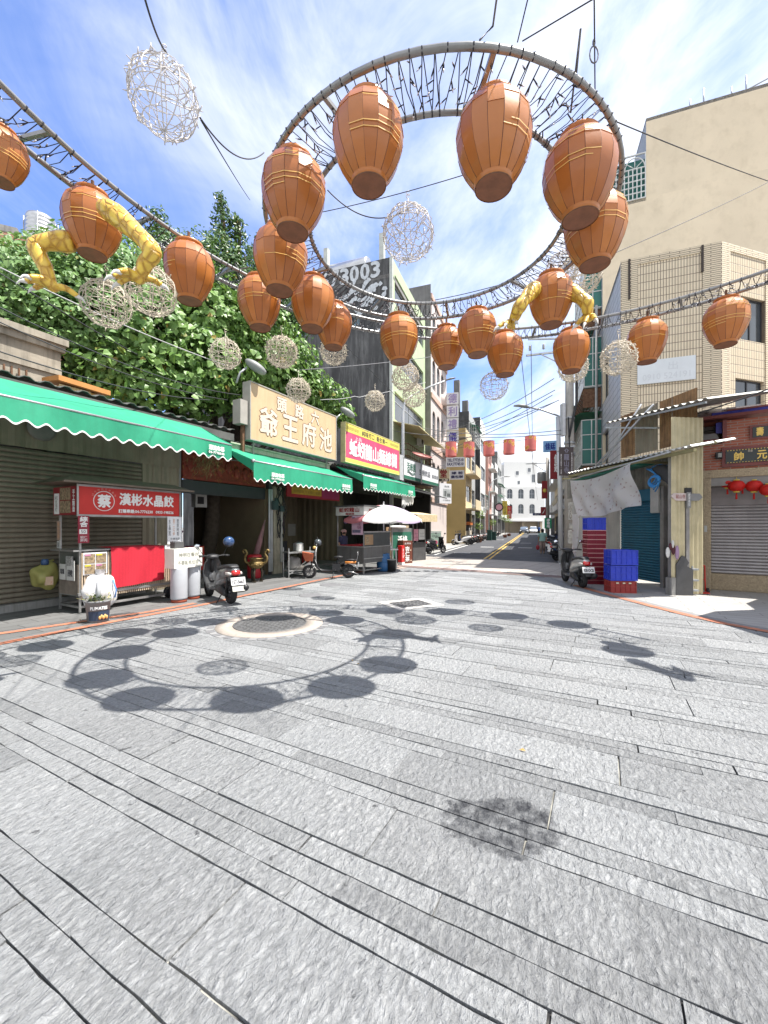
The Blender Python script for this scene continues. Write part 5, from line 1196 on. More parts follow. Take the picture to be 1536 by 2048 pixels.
# the unseen neighbour's awning throws the shade on the right-hand pavement
r = thing('side_canopy', 'corrugated canopy beyond the temple shading the pavement', 'canopy', (10.5, 7.2, 0), 0)
m = MB(); m.prism([(-3.25, -1.6), (-3.2, -.1), (-2.5, .35), (-1.6, .5), (-1.2, 1.15), (0, 2.0), (1.6, 1.2), (1.6, -1.6)], 3.5, 3.53); m.build('canopy_sheet', mat('dark_tin'), r)
m = MB(); [m.rod((x, y, 0), (x, y, 3.5), .04) for x, y in ((-3.0, -1.3), (1.4, -1.3), (1.4, 1.0), (-.2, 1.6))]; m.build('post', galv, r)
# things leaning by the temple
r = thing('direction_signpost', 'grey signpost with two arrow boards in front of the brick temple', 'signpost', gp(1374, 1190), 0)
p = r.location; D = p.y
def zr(py): return H + (HZ - py) / F * D
m = MB(); m.box(-.04, .04, -.03, .03, 0, zr(982)); m.build('post', mat('grey_post'), r)
m = MB(); z = zr(995); m.prismy([(-.42, z + .03), (-.36, z + .10), (-.05, z + .10), (-.05, z - .08), (-.30, z - .08)], -.06, -.03, 0); m.prismy([(.02, z + .09), (.26, z + .09), (.33, z), (.24, z - .08), (.02, z - .08)], -.06, -.03, 1); m.box(-.06, .03, -.09, -.061, z - .25, z + .12, 1); m.text('龍山寺', -.2, z + .02, .22, .1, -.064, 2); m.text('鹿港老街', -.015, z - .06, .05, .3, -.094, 3, vert=True); m.build('arrow_board', [mat('arrow_pale', (.5, .42, .40), .6, var=.15), mat('arrow_grey', (.20, .20, .20), .6), chred, letw], r)
m = MB(); m.box(-.08, .08, -.05, .05, zr(990), zr(976)); m.build('cap', blackm, r)
r = thing('folded_table', 'dark grey folded boards leaning by the corner post', 'folded board', gp(1368, 1191), R(-4))
m = MB(); dg = mat('dark_grey_board', (.07, .07, .072), .6, var=.2, scale=4, streak=.3)
m.prismy([(-.19, 0), (.19, 0), (.19, .62), (.05, .70), (.10, .78), (.0, .93), (-.06, .95), (-.19, .74)], -.03, .0, 0)
m.T = Matrix.Translation((.08, .12, 0)) @ Matrix.Rotation(R(-10), 4, 'X') @ Matrix.Rotation(R(12), 4, 'Y'); m.box(-.12, .2, -.02, .02, .0, .9)
m.T = None; m.build('board', dg, r)
m = MB(); [m.beam((.2, y, 0), (.2, y, .7), .02) for y in (.02, .3)]; [m.box(.18, .34, .0, .32, z, z + .04) for z in (.1, .34, .6)]; m.build('frame', galv, r)
r = thing('red_hand_trolley', 'small red hand trolley beside the granite door post', 'hand trolley', gp(1401, 1187), R(-20))
m = MB(); [m.rod((x, 0, .06), (x, .05, .68), .016, 6) for x in (-.1, .1)]; m.rod((-.1, .05, .68), (.1, .05, .68), .016, 6); m.rod((-.1, .02, .35), (.1, .02, .35), .012, 6); m.box(-.13, .13, -.2, .0, .03, .05); m.build('frame', mat('trolley_red', (.48, .03, .02), .4), r)
for x in (-.15, .15):
    m = MB(); m.T = Matrix.Translation((x, .02, .07)) @ Matrix.Rotation(R(90), 4, 'Y'); m.lathe([(.07, -.02), (.07, .02)], 14); m.build('wheel', blackm, r)
r = thing('hanging_clothes', 'white mask and purple cloth hooked on the corner post', 'cloth', pt(1342, 1088, 9.7), 0)
m = MB(); m.ell((-.09, -.02, -.2), (.05, .025, .13), 10, 7, 0); m.ell((-.03, -.02, -.06), (.04, .03, .09), 10, 6, 1); m.ell((.02, -.03, 0), (.03, .03, .1), 10, 6, 0); m.ell((.04, -.02, -.13), (.05, .03, .13), 10, 6, 1)
m.ell((.13, -.02, -.2), (.05, .03, .17), 10, 7, 2); m.build('cloth', [mat('white_cloth'), mat('dark_maroon', (.07, .02, .025), .8), mat('pale_purple', (.33, .22, .34), .8)], r)
# ---------------------------------------------------------------- poles and signs on the right
r = thing('utility_pole', 'round concrete utility pole with cables, cross arms and stickers', 'utility pole', (pt(1139, 1052, 16.6).x, 16.6, 0))
m = MB(); m.tube([(0, 0, 0), (0, 0, 4.5), (0, 0, 9.4)], [.21, .18, .145], 18); m.build('pole', mat('pole_concrete', (.33, .31, .28), .85, var=.15, scale=3, streak=.4, bump=.2), r)
m = MB(); m.beam((-1.75, 0, 8.55), (.5, .1, 8.85), .05); m.beam((-1.6, .2, 9.3), (.5, .2, 9.35), .04); m.beam((-.1, 0, 8.1), (-1.2, 0, 8.62), .025); m.build('cross_arm', galv, r)
m = MB()
for x in (-1.6, -1.05, -.2): m.lathe([(.03, 0), (.06, .03), (.035, .06), (.06, .1), (.035, .13), (.055, .17), (.02, .22)], 10, c=(x, 0, 8.75 + .1 * (x + 1.6)))
m.build('insulator', mat('ceramic_grey', (.3, .3, .3), .3), r)
m = MB(); m.tube([(.12, -.18, 8.2), (.22, -.16, 7.4), (.2, -.2, 6.6), (-.02, -.24, 5.7), (-.12, -.24, 5.2)], .045, 8); m.tube([(-.14, -.2, 6.0), (-.1, -.25, 4.6), (-.12, -.24, 3.9)], .03, 6); m.build('thick_cable', blackm, r)
m = MB(); m.lathe([(.20, -.04), (.20, .04)], 18, c=(0, 0, 6.0)); m.lathe([(.205, -.04), (.205, .04)], 18, c=(0, 0, 5.0)); m.beam((-.6, -.2, 4.62), (.1, -.22, 4.85), .05); m.lathe([(.22, -.08), (.22, .08)], 18, c=(0, 0, 4.55)); m.build('band', galv, r)
m = MB(); m.box(-.16, .06, -.225, -.19, .95, 1.5); m.box(-.14, .02, -.222, -.19, 1.9, 2.6); m.text('小心', -.06, 2.2, .12, .5, -.2265, 1, vert=True); m.box(-.1, .1, -.225, -.19, 1.55, 1.75); m.build('sticker', [mat('torn_paper', (.42, .41, .38), .8, var=.3, scale=12, spots=.6), letd], r)
m = MB(); m.box(-.32, -.2, -.1, .15, 5.3, 6.6); m.build('junction_box', mat('box_pale', (.45, .46, .48), .5), r)
m = MB(); m.box(.2, .34, -.2, -.12, 2.0, 2.5, 0); m.box(.2, .34, -.2, -.12, 1.5, 1.8, 0); m.build('yellow_plate', mat('plate_yellow', (.5, .36, .04), .5), r)
p0 = pt(1119, 894, 16.3); p1 = pt(1147, 951, 16.3)
r = thing('pole_sign', 'dark brown vertical sign with arrow fixed to the concrete pole', 'sign', (p0.x, 16.3, p1.z), 0)
w, h = p1.x - p0.x, p0.z - p1.z; m = MB(); m.box(0, w, 0, .05, 0, h)
m.text('⇧', w / 2, h * .88, w * .34, h * .13, -.003, 1, bold=.006); m.text('龍山寺', w / 2, h * .42, w * .36, h * .68, -.003, 1, vert=True, bold=.006); m.text('國定古蹟第一名勝', w * .12, h * .4, w * .09, h * .7, -.003, 2, vert=True, bold=.003); m.text('彰化縣鹿港鎮金門巷', w * .88, h * .45, w * .09, h * .72, -.003, 2, vert=True, bold=.003)
m.build('sign_face', [mat('dark_brown_panel', (.045, .032, .032), .5), mat('letter_dull', (.17, .16, .21), .6), mat('letter_pale_grey', (.38, .36, .36), .6)], r)
r = thing('street_lamp', 'white street lamp pole with long arm beside the concrete pole', 'street lamp', (pt(1120, 1052, 18.2).x, 18.2, 0))
m = MB(); m.tube([(.05, 0, 0), (0, 0, 3.5), (-.1, 0, 6.5)], [.11, .10, .085], 14); m.build('pole', mat('lamp_pole_white', (.55, .56, .57), .45, .2, var=.06), r)
m = MB(); m.tube([(.55, 0, 5.7), (.3, 0, 6.3), (-.1, 0, 6.55), (-.8, 0, 6.8), (-1.5, -.0, 6.95)], .04, 8); m.build('arm', galv, r); m = MB(); m.loft([(-2.05, 0, 6.98, .05, .03), (-1.85, 0, 7.0, .1, .06), (-1.55, 0, 6.96, .1, .07), (-1.4, 0, 6.93, .06, .05)], 12); m.build('lamp_head', mat('lamp_grey'), r)
r = thing('street_lamp', 'pale street lamp with long straight arm over the left shop roofs', 'street lamp', (pt(806, 1052, 21.5).x, 21.5, 0))
m = MB(); m.tube([(0, 0, 0), (0, 0, 7.6), (.12, 0, 8.2), (.5, 0, 8.5)], [.09, .075, .06, .05], 12); m.tube([(.5, 0, 8.5), (1.4, 0, 8.95), (2.3, 0, 9.3)], .04, 8); m.build('pole', mat('lamp_pole_white'), r)
MB().loft([(2.2, 0, 9.28, .05, .03), (2.45, 0, 9.36, .1, .05), (2.75, 0, 9.42, .05, .03)], 10).build('lamp_head', mat('lamp_grey'), r)
r = thing('street_lamp', 'thin curved street lamp further along the left pavement', 'street lamp', (pt(978, 1052, 47).x, 47, 0))
m = MB(); m.tube([(0, 0, 0), (0, 0, 5.2), (.1, 0, 6.2), (.5, 0, 6.9), (1.1, 0, 7.2), (1.8, 0, 7.3)], [.08, .07, .06, .05, .045, .04], 8); m.build('pole', mat('lamp_pole_white'), r); MB().loft([(1.7, 0, 7.3, .05, .03), (2.0, 0, 7.32, .12, .06), (2.4, 0, 7.32, .05, .03)], 8).build('lamp_head', mat('lamp_grey'), r)
r = thing('transformer_pole', 'distant concrete pole carrying a grey transformer drum', 'utility pole', (pt(1095, 1052, 38).x, 38, 0))
m = MB(); m.tube([(0, 0, 0), (0, 0, 8)], [.2, .15], 12); m.build('pole', mat('pole_concrete'), r); MB().lathe([(.35, 0), (.38, .1), (.38, .95), (.3, 1.05)], 16, c=(-.55, 0, 5.6)).build('transformer', mat('transformer_grey', (.2, .205, .2), .5), r)
m = MB(); m.beam((-2.0, 0, 7.4), (.2, 0, 7.5), .05); m.beam((-1.3, 0, 7.4), (0, 0, 6.6), .03); m.build('cross_arm', galv, r)
sred = mat('sign_dark_red', (.24, .02, .025), .5, var=.1)
blade('blade_sign', 'light blue sign with dark blue lettering partly behind the lamp pole', 1087, 1112, 882, 904, 30, [lambda m, w, h: m.text('佳廷', w / 2, h / 2, w * .72, h * .6, -.008, 1, bold=.02)], [mat('sign_light_blue', (.22, .42, .72), .5), mat('letter_blue', (.02, .04, .28), .6)], bracket=False)
blade('blade_sign', 'tall maroon sign with white lettering behind the lamp pole', 1101, 1119, 901, 958, 24, [lambda m, w, h: m.text('佳冠', w * .62, h * .55, w * .45, h * .6, -.008, 1, bold=.02, vert=True)], [sred, letw], bracket=False)
blade('blade_sign', 'red vertical sign with yellow emblem on the right side houses', 1084, 1094, 962, 997, 33, [lambda m, w, h: m.ell((w * .5, 0, h * .45), (w * .35, .05, h * .12), 10, 6, 1)], [sred, yell], bracket=False)
blade('blade_sign', 'small plain red sign low on the far right houses', 1082, 1091, 1014, 1031, 32, [lambda m, w, h: m.prismy([(w * .2, h * .2), (w * .8, h * .75), (w * .5, h * .3)], -.01, -.002, 1)], [sred, letw], bracket=False)
blade('blade_sign', 'green tilted sign with white lettering behind the walking woman', 1090, 1102, 1036, 1057, 22.5, [lambda m, w, h: m.text('停車場', w / 2, h / 2, w * .5, h * .85, -.008, 1, bold=.01, vert=True)], [mat('sign_green', (.01, .27, .13), .5), letw], bracket=False)
blade('blade_sign', 'dark blue horizontal sign across the far right pavement', 1066, 1081, 1026, 1031, 45, [lambda m, w, h: m.text('商行', w / 2, h / 2, w * .6, h * .7, -.008, 1)], [mat('sign_navy', (.03, .05, .14), .5), letw], bracket=False)
r = thing('tin_awning', 'sloping rusty tin awning with striped edge behind the concrete pole', 'awning', rs(-.5, -.9) + Vector((0, 0, 2.9)), RB.a)
m = MB(); m.roofsheet((-4, -1.1, 0), (0, -1.1, 0), (0, .9, .9), (-4, .9, .9), .2, .03); m.build('sheet', mat('old_tin', (.33, .28, .2), .6, .2, var=.2), r)
m = MB(); m.box(-4, 0, -1.16, -1.12, -.2, .05); m.build('edge', mat('edge_beige', (.42, .37, .26), .6), r)
# ================================================================== lantern garlands overhead
hT_ = H + 3.65; RC0 = Vector((.63, 5.17, 0)); AC0 = Vector((1.68, 2.73, 0))
tubem = mat('garland_tube', (.26, .26, .255), .4, .65, var=.15, scale=6); cordm = mat('dark_cord', (.03, .03, .04), .6, var=.1); bulbm = mat('clear_bulb', (.55, .55, .58), .25, var=.1)
def garland(name, label, c, r0, r1, a0, a1, z, closed, nst, seed, cordmat):
    r = thing(name, label, 'lantern frame', Vector((c.x, c.y, z)), 0); rg = random.Random(seed); n = 72
    def P(rad, a, dz=0): return Vector((rad * math.sin(a), rad * math.cos(a), dz))
    for rad in (r0, r1):
        pts = [P(rad, a0 + (a1 - a0) * i / n) for i in range(n + (0 if closed else 1))]
        MB().tube(pts, (.028 if rad == r1 else .025), 8, 0, closed).build('hoop' if closed else 'arc_tube', tubem, r)
    m = MB()
    for i in range(nst):
        a = a0 + (a1 - a0) * (i + .35) / nst; m.beam(P(r0, a), P(r1, a), .026)
    m.build('strut', tubem, r)
    m = MB(); nz = int((a1 - a0) * (r0 + r1) / 2 / (.085 if closed else .11))
    for i in range(nz):
        a, b = a0 + (a1 - a0) * i / nz, a0 + (a1 - a0) * (i + rg.uniform(.2, 1.1)) / nz
        p, q = P(r1, a, .02), P(r0, b, .02); mid = p.lerp(q, .5) + Vector((rg.gauss(0, .02), rg.gauss(0, .02), -rg.uniform(.02, .10)))
        m.tube([p, mid, q], .0045, 4, 0)
        if rg.random() < .75: m.tube([q, q.lerp(P(r1, a0 + (a1 - a0) * (i + 1) / nz, .02), .5) + Vector((0, 0, -.05)), P(r1, a0 + (a1 - a0) * (i + 1) / nz, .02)], .0045, 4, 0)
        for rad, aa in ((r1, a), (r0, b)):      # cord wound round the tubes
            t_ = .033; c_ = P(rad, aa); u = P(1, aa); (rg.random() < .75) and m.tube([c_ + u * t_, c_ + Vector((0, 0, t_)), c_ - u * t_, c_ - Vector((0, 0, t_))], .0055, 4, 0, closed=True)
        for k in range(4):
            f = rg.uniform(.08, .92); w_ = p.lerp(mid, f * 2) if f < .5 else mid.lerp(q, f * 2 - 1); d = Vector((rg.gauss(0, 1), rg.gauss(0, 1), -.6)).normalized()
            m.tube([w_, w_ + d * .05], [.0055, .007], 4, 0); m.tube([w_ + d * .05, w_ + d * .075], [.007, .003], 4, 1)
    m.build('light_string', [cordmat, bulbm], r)
    m = MB()
    for i in range(5):
        a = a0 + (a1 - a0) * rg.random(); p = P(r1, a, .05); m.tube([p, p + Vector((rg.gauss(0, .2), rg.gauss(0, .2), rg.uniform(.05, .2))), p + Vector((rg.gauss(0, .2), rg.gauss(0, .25), -.05))], .008, 5)
    m.build('loose_cable', mat('cable_grey', (.16, .16, .17), .6, var=.1), r)
    return r
garland('lantern_ring', 'round double hoop frame strung with light cords overhead', RC0, 1.553, 2.05, 0, 2 * math.pi, hT_, True, 9, 5, cordm)
garland('lantern_arc', 'wide curved double tube frame crossing behind the lantern ring', AC0, 4.87, 5.27, R(-108), R(60), hT_ - .02, False, 13, 8, cordm)
# --- jar lanterns
jb = bpy.data.materials.new('lacquered_brown'); jb.use_nodes = True; t = jb.node_tree; b = t.nodes['Principled BSDF']
co = t.nodes.new('ShaderNodeTexCoord').outputs['Object']; g = t.nodes.new('ShaderNodeNewGeometry')
oi = t.nodes.new('ShaderNodeObjectInfo')
c = mix_col(t, g.outputs['Random Per Island'], (.42, .125, .019), (.64, .23, .045))
c = mix_col(t, maprange(t, noise(t, co, 5, 5, .6), .35, .7, 0, .35), c, (.34, .10, .018))
c = mix_col(t, maprange(t, oi.outputs['Random'], 0, 1, 0, .3), c, (.62, .26, .075))
L(t, c, b.inputs['Base Color']); b.inputs['Roughness'].default_value = .40; b.inputs['Coat Weight'].default_value = .45; b.inputs['Coat Roughness'].default_value = .06; b.inputs['Specular IOR Level'].default_value = .5
bp = t.nodes.new('ShaderNodeBump'); bp.inputs['Strength'].default_value = .12; bp.inputs['Distance'].default_value = .01; L(t, noise(t, co, 9, 3), bp.inputs['Height']); L(t, bp.outputs[0], b.inputs['Normal'])
tr = t.nodes.new('ShaderNodeBsdfTranslucent'); L(t, c, tr.inputs[0]); mx = t.nodes.new('ShaderNodeMixShader'); mx.inputs[0].default_value = .22
L(t, b.outputs[0], mx.inputs[1]); L(t, tr.outputs[0], mx.inputs[2]); L(t, mx.outputs[0], t.nodes['Material Output'].inputs[0])
seam = mat('lantern_seam', (.16, .055, .02), .5, var=.1); band = mat('lantern_band', (.72, .42, .10), .4, var=.08, coat=.5); basem = mat('lantern_base', (.20, .075, .035), .5, var=.25, scale=8)
JP = [(.178, -.055), (.24, -.10), (.295, -.165), (.328, -.25), (.338, -.345), (.329, -.445), (.302, -.545), (.261, -.64), (.215, -.72), (.172, -.775)]
NS = 15
def jprof(z):
    for (r0, z0), (r1, z1) in zip(JP, JP[1:]):
        if z1 <= z <= z0: return r0 + (r1 - r0) * (z0 - z) / (z0 - z1)
    return .2
def jar(seed):
    rg = random.Random(seed); m = MB(); s = MB(); off = []
    for j in range(NS):
        a, b_ = 2 * math.pi * j / NS, 2 * math.pi * (j + 1) / NS
        # each gore is made of an upper and a lower glued panel
        cut = rg.choice([3, 4]); k = 1 + rg.uniform(-.008, .008)
        for lo, hi, kk in ((0, cut, k * 1.012), (cut, len(JP) - 1, k)):
            vs = []
            for r_, z in JP[lo:hi + 1]:
                for q in (a + .004, (a + b_) / 2, b_ - .004):
                    rr = r_ * kk * (1 if q != (a + b_) / 2 else math.cos(math.pi / NS) * 1.004 / 1.0)
                    vs.append((rr * math.cos(q), rr * math.sin(q), z))
            n = hi - lo + 1
            m.add(vs, [(3 * i + c_, 3 * i + 3 + c_, 3 * i + 4 + c_, 3 * i + 1 + c_) for i in range(n - 1) for c_ in (0, 1)], 0, True)
        s.tube([(r_ * .997 * math.cos(a), r_ * .997 * math.sin(a), z) for r_, z in JP], .0034, 4)
    return m, s
def bands(seed):
    m = MB(); rg = random.Random(seed)
    for z0, w0 in ((-.20, 2.2), (-.255, 1.7), (-.43, 1.9), (-.475, 1.7), (-.52, 1.2)):
        st = rg.uniform(-2.9, -1.2) if z0 < -.3 else rg.uniform(-3.2, -.6); n = max(3, int(w0 * NS / 2 / math.pi * 2))
        j0 = round(st / (math.pi / NS)); vs = []
        for i in range(n * 2 + 1):
            q = (j0 + i) * math.pi / NS; rr = jprof(z0) * (1 if (j0 + i) % 2 == 0 else math.cos(math.pi / NS)) * 1.024; sl = .012 * math.sin(q)
            for dz in (-.0042, .0042): vs.append((rr * math.cos(q), rr * math.sin(q), z0 + dz + sl))
        m.add(vs, [(2 * i, 2 * i + 2, 2 * i + 3, 2 * i + 1) for i in range(n * 2)], 0, True)
    return m
def jar_thing(seed, label=None, group='brown jar lanterns on the overhead frames'):
    r = thing('jar_lantern', label, 'lantern', (0, 0, 0), 0, group); bd, sm = jar(seed)
    bd.build('body', jb, r); sm.build('seam', seam, r); bands(seed).build('painted_band', band, r)
    MB().lathe([(.172, -.06), (.185, -.03), (.19, -.01), (.165, .0), (.05, .0)], 22).build('rim', jb, r)
    m = MB(); m.lathe([(.176, -.773), (.168, -.79), (.166, -.815), (.160, -.818)], 26, capb=False, capt=False); m.lathe([(.160, -.816), (.1, -.812), (.01, -.812)], 26, mi=1); m.build('base', [jb, basem], r)
    m = MB(); m.lathe([(.163, -.822), (.168, -.817), (.163, -.811)], 26, capb=False, capt=False)
    m.beam((0, 0, 0), (0, 0, .16), .02); m.beam((-.1, 0, .0), (.1, 0, .0), .015); m.build('hanger', rust, r)
    return r
PROT = [jar_thing(s) for s in (11, 12, 13)]
used = [False] * 3
def hang(px, ytop, lab, rz, k, wpx=80, D=None, z=None):
    z = hT_ - .12 if z is None else z
    D = D or F * (z - H) / (HZ - ytop) + .15; sc_ = wpx * D / F / .665 / math.sqrt(1 + ((px - CX) / F) ** 2); p = Vector(((px - CX) / F * D, D, z))
    r = PROT[k] if not used[k] else copy_tree(PROT[k]); used[k] = True
    r.location = p; r.rotation_euler = (R(random.Random(px).uniform(-2, 2)), R(random.Random(px + 1).uniform(-2, 2)), rz); r.scale = (sc_, sc_, sc_); r['label'] = lab; return r
LJ = [(735, 165, 'largest left jar lantern at the near side of the ring, base towards the viewer'), (987, 163, 'largest right jar lantern at the near side of the ring'),
      (1157, 240, 'jar lantern at the right of the ring, overlapping the one behind it'), (1190, 368, 'jar lantern at the right of the ring, partly hidden by a nearer one'),
      (590, 287, 'jar lantern at the left of the ring, just above another jar'), (563, 437, 'jar lantern at the left of the ring, beneath and behind a bigger one'),
      (627, 543, 'jar lantern at the far left of the ring, in front of a hidden one'), (668, 597, 'jar lantern half hidden behind another, before the blackened wall'),
      (797, 622, 'jar lantern of the ring hanging alone before the green house'), (953, 611, 'jar lantern at the far side of the ring with two jars behind it'),
      (5, 228, 'jar lantern cut off by the left edge of the picture'), (378, 470, 'jar lantern on the arc in front of the banyan tree, right of the clawed legs'), (517, 542, 'jar lantern on the arc next to the left side of the ring'),
      (893, 645, 'jar lantern on the far arc, lower left of the ring lantern in mid street'), (1010, 657, 'jar lantern on the far arc touched by a yellow claw'), (1143, 651, 'jar lantern on the far arc above the concrete pole'),
      (1295, 630, 'jar lantern on the arc just above the blank white signboard'), (1452, 587, 'jar lantern on the arc beside the tiled building window')]
WJ = [138, 150, 150, 128, 126, 107, 86, 72, 76, 76, 116, 102, 86, 67, 72, 75, 82, 98]
for i, (px, y, lab) in enumerate(LJ): hang(px, y, lab, i * 1.37, i % 3, WJ[i])
# --- two lanterns with scaly yellow legs
sc = bpy.data.materials.new('yellow_scales'); sc.use_nodes = True; t = sc.node_tree; b = t.nodes['Principled BSDF']
co = t.nodes.new('ShaderNodeTexCoord').outputs['Object']; vo = t.nodes.new('ShaderNodeTexVoronoi'); vo.feature = 'DISTANCE_TO_EDGE'; vo.inputs['Scale'].default_value = 9.5; L(t, mapping(t, co, (1, 1, .7)), vo.inputs['Vector'])
c = mix_col(t, maprange(t, vo.outputs['Distance'], 0.0, .30, 0, 1, True), (.50, .28, .03), (.80, .57, .08)); c = mix_col(t, maprange(t, noise(t, co, 4), .4, .7, 0, .4), c, (.50, .28, .03))
L(t, c, b.inputs['Base Color']); b.inputs['Roughness'].default_value = .45; b.inputs['Coat Weight'].default_value = .3
bp = t.nodes.new('ShaderNodeBump'); bp.inputs['Strength'].default_value = .5; bp.inputs['Distance'].default_value = .02; L(t, maprange(t, vo.outputs['Distance'], 0, .12), bp.inputs['Height']); L(t, bp.outputs[0], b.inputs['Normal'])
claw = mat('white_claw', (.62, .61, .58), .4, var=.1)
def smooth_pts(P, k=4):
    out = []; P = [Vector(p) for p in P]
    for i in range(len(P) - 1):
        a, b_, c_, d = P[max(0, i - 1)], P[i], P[i + 1], P[min(len(P) - 1, i + 2)]
        for j in range(k):
            u = j / k; out.append(.5 * ((2 * b_) + (c_ - a) * u + (2 * a - 5 * b_ + 4 * c_ - d) * u * u + (3 * b_ - a - 3 * c_ + d) * u ** 3))
    return out + [P[-1]]
def clawleg(r, hip, knee, ankle, toe, w=1):
    hip, knee, ankle, toe = map(Vector, (hip, knee, ankle, toe)); P = [hip, hip.lerp(knee, .35) + Vector((0, 0, .05)), knee, knee.lerp(ankle, .5), ankle]
    pts = smooth_pts(P, 5); n = len(pts); rad = []
    for i in range(n):
        u = i / (n - 1); rad.append(w * (.085 + .05 * math.sin(min(1, u * 2.4) * math.pi) * (u < .42) + .035 * math.exp(-((u - .52) / .13) ** 2) - .025 * u + .02 * math.exp(-((u - .75) / .12) ** 2)))
    m = MB(); m.tube(pts, rad, 12); m.ell(ankle, (.075 * w, .075 * w, .06 * w), 10, 6); o = m.build('leg', sc, r)
    d = (toe - ankle); d.normalize(); sd = d.cross(Vector((0, 0, 1))).normalized()
    for k, (dd, ln) in enumerate(((d, .27), (d * .85 + sd * .55, .25), (d * .85 - sd * .55, .25), (-d * .9 + sd * .1, .25))):
        dd = dd.normalized(); e = ankle + dd * ln + Vector((0, 0, -.02)); mid = ankle + dd * ln * .5 + Vector((0, 0, .035))
        tp = smooth_pts([ankle, mid, e], 4); m = MB(); m.tube(tp, [.05 * w - .018 * w * i / (len(tp) - 1) for i in range(len(tp))], 9); tt = m.build('toe', sc, o)
        cp = smooth_pts([e - dd * .02, e + dd * .05 + Vector((0, 0, -.015)), e + dd * .09 + Vector((0, 0, -.07))], 3); m = MB(); m.tube(cp, [.03 * w, .027 * w, .024 * w, .018 * w, .012 * w, .007 * w, .003 * w][:len(cp)], 8); m.build('claw', claw, o)
r1 = hang(185, 362, 'jar lantern with yellow scaly clawed legs at the left, before the ivy', .4, 1, 125); r1.name = 'clawed_jar_lantern'; r1.rotation_euler = (0, 0, 0)
del r1['group']
def off(root, px, py, D): return (pt(px, py, D) - root.location) / root.scale[0]
D1 = r1.location.y
clawleg(r1, off(r1, 205, 415, D1 - .25), off(r1, 302, 498, D1 - .40), off(r1, 278, 558, D1 - .30), off(r1, 225, 550, D1 - .42))
clawleg(r1, off(r1, 150, 490, D1 - .05), off(r1, 74, 492, D1 - .15), off(r1, 106, 574, D1 - .10), off(r1, 55, 560, D1 - .2))
r2 = hang(1102, 535, 'jar lantern with yellow scaly clawed legs at the right side of the ring', 1.1, 2, 90); r2.name = 'clawed_jar_lantern'; r2.rotation_euler = (0, 0, 0); del r2['group']
D2 = r2.location.y
clawleg(r2, off(r2, 1075, 578, D2 - .1), off(r2, 1040, 612, D2 - .3), off(r2, 1022, 650, D2 - .15), off(r2, 1003, 642, D2 - .5), .95)
clawleg(r2, off(r2, 1130, 585, D2 - .05), off(r2, 1172, 605, D2 - .25), off(r2, 1178, 636, D2 - .2), off(r2, 1158, 655, D2 - .55), .95)
r3 = copy_tree(r1); r3.location = (5.45, 4.9, hT_ - .1); r3.rotation_euler = (0, 0, 4.9); r3['label'] = 'jar lantern with clawed legs at the far end of the arc near the temple'
# --- wire balls
wirem = mat('rattan_white', (.58, .52, .42), .6, var=.15, scale=10); wirem2 = mat('wire_white', (.60, .57, .55), .5, var=.1)
def wball(R0, seed, dense, wm):
    rg = random.Random(seed); m = MB(); rw = .0048 if not dense else .005
    def ringpts(ax, off_, n=22, jit=.02):
        ax = ax.normalized(); u = ax.orthogonal().normalized(); v = ax.cross(u); rr = math.sqrt(max(.02, 1 - off_ * off_))
        return [(ax * off_ + (u * math.cos(2 * math.pi * i / n) + v * math.sin(2 * math.pi * i / n)) * rr) * R0 * (1 + rg.gauss(0, jit)) for i in range(n)]
    for k in range(6): a = math.pi * k / 6; m.tube(ringpts(Vector((math.cos(a), math.sin(a), .0)), 0), rw, 4, closed=True)
    for o_ in (-.8, -.5, -.2, .1, .4, .7, .9): m.tube(ringpts(Vector((0, 0, 1)), o_), rw, 4, closed=True)
    for k in range(6 if not dense else 9): m.tube(ringpts(Vector((rg.gauss(0, 1), rg.gauss(0, 1), rg.gauss(0, 1))), rg.uniform(-.5, .5), jit=.05), rw * .8, 4, closed=True)
    for k in range(90 if not dense else 240):
        d = Vector((rg.gauss(0, 1), rg.gauss(0, 1), rg.gauss(0, 1))).normalized(); p = d * R0 * rg.uniform(.95, 1.03); e = (d * .5 + Vector((rg.gauss(0, 1), rg.gauss(0, 1), rg.gauss(0, 1))).normalized()).normalized()
        m.tube([p, p + e * .045], [.007, .004], 4)
    m.tube([(0, 0, R0), (0, 0, R0 + .12)], .006, 4); m.tube([(.02 * math.cos(i), .02 * math.sin(i), R0 + .12 + .006 * i) for i in range(14)], .004, 4)
    return m
WB = [wball(.27, 21, False, wirem2), wball(.25, 22, True, wirem), wball(.25, 23, True, wirem), wball(.26, 24, False, wirem)]
WM = [None] * 4
def ball(px, py, rpx, k, lab, D=None):
    D = D or .25 * F / rpx
    if WM[k] is None: o = WB[k].build('fairy_light_ball', wirem2 if k == 0 else wirem); WM[k] = o
    else: o = WM[k].copy(); COL.objects.link(o)
    o.location = pt(px, py, D); o.rotation_euler = (0, 0, px * .37); s = rpx * D / F / .26; o.scale = (s, s, s)
    return tag(o, lab, 'light ball', 'wire balls wound with fairy lights')
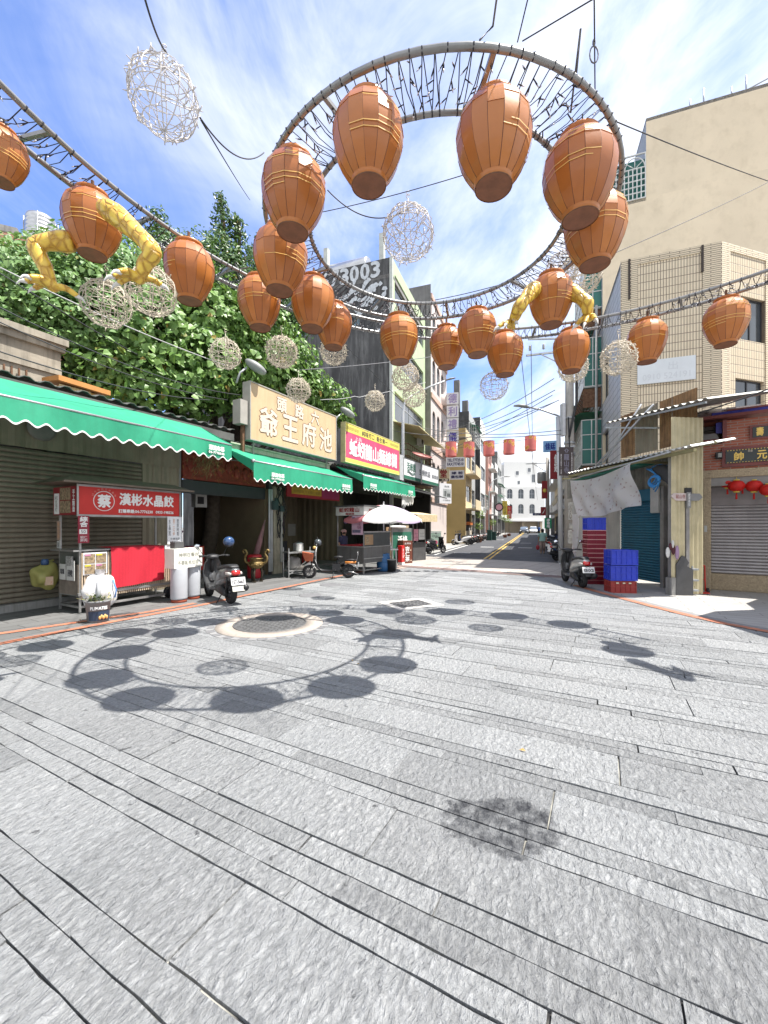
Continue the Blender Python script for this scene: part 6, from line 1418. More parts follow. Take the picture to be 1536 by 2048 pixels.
for a in [(328, 198, 61, 0, 'largest open wire ball high against the blue sky at upper left', 2.75), (816, 468, 48, 0, 'open wire ball hanging in the middle of the lantern ring', 4.3), (213, 608, 44, 3, 'wire ball below the clawed legs, left of its twin'), (303, 583, 45, 3, 'wire ball below the clawed foot, right of its twin'),
          (451, 708, 29, 3, 'wire ball before the greenery, left of the thicker one'), (563, 704, 31, 1, 'thickly wound wire ball directly above the tan signboard'), (667, 702, 27, 1, 'wire ball peeping out below a jar before the blackened wall'), (597, 781, 24, 2, 'small wire ball touching the top edge of the tan signboard'),
          (750, 802, 20, 2, 'smallest tan wire ball on the blackened wall'), (811, 754, 27, 1, 'upper thick wire ball at the green house corner'), (828, 791, 23, 2, 'lower thick wire ball at the green house corner'), (988, 772, 26, 0, 'pale wire ball against the sky in the middle of the street', 7.9),
          (1146, 735, 28, 1, 'wire ball behind the jar above the concrete pole', 8.4), (1160, 548, 42, 2, 'big tangled wire ball at the right side of the ring', 6.6), (1237, 716, 33, 1, 'wire ball in front of the tiled building corner'), (1125, 538, 30, 0, 'open wire ball partly hidden behind the clawed lantern', 7.0)]: ball(*a)
# --- red patterned fabric lanterns across the street
fabr = mat('fabric_red', (.60, .19, .17), .75, var=.08, trans=.35); fyel = mat('fabric_yellow', (.72, .45, .12), .7, var=.05, trans=.2); fred = mat('fabric_dark_red', (.40, .07, .03), .7, trans=.2)
def drum(px, py, D, lab, seed):
    p = pt(px, py, D); r = thing('fabric_lantern', lab, 'lantern', p, R(seed * 40), 'red patterned drum lanterns across the street'); rad, hh = .19, .25; rg = random.Random(seed)
    MB().lathe([(rad, -hh), (rad * 1.01, 0), (rad, hh)], 28, capb=False, capt=False).build('shade', fabr, r)
    m = MB()
    for k in range(11):
        a0, z0 = k * 2.399, -.19 + .38 * ((k * 7) % 11) / 10
        for rr, mi, o_ in ((.062, 0, .003), (.036, 1, .005), (.022, 0, .007)):
            vs = [((rad * 1.012 + o_) * math.cos(a0), (rad * 1.012 + o_) * math.sin(a0), z0)]
            for i in range(14):
                q = 2 * math.pi * i / 14; aa = a0 + rr * math.cos(q) / rad; z = max(-hh, min(hh, z0 + rr * math.sin(q))); vs.append(((rad * 1.012 + o_) * math.cos(aa), (rad * 1.012 + o_) * math.sin(aa), z))
            m.add(vs, [(0, 1 + i, 1 + (i + 1) % 14) for i in range(14)], mi)
    m.build('flower_pattern', [fyel, fred], r)
    m = MB(); [m.tube([(rad * math.cos(i * .4488), rad * math.sin(i * .4488), z) for i in range(14)], .006, 4, closed=True) for z in (-hh, hh)]; m.beam((-rad, 0, hh), (rad, 0, hh), .005); m.build('hoop', rust, r)
FD = [(902, 899, 'drum lantern before the telephone sign, leftmost of the red row'), (938, 899, 'red drum lantern in front of the ochre wall'), (978, 897, 'middle red drum lantern over the far houses'), (1018, 894, 'red drum lantern against the open sky'), (1061, 887, 'highest red drum lantern, nearest the concrete pole')]
for i, (px, py, lab) in enumerate(FD): drum(px, py, 14.5, lab, i + 1)
# --- cables
cab = mat('cable_dark', (.035, .036, .04), .6, var=.1); cabg = mat('cable_grey')
def cable(a, b, sag, rad, lab, grp=None, m_=None, wob=0):
    rg = random.Random(hash(lab) % 99 if False else int(abs(a.x * 7 + b.x * 13))); pts = []
    for i in range(25):
        u = i / 24; p = a.lerp(b, u); p.z -= sag * 4 * u * (1 - u); p += Vector((rg.gauss(0, wob), 0, rg.gauss(0, wob))); pts.append(p - a)
    o = MB().tube(pts, rad, 5).build('cable', m_ or cab); o.location = a; return tag(o, lab, 'cable', grp)
def C3(px, py, D): return pt(px, py, D)
G1 = 'grey power lines fanning out from the concrete pole'; lab1 = 'grey power line sagging from the concrete pole across to the left-hand houses'
for a, b, s in [((1108, 757, 16.5), (860, 865, 31), .5), ((1110, 780, 16.5), (850, 868, 33), .6), ((1105, 790, 16.5), (870, 890, 30), .4), ((1112, 803, 16.5), (845, 880, 32), .3), ((1118, 800, 16.5), (780, 940, 26), .2), ((1125, 860, 16.6), (800, 845, 25), .4), ((1125, 868, 16.6), (760, 857, 24), .3)]:
    cable(C3(*a), C3(*b), s, .016, lab1, G1, cabg)
G2 = 'dark wires over the left-hand roofs'; lab2 = 'dark wire strung along the fronts of the left-hand roofs'
for a, b, s in [((-10, 540, 7.5), (560, 830, 16), .35), ((-10, 610, 6.5), (480, 790, 12), .25), ((-10, 640, 7), (455, 800, 12), .2), ((-10, 700, 6), (420, 800, 11), .15)]:
    cable(C3(*a), C3(*b), s, .011, lab2, G2)
cable(C3(-10, 530, 5.0), C3(450, 730, 7.2), .06, .008, 'pale taut wire holding the wire balls before the greenery', None, mat('wire_pale', (.4, .4, .4), .5, var=.05))
cable(C3(640, 425, 4.4), C3(1020, 320, 3.6), .03, .004, 'thin wire running through the ring above the middle wire ball')
cable(C3(655, 380, 4.2), C3(815, 418, 4.4), .18, .006, 'slack dark cord joining the ring to the middle wire ball')
cable(C3(400, 235, 2.85), C3(528, 305, 4.4), .16, .006, 'loose double cord from the largest wire ball to the ring')
cable(C3(402, 240, 2.85), C3(500, 400, 9), .02, .006, 'thin straight wire from the largest wire ball down to the banyan')
cable(C3(285, -20, 2.2), C3(335, 108, 2.75), .05, .006, 'twisted cord from which the largest wire ball hangs')
cable(C3(1188, -30, 2.9), C3(1190, 190, 3.9), .0, .006, 'vertical rope with a knotted loop above the ring')
m = MB(); m.tube([(.035 * math.sin(i * .52), 0, -.07 * math.cos(i * .52) - .07) for i in range(13)], .006, 5); m.ell((0, 0, .03), (.014, .014, .03), 8, 5)
o = m.build('rope_knot', cabg); o.location = C3(1188, 92, 3.35); tag(o, 'small knotted rope loop on the vertical rope above the ring', 'rope')
cable(C3(1045, 82, 3.3), C3(1200, -10, 2.8), .0, .005, 'short wire rising to the upper right from the top of the ring')
cable(C3(1035, 84, 3.3), C3(1060, -20, 2.8), .0, .005, 'short steep wire rising from the top of the ring')
cable(C3(1225, 240, 4.0), C3(1545, 365, 7.0), .02, .006, 'thin guy wire from the ring across the beige apartment block')
cable(C3(1100, 560, 5.6), C3(1545, 360, 9.0), .05, .006, 'thin wire crossing the beige block below the other one')
cable(C3(870, 600, 6.8), C3(1080, 545, 6.0), .03, .006, 'thin wire inside the far side of the ring')
cable(C3(1041, 700, 12), C3(1075, 1000, 42), .2, .012, 'long wire hanging down the middle of the street', None, cabg)
cable(C3(1062, 690, 12), C3(1066, 960, 42), .2, .012, 'second long wire in the street beside the red drum lanterns', None, cabg)
a, b_ = C3(860, 902, 14.6), C3(1075, 876, 14.4); cable(a, b_, .02, .006, 'thin wire carrying the row of red drum lanterns')
cable(C3(640, 800, 11), C3(850, 765, 13), .1, .008, 'pale twisted cord over the blackened wall', None, mat('wire_pale'), .012)
cable(C3(690, 690, 8), C3(830, 830, 14), .0, .006, 'straight thin wire slanting across the blackened wall')
cable(C3(600, 740, 8), C3(1000, 690, 11), .08, .008, 'blue grey cord stretched level below the far lanterns', None, cabg)
cable(C3(1400, 825, 9.5), C3(1545, 775, 8.5), .02, .016, 'thick black cable rising across the tiled building windows')
# ================================================================== food cart and its surroundings
cred = mat('cart_red', (.50, .03, .025), .45, var=.06); bamboo = mat('bamboo_slat', (.46, .36, .26), .6, var=.15, scale=8, streak=.3); stl = mat('dull_steel', (.40, .40, .39), .4, .7, var=.2, scale=4, streak=.2)
greyst = mat('grey_stripe_board', (.20, .17, .14), .7, var=.25, scale=5, streak=.5)
r = troot('food_cart', 'red signed dumpling cart with red cloth over bamboo slats', 'food cart', .63, 1.42)
cw_, cd_ = 2.05, .78
m = MB(); [m.beam((x, y, .02), (x, y, 1.95), .024) for x, y in ((.05, .03), (.05, cd_ - .03), (cw_ - .05, cd_ - .03))]; m.beam((cw_ - .05, .03, .02), (cw_ - .05, .03, 1.95), .024)
m.beam((.05, .03, .12), (cw_ - .3, .03, .12), .03); m.beam((.05, cd_ - .03, .12), (cw_ - .3, cd_ - .03, .12), .03); m.beam((.05, .03, .12), (.05, cd_ - .03, .12), .03); m.beam((.05, .03, .34), (.05, cd_ - .03, .34), .03); m.beam((.0, .0, .36), (cw_, .0, .36), .035)
m.box(-.08, cw_ + .02, -.02, cd_ + .05, 1.17, 1.2); m.box(.25, cw_ - .05, .05, cd_ - .05, .34, .4); m.build('steel_frame', stl, r)
m = MB(); n = 46
for i in range(n): x = .06 + (cw_ - .1) * i / n; m.box(x, x + .022, -.015, .012, .28, 1.14)
m.build('slat_front', bamboo, r)
m = MB(); m.box(.03, .05, .02, cd_ - .02, .34, .92); 
for i in range(30): y = .03 + (cd_ - .06) * i / 30; m.box(.02, .03, y, y + .016, .34, .92)
m.build('side_board', greyst, r)
m = MB(); m.box(.035, .045, .04, cd_ - .04, .92, 1.17); m.build('side_pane', mat('murky_glass', (.10, .11, .10), .15), r)
m = MB(); m.box(.06, cw_ - .06, .03, cd_ - .04, .4, 1.15); m.build('inner_body', mat('dark_panel', (.05, .045, .04), .8), r)
m = MB(); m.box(.0, cw_ + .02, -.02, .02, 1.86, 2.42, 0)
for a in ((-.03, cw_ + .05, -.04, -.018, 1.83, 1.87), (-.03, cw_ + .05, -.04, -.018, 2.40, 2.44), (-.03, .0, -.04, -.018, 1.86, 2.41), (cw_ + .02, cw_ + .05, -.04, -.018, 1.86, 2.41)): m.box(*a, 2)
Y = -.028
m.text('漢彬水晶餃', 1.33, 2.20, 1.18, .24, Y, 1, bold=.009); m.text('訂購專線:04-7776230   0933-198326', 1.32, 1.955, 1.2, .075, Y, 1, bold=.003)
m.text('蔡', .45, 2.14, .23, .24, Y, 1, bold=.011); m.tube([(.45 + .19 * math.cos(i * math.pi / 16), Y + .004, 2.14 + .19 * math.sin(i * math.pi / 16)) for i in range(32)], .008, 4, 1, closed=True)
for i, ch in enumerate('三代經典百年老店'):
    a = R(150 - i * 17); m.text(ch, .45 + .235 * math.cos(a), 2.14 + .235 * math.sin(a), .042, .042, Y, 3)
m.build('signboard', [cred, letw, stl, mat('letter_rose', (.65, .3, .25), .5)], r)
m = MB(); m.T = Matrix.Rotation(R(-90), 4, 'Z'); W0 = cd_
def sq_(a, b, c, d, mi): m.box(-b, -a, -.032, -.024, c, d, mi)
m.box(-cd_ - .06, .0, -.025, .0, 1.86, 2.40, 0)
for i in range(2):
    for j in range(2): sq_(.20 + i * .2, .38 + i * .2, 1.9 + j * .25, 2.13 + j * .25, 2)
sq_(.62, .80, 1.88, 2.28, 1); m.text('手工製造', -.08, 2.13, .09, .42, -.03, 1, vert=True, bold=.003); m.text('純手工\n蝦仁\n香菇\n筍丁', -.71, 2.08, .11, .3, -.034, 3)
m.build('side_sign', [mat('side_red', (.22, .02, .025), .5), letw, mat('food_photo', (.25, .19, .12), .5, var=.7, scale=22), letd], r)
m = MB(); m.hexa([(-.32, -.22, 2.46), (cw_ + .25, -.22, 2.46), (cw_ + .25, cd_ + .3, 2.46), (-.32, cd_ + .3, 2.46)], [(-.05, .1, 2.60), (cw_, .1, 2.60), (cw_, cd_, 2.60), (-.05, cd_, 2.60)]); m.box(-.33, cw_ + .26, -.24, -.215, 2.44, 2.475); m.build('roof', mat('brown_roof', (.15, .115, .09), .6, var=.2), r)
gingham = mat('red_mesh_cloth', (.55, .02, .04), .85, var=.08)
t2 = gingham.node_tree; b2 = t2.nodes['Principled BSDF']; co2 = t2.nodes.new('ShaderNodeTexCoord').outputs['Object']
wv = t2.nodes.new('ShaderNodeTexBrick'); cb2 = t2.nodes.new('ShaderNodeCombineXYZ'); s2 = t2.nodes.new('ShaderNodeSeparateXYZ'); L(t2, co2, s2.inputs[0]); L(t2, s2.outputs[0], cb2.inputs[0]); L(t2, s2.outputs[2], cb2.inputs[1]); L(t2, cb2.outputs[0], wv.inputs['Vector'])
for k_, v_ in (('Scale', 1), ('Mortar Size', .004), ('Brick Width', .03), ('Row Height', .022)): wv.inputs[k_].default_value = v_
wv.offset = 0; wv.inputs['Color1'].default_value = (.60, .022, .045, 1); wv.inputs['Color2'].default_value = (.52, .02, .04, 1); wv.inputs['Mortar'].default_value = (.34, .012, .025, 1); L(t2, wv.outputs[0], b2.inputs['Base Color'])
m = MB(); nx, nz = 24, 18; x0, x1 = .56, 1.68; vs = []
for j in range(nz + 1):
    v = j / nz
    for i in range(nx + 1):
        u = i / nx; zb = .40 + .07 * u; z = 1.215 + (zb - 1.215) * v; vs.append((x0 + (x1 - x0) * u + .015 * v * math.sin(v * 5), -.05 - .018 * math.sin(u * 14 + v * 2) * v - .02 * v, z))
m.add(vs, [(j * (nx + 1) + i, (j + 1) * (nx + 1) + i, (j + 1) * (nx + 1) + i + 1, j * (nx + 1) + i + 1) for j in range(nz) for i in range(nx)], 0, True)
m.quad((x0, -.05, 1.216), (x1, -.05, 1.216), (x1, .5, 1.222), (x0, .5, 1.222)); m.build('cloth', gingham, r)
paper = mat('white_paper', (.66, .67, .70), .7, var=.04); ink_ = mat('ink_black', (.06, .06, .07), .7); inkr = mat('ink_orange', (.60, .30, .16), .7)
m = MB(); m.box(.08, .50, -.035, -.018, .72, 1.14, 1)
for i in range(2):
    for j in range(2): m.box(.095 + i * .2, .28 + i * .2, -.041, -.036, .735 + j * .2, .915 + j * .2, 0); m.box(.10 + i * .2, .2 + i * .2, -.046, -.0415, .88 + j * .2, .91 + j * .2, 2 + (i + j) % 2)
m.build('food_poster', [mat('food_photo'), paper, mat('label_yellow', (.6, .5, .05), .6), mat('label_pink', (.5, .2, .35), .6)], r)
m = MB(); m.box(1.75, 2.10, -.07, -.06, 1.24, 1.86, 0)
for k, tx in enumerate(('營業時間', '週二公休', '水晶餃')): m.text(tx, 2.0 - k * .1, 1.62, .05, .38, -.073, 1 if k != 1 else 2, vert=True)
m.text('冷凍宅配', 1.93, 1.36, .24, .05, -.073, 1); m.text('漢彬水晶餃', 1.93, 1.29, .26, .04, -.073, 1)
m.box(1.70, 2.0, -.045, -.035, .92, 1.22, 0); m.text('一份', 1.92, 1.1, .05, .14, -.048, 1, vert=True); m.text('五十元', 1.78, 1.05, .05, .2, -.048, 1, vert=True)
m.build('notice', [paper, ink_, inkr], r)
m = MB(); m.box(-.02, .17, -.055, -.045, 1.33, 1.84, 0); m.text('綜合', .075, 1.73, .13, .19, -.058, 1, vert=True, bold=.005); m.box(.0, .13, -.06, -.0555, 1.50, 1.59, 1); m.text('50', .065, 1.545, .08, .06, -.062, 2); m.text('蝦仁\n鮮肉', .075, 1.41, .12, .11, -.058, 1)
m.build('price_board', [mat('price_maroon', (.26, .02, .04), .5), letw, ink_], r)
m = MB(); m.T = Matrix.Rotation(R(-90), 4, 'Z'); m.box(-.72, -.60, -.02, -.01, 1.38, 1.75, 0); m.text('請先付錢', -.66, 1.57, .07, .3, -.023, 1, vert=True); m.box(-.72, -.60, -.02, -.01, 1.22, 1.36, 2); m.text('謝謝', -.66, 1.29, .08, .1, -.023, 3)
m.box(-.62, -.40, -.02, -.01, .62, .92, 2); m.text('垃圾', -.51, .78, .15, .1, -.023, 3, bold=.003); m.box(-.34, -.06, -.03, -.02, .62, 1.0, 2); m.text('回收', -.2, .76, .17, .13, -.033, 3, bold=.003); m.box(-.30, -.1, -.06, -.03, .9, 1.08, 4)
m.build('side_notice', [mat('notice_beige', (.34, .25, .20), .7), inkr, mat('card_white', (.48, .48, .46), .7), ink_, mat('grey_print', (.25, .25, .24), .7, var=.5, scale=30)], r)
for x in (.35, cw_ - .12):
    m = MB(); m.T = Matrix.Translation((x, .12, .14)) @ Matrix.Rotation(R(90), 4, 'X'); m.lathe([(.06, -.025), (.14, -.025), (.14, .025), (.06, .025)], 18); m.build('wheel', blackm, r)
m = MB(); m.tube([(cw_ - .02, -.01, .5), (cw_ + .05, -.02, .3), (cw_ - .1, -.02, .2), (cw_ + .12, -.02, .16)], .018, 6); m.tube([(cw_ + .05, .0, .5), (cw_ + .06, .1, .45), (cw_ + .06, .6, .45)], .015, 6); m.build('handle', stl, r)
# white sack, paint bucket with weeds, hanging yellow bag
sack = mat('white_sack', (.70, .69, .70), .75, var=.06, scale=6, bump=.5, bscale=9, trans=.15)
def blob(c, rr, seed, n=24, m_=16, amp=.12, fr=3.0):
    q = MB(); q.ell(c, rr, n, m_); v = []
    rg = random.Random(seed); ph = [rg.uniform(0, 6) for _ in range(6)]
    for p in q.v:
        d = Vector(p) - Vector(c); k = 1 + amp * (math.sin(d.x * fr * 6 + ph[0]) * math.sin(d.z * fr * 5 + ph[1]) + .6 * math.sin(d.y * fr * 9 + ph[2] + d.x * 7)); v.append(tuple(Vector(c) + d * k))
    q.v = v; return q
r = thing('rubbish_sack', 'full white rubbish sack with blue stripes against the food cart', 'sack', gp(201, 1222), ROW.a)
m = blob((0, .02, .36), (.29, .18, .34), 4); m.add([(-.05, -.02, .68), (.05, -.02, .68), (.04, .05, .68), (-.04, .05, .68), (-.1, 0, .82), (.1, 0, .8), (.08, .06, .84), (-.06, .06, .8)], [(0, 1, 5, 4), (1, 2, 6, 5), (2, 3, 7, 6), (3, 0, 4, 7)], 0, True); m.build('sack', sack, r)
m = MB(); m.tube([(-.10, -.13, .66), (-.14, -.2, .48), (-.17, -.205, .3), (-.22, -.17, .12)], .012, 5); m.tube([(.16, -.12, .6), (.2, -.17, .4), (.17, -.18, .25)], .012, 5); m.build('stripe', mat('stripe_blue', (.06, .22, .55), .6), r)
r = thing('paint_bucket', 'grey printed bucket full of weeds in front of the food cart', 'bucket', gp(196, 1243), ROW.a - .3)
MB().lathe([(.155, 0), (.185, .34), (.195, .345), (.195, .375), (.185, .375), (.17, .3), (.1, .28)], 28, capt=True).build('bucket', mat('bucket_grey', (.21, .21, .215), .5, var=.08), r)
m = MB(); 
for k in range(9):
    a0, a1 = R(-150 + k * 13), R(-150 + (k + 1) * 13)
    for z0, z1, mi in ((.04, .12, 0), (.12, .2, 0)): 
        r0, r1 = .157 + .03 * z0 / .34 + .003, .157 + .03 * z1 / .34 + .003; m.quad((r0 * math.cos(a0), r0 * math.sin(a0), z0), (r0 * math.cos(a1), r0 * math.sin(a1), z0), (r1 * math.cos(a1), r1 * math.sin(a1), z1), (r1 * math.cos(a0), r1 * math.sin(a0), z1), mi)
for k in range(5): m.ell((.175 * math.cos(R(-92 + k * 9)), .175 * math.sin(R(-92 + k * 9)), .09 + .02 * (k % 2)), (.02, .02, .035), 8, 5, 1)
b0 = len(m.v); m.text('PLIMATES', 0, .255, .25, .05, 0, 2, bold=.004)
for i in range(b0, len(m.v)):
    x, y, z = m.v[i]; a = R(-95) + x / .18; rr = .184 + .0006 + y * -.5; m.v[i] = (rr * math.cos(a), rr * math.sin(a), z)
m.build('print', [mat('print_navy', (.03, .05, .09), .5), mat('print_orange', (.55, .33, .12), .5), letw], r)
m = MB(); rg = random.Random(3)
for k in range(150):
    p = Vector((rg.gauss(0, .09), rg.gauss(0, .08), .35 + abs(rg.gauss(0, .05)))); d = Vector((rg.gauss(0, .07), rg.gauss(0, .07), rg.uniform(-.02, .07))); e = Vector((-d.y, d.x, .01)).normalized() * .014; m.add([p - e, p + d * .5 + e, p + d, p + d * .5 - e], [(0, 1, 2, 3)], k % 3)
m.build('weeds', [mat('weed_green', (.09, .13, .04), .8), mat('weed_dark', (.05, .07, .03), .8), mat('weed_straw', (.28, .25, .12), .8)], r)
MB().rod((.0, .0, .3), (.02, .01, .75), .035, 12).build('tube_stub', mat('tube_grey', (.4, .41, .43), .4), r)
r = thing('rubbish_bag', 'translucent yellow bag of rubbish hanging on the cart side', 'bag', ROW.w(.47, .55, .52), ROW.a)
m = blob((0, 0, .16), (.22, .16, .24), 9, amp=.2); m.build('bag', mat('yellow_film', (.42, .40, .14), .25, trans=.4, var=.1), r); m = MB(); m.tube([(.02, 0, .36), (.1, .02, .44), (.16, .02, .46)], [.05, .03, .02], 8); m.build('knot', mat('yellow_film'), r)
m = MB(); m.lathe([(.06, 0), (.065, .06), (.05, .1), (.045, .11)], 14, c=(.0, -.02, .38)); m.build('jar_lid', mat('lid_blue', (.03, .07, .16), .4), r); m = MB(); m.box(-.06, .06, -.2, -.15, .0, .16); m.build('packet', mat('packet_red', (.5, .36, .26), .6, spots=.9, spotc=(.4, .05, .02)), r)
# grey bins with a white placard
for i, (px, py, lab) in enumerate([(358, 1204, 'pale grey round bin on a red base beside the cart, left of its twin'), (385, 1197, 'pale grey round bin on a red base nearer the scooter')]):
    r = thing('tall_bin', lab, 'bin', gp(px, py), 0, 'grey bins under the white placard')
    MB().lathe([(.165, .07), (.17, .1), (.17, .72), (.165, .74)], 26).build('drum', mat('bin_grey', (.40, .42, .45), .5, var=.06), r); MB().lathe([(.16, 0), (.155, .07)], 24).build('base', mat('brick_red_base', (.28, .06, .03), .7), r)
c_ = gp(371, 1201); r = thing('white_placard', 'white handwritten placard box resting across the two grey bins', 'placard', (c_.x - .05, c_.y, .74), ROW.a + .05)
m = MB(); m.box(-.36, .36, -.17, .12, 0, .42, 0); m.text('神明在看你', .0, .28, .5, .09, -.173, 1); m.text('不要亂丟垃圾!', .0, .11, .55, .09, -.173, 1); m.build('box', [mat('placard_white', (.68, .68, .62), .6, var=.06), mat('ink_olive', (.16, .16, .12), .7)], r, bevel=.012)
m = MB(); m.box(-.25, -.02, -.05, .1, .42, .56); m.build('post', mat('dark_grey_board'), r)
# ================================================================== scooters
tyre = mat('tyre_rubber', (.02, .02, .021), .8, var=.15, bump=.2); rimm = mat('rim_grey', (.10, .10, .105), .4, .7); sgrey = mat('scooter_grey', (.085, .087, .09), .3, .2, var=.05, coat=.5); ssilver = mat('scooter_silver', (.36, .355, .34), .3, .3, var=.05, coat=.6); seatm = mat('seat_black', (.022, .022, .023), .55); eng = mat('engine_black', (.03, .03, .032), .5, .3, var=.2); redlens = mat('tail_red', (.50, .012, .01), .12, var=0, coat=1); plate = mat('number_plate', (.72, .72, .70), .4, var=.02)
def wheel(parent, x, y, rr, w, spokes=5, name='wheel'):
    m = MB(); m.T = Matrix.Translation((x, y, rr)) @ Matrix.Rotation(R(90), 4, 'X'); pr = [(rr * .62, -w * .4), (rr * .8, -w * .5), (rr * .95, -w * .38), (rr, 0), (rr * .95, w * .38), (rr * .8, w * .5), (rr * .62, w * .4)]
    m.lathe(pr + [pr[0]], 28, capb=False, capt=False); o = m.build(name, tyre, parent)
    m = MB(); m.T = Matrix.Translation((x, y, rr)) @ Matrix.Rotation(R(90), 4, 'X'); m.lathe([(rr * .64, -w * .3), (rr * .64, w * .3), (rr * .56, w * .3), (rr * .56, -w * .3), (rr * .64, -w * .3)], 28, capb=False, capt=False); m.lathe([(rr * .16, -w * .45), (rr * .16, w * .45)], 14)
    for k in range(spokes): a = 2 * math.pi * k / spokes; m.beam((rr * .1 * math.cos(a), rr * .1 * math.sin(a), 0), (rr * .6 * math.cos(a), rr * .6 * math.sin(a), 0), w * .16)
    m.build('rim', rimm, o); return o
def scooter(label, loc, rz, bodym, tailm, num, lean=-4, simple=False, front=None):
    r = thing('scooter', label, 'scooter', loc, rz); front = front or bodym
    wheel(r, 0, 0, .245, .12, 5, 'rear_wheel'); wheel(r, 1.24, 0, .235, .10, 5, 'front_wheel')
    m = MB(); m.loft([(-.30, 0, .70, .05, .04), (-.24, 0, .69, .10, .085), (-.05, 0, .665, .155, .125), (.2, 0, .62, .165, .14), (.42, 0, .55, .15, .16), (.55, 0, .45, .13, .14), (.60, 0, .36, .12, .08)], 16, p=3); m.build('rear_body', tailm, r)
    m = MB(); m.loft([(-.22, 0, .60, .09, .05), (.1, 0, .50, .135, .10), (.45, 0, .38, .14, .12), (.62, 0, .30, .13, .07)], 14, p=3); m.loft([(.55, 0, .27, .15, .05), (.8, 0, .265, .17, .045), (1.0, 0, .30, .14, .05)], 12, p=4); m.build('lower_body', front, r)
    m = MB(); pts = [(.97, .26, .155), (1.03, .42, .19), (1.07, .60, .205), (1.06, .78, .185), (1.02, .90, .12)]; vs = []
    for x, z, w in pts:
        for k in range(9): q = (k / 8 - .5) * math.pi; vs.append((x + .10 * math.cos(q) * (1 if z < .85 else .6), w * math.sin(q), z))
    for x, z, w in pts:
        for k in range(9): q = (k / 8 - .5) * math.pi; vs.append((x - .05 + .09 * math.cos(q) * (1 if z < .85 else .6), w * .97 * math.sin(q), z))
    n = len(pts) * 9; fs = []
    for i in range(len(pts) - 1):
        for k in range(8): a = i * 9 + k; fs += [(a, a + 1, a + 10, a + 9), (n + a, n + a + 9, n + a + 10, n + a + 1)]
        for k in (0, 8): a = i * 9 + k; fs.append((a, a + 9, n + a + 9, n + a))
    m.add(vs, fs, 0, True); m.ell((1.11, 0, .46), (.10, .10, .16), 12, 8); m.build('leg_shield', front, r)
    m = MB(); m.loft([(-.24, 0, .785, .08, .02), (-.1, 0, .80, .12, .045), (.1, 0, .785, .14, .05), (.28, 0, .755, .135, .045), (.42, 0, .75, .12, .05), (.56, 0, .70, .09, .03)], 16, p=3); m.build('seat', seatm, r)
    m = MB(); m.loft([(-.02, .11, .22, .04, .06), (.15, .12, .28, .06, .10), (.45, .10, .30, .06, .09)], 10); m.loft([(-.1, 0, .33, .05, .04), (.2, 0, .38, .1, .07), (.5, 0, .36, .1, .07)], 10); m.rod((0, -.11, .24), (-.08, -.11, .58), .022, 8); m.rod((0, .11, .24), (-.08, .11, .58), .022, 8); m.build('engine', eng, r)
    m = MB(); m.loft([(-.42, -.16, .37, .055, .055), (-.36, -.16, .36, .075, .075), (-.1, -.16, .31, .075, .08), (.1, -.14, .24, .04, .04), (.35, -.1, .2, .02, .02)], 14, p=2); m.build('exhaust', blackm, r)
    m = MB(); m.loft([(-.40, 0, .34, .07, .02), (-.33, 0, .47, .09, .025), (-.22, 0, .60, .085, .03)], 10); m.build('rear_fender', eng, r)
    m = MB(); m.loft([(1.02, 0, .40, .05, .03), (1.2, 0, .505, .068, .03), (1.36, 0, .47, .06, .02), (1.44, 0, .38, .045, .015)], 10); m.rod((1.24, .06, .24), (1.10, .06, .6), .022, 8); m.rod((1.24, -.06, .24), (1.10, -.06, .6), .022, 8); m.build('front_fender', front, r)
    m = MB(); m.loft([(.90, 0, .93, .09, .035), (.98, 0, .95, .13, .055), (1.08, 0, .93, .14, .075), (1.16, 0, .88, .09, .05)], 12, p=3); m.tube([(.90, .34, .965), (.95, .2, .97), (1.0, 0, .95), (.95, -.2, .97), (.90, -.34, .965)], .014, 6); [m.rod((.90, s * .34, .965), (.915, s * .23, .968), .019, 8) for s in (1, -1)]; [m.rod((.97, s * .33, .985), (.98, s * .18, .985), .007, 5) for s in (1, -1)]; m.rod((1.06, 0, .6), (1.0, 0, .93), .04, 8); m.build('handlebar', eng, r)
    for s in (1, -1):
        m = MB(); m.rod((.97, s * .22, .97), (1.0, s * .33, 1.17), .007, 5); m.ell((.995, s * .36, 1.2), (.02, .07, .045), 12, 8); o = m.build('mirror', blackm, r)
        m = MB(); m.T = Matrix.Translation((.976, s * .36, 1.2)) @ Matrix.Rotation(R(-90), 4, 'Y'); m.ell((0, 0, 0), (.038, .062, .004), 14, 4); m.build('mirror_glass', mat('mirror_silver', (.75, .77, .8), .05, 1, var=0), o)
    m = MB(); m.loft([(-.325, 0, .665, .055, .035), (-.29, 0, .675, .09, .06), (-.23, 0, .685, .10, .06)], 12, p=3); m.build('tail_light', redlens, r)
    for s in (1, -1): m = MB(); m.loft([(-.27, s * .115, .655, .02, .025), (-.2, s * .13, .66, .03, .035), (-.1, s * .155, .66, .012, .03)], 8); m.build('indicator', mat('clear_lens', (.5, .48, .45), .15), r)
    m = MB(); m.T = Matrix.Translation((-.385, 0, .515)) @ Matrix.Rotation(R(-90), 4, 'Z') @ Matrix.Rotation(R(-16), 4, 'X'); m.box(-.15, .15, 0, .006, -.08, .08, 0)
    if num: m.text(num, 0, -.012, .25, .075, -.002, 1, bold=.004); m.box(-.05, -.03, -.003, -.0005, .055, .07, 1); m.box(.03, .05, -.003, -.0005, .055, .07, 1)
    m.build('licence_plate', [plate, ink_], r)
    m = MB(); m.rod((.30, .06, .2), (.22, .22, .0), .012, 6); m.rod((.30, -.06, .2), (.25, -.17, .04), .012, 6); m.build('stand', eng, r)
    r.rotation_euler = (0, 0, rz); return r
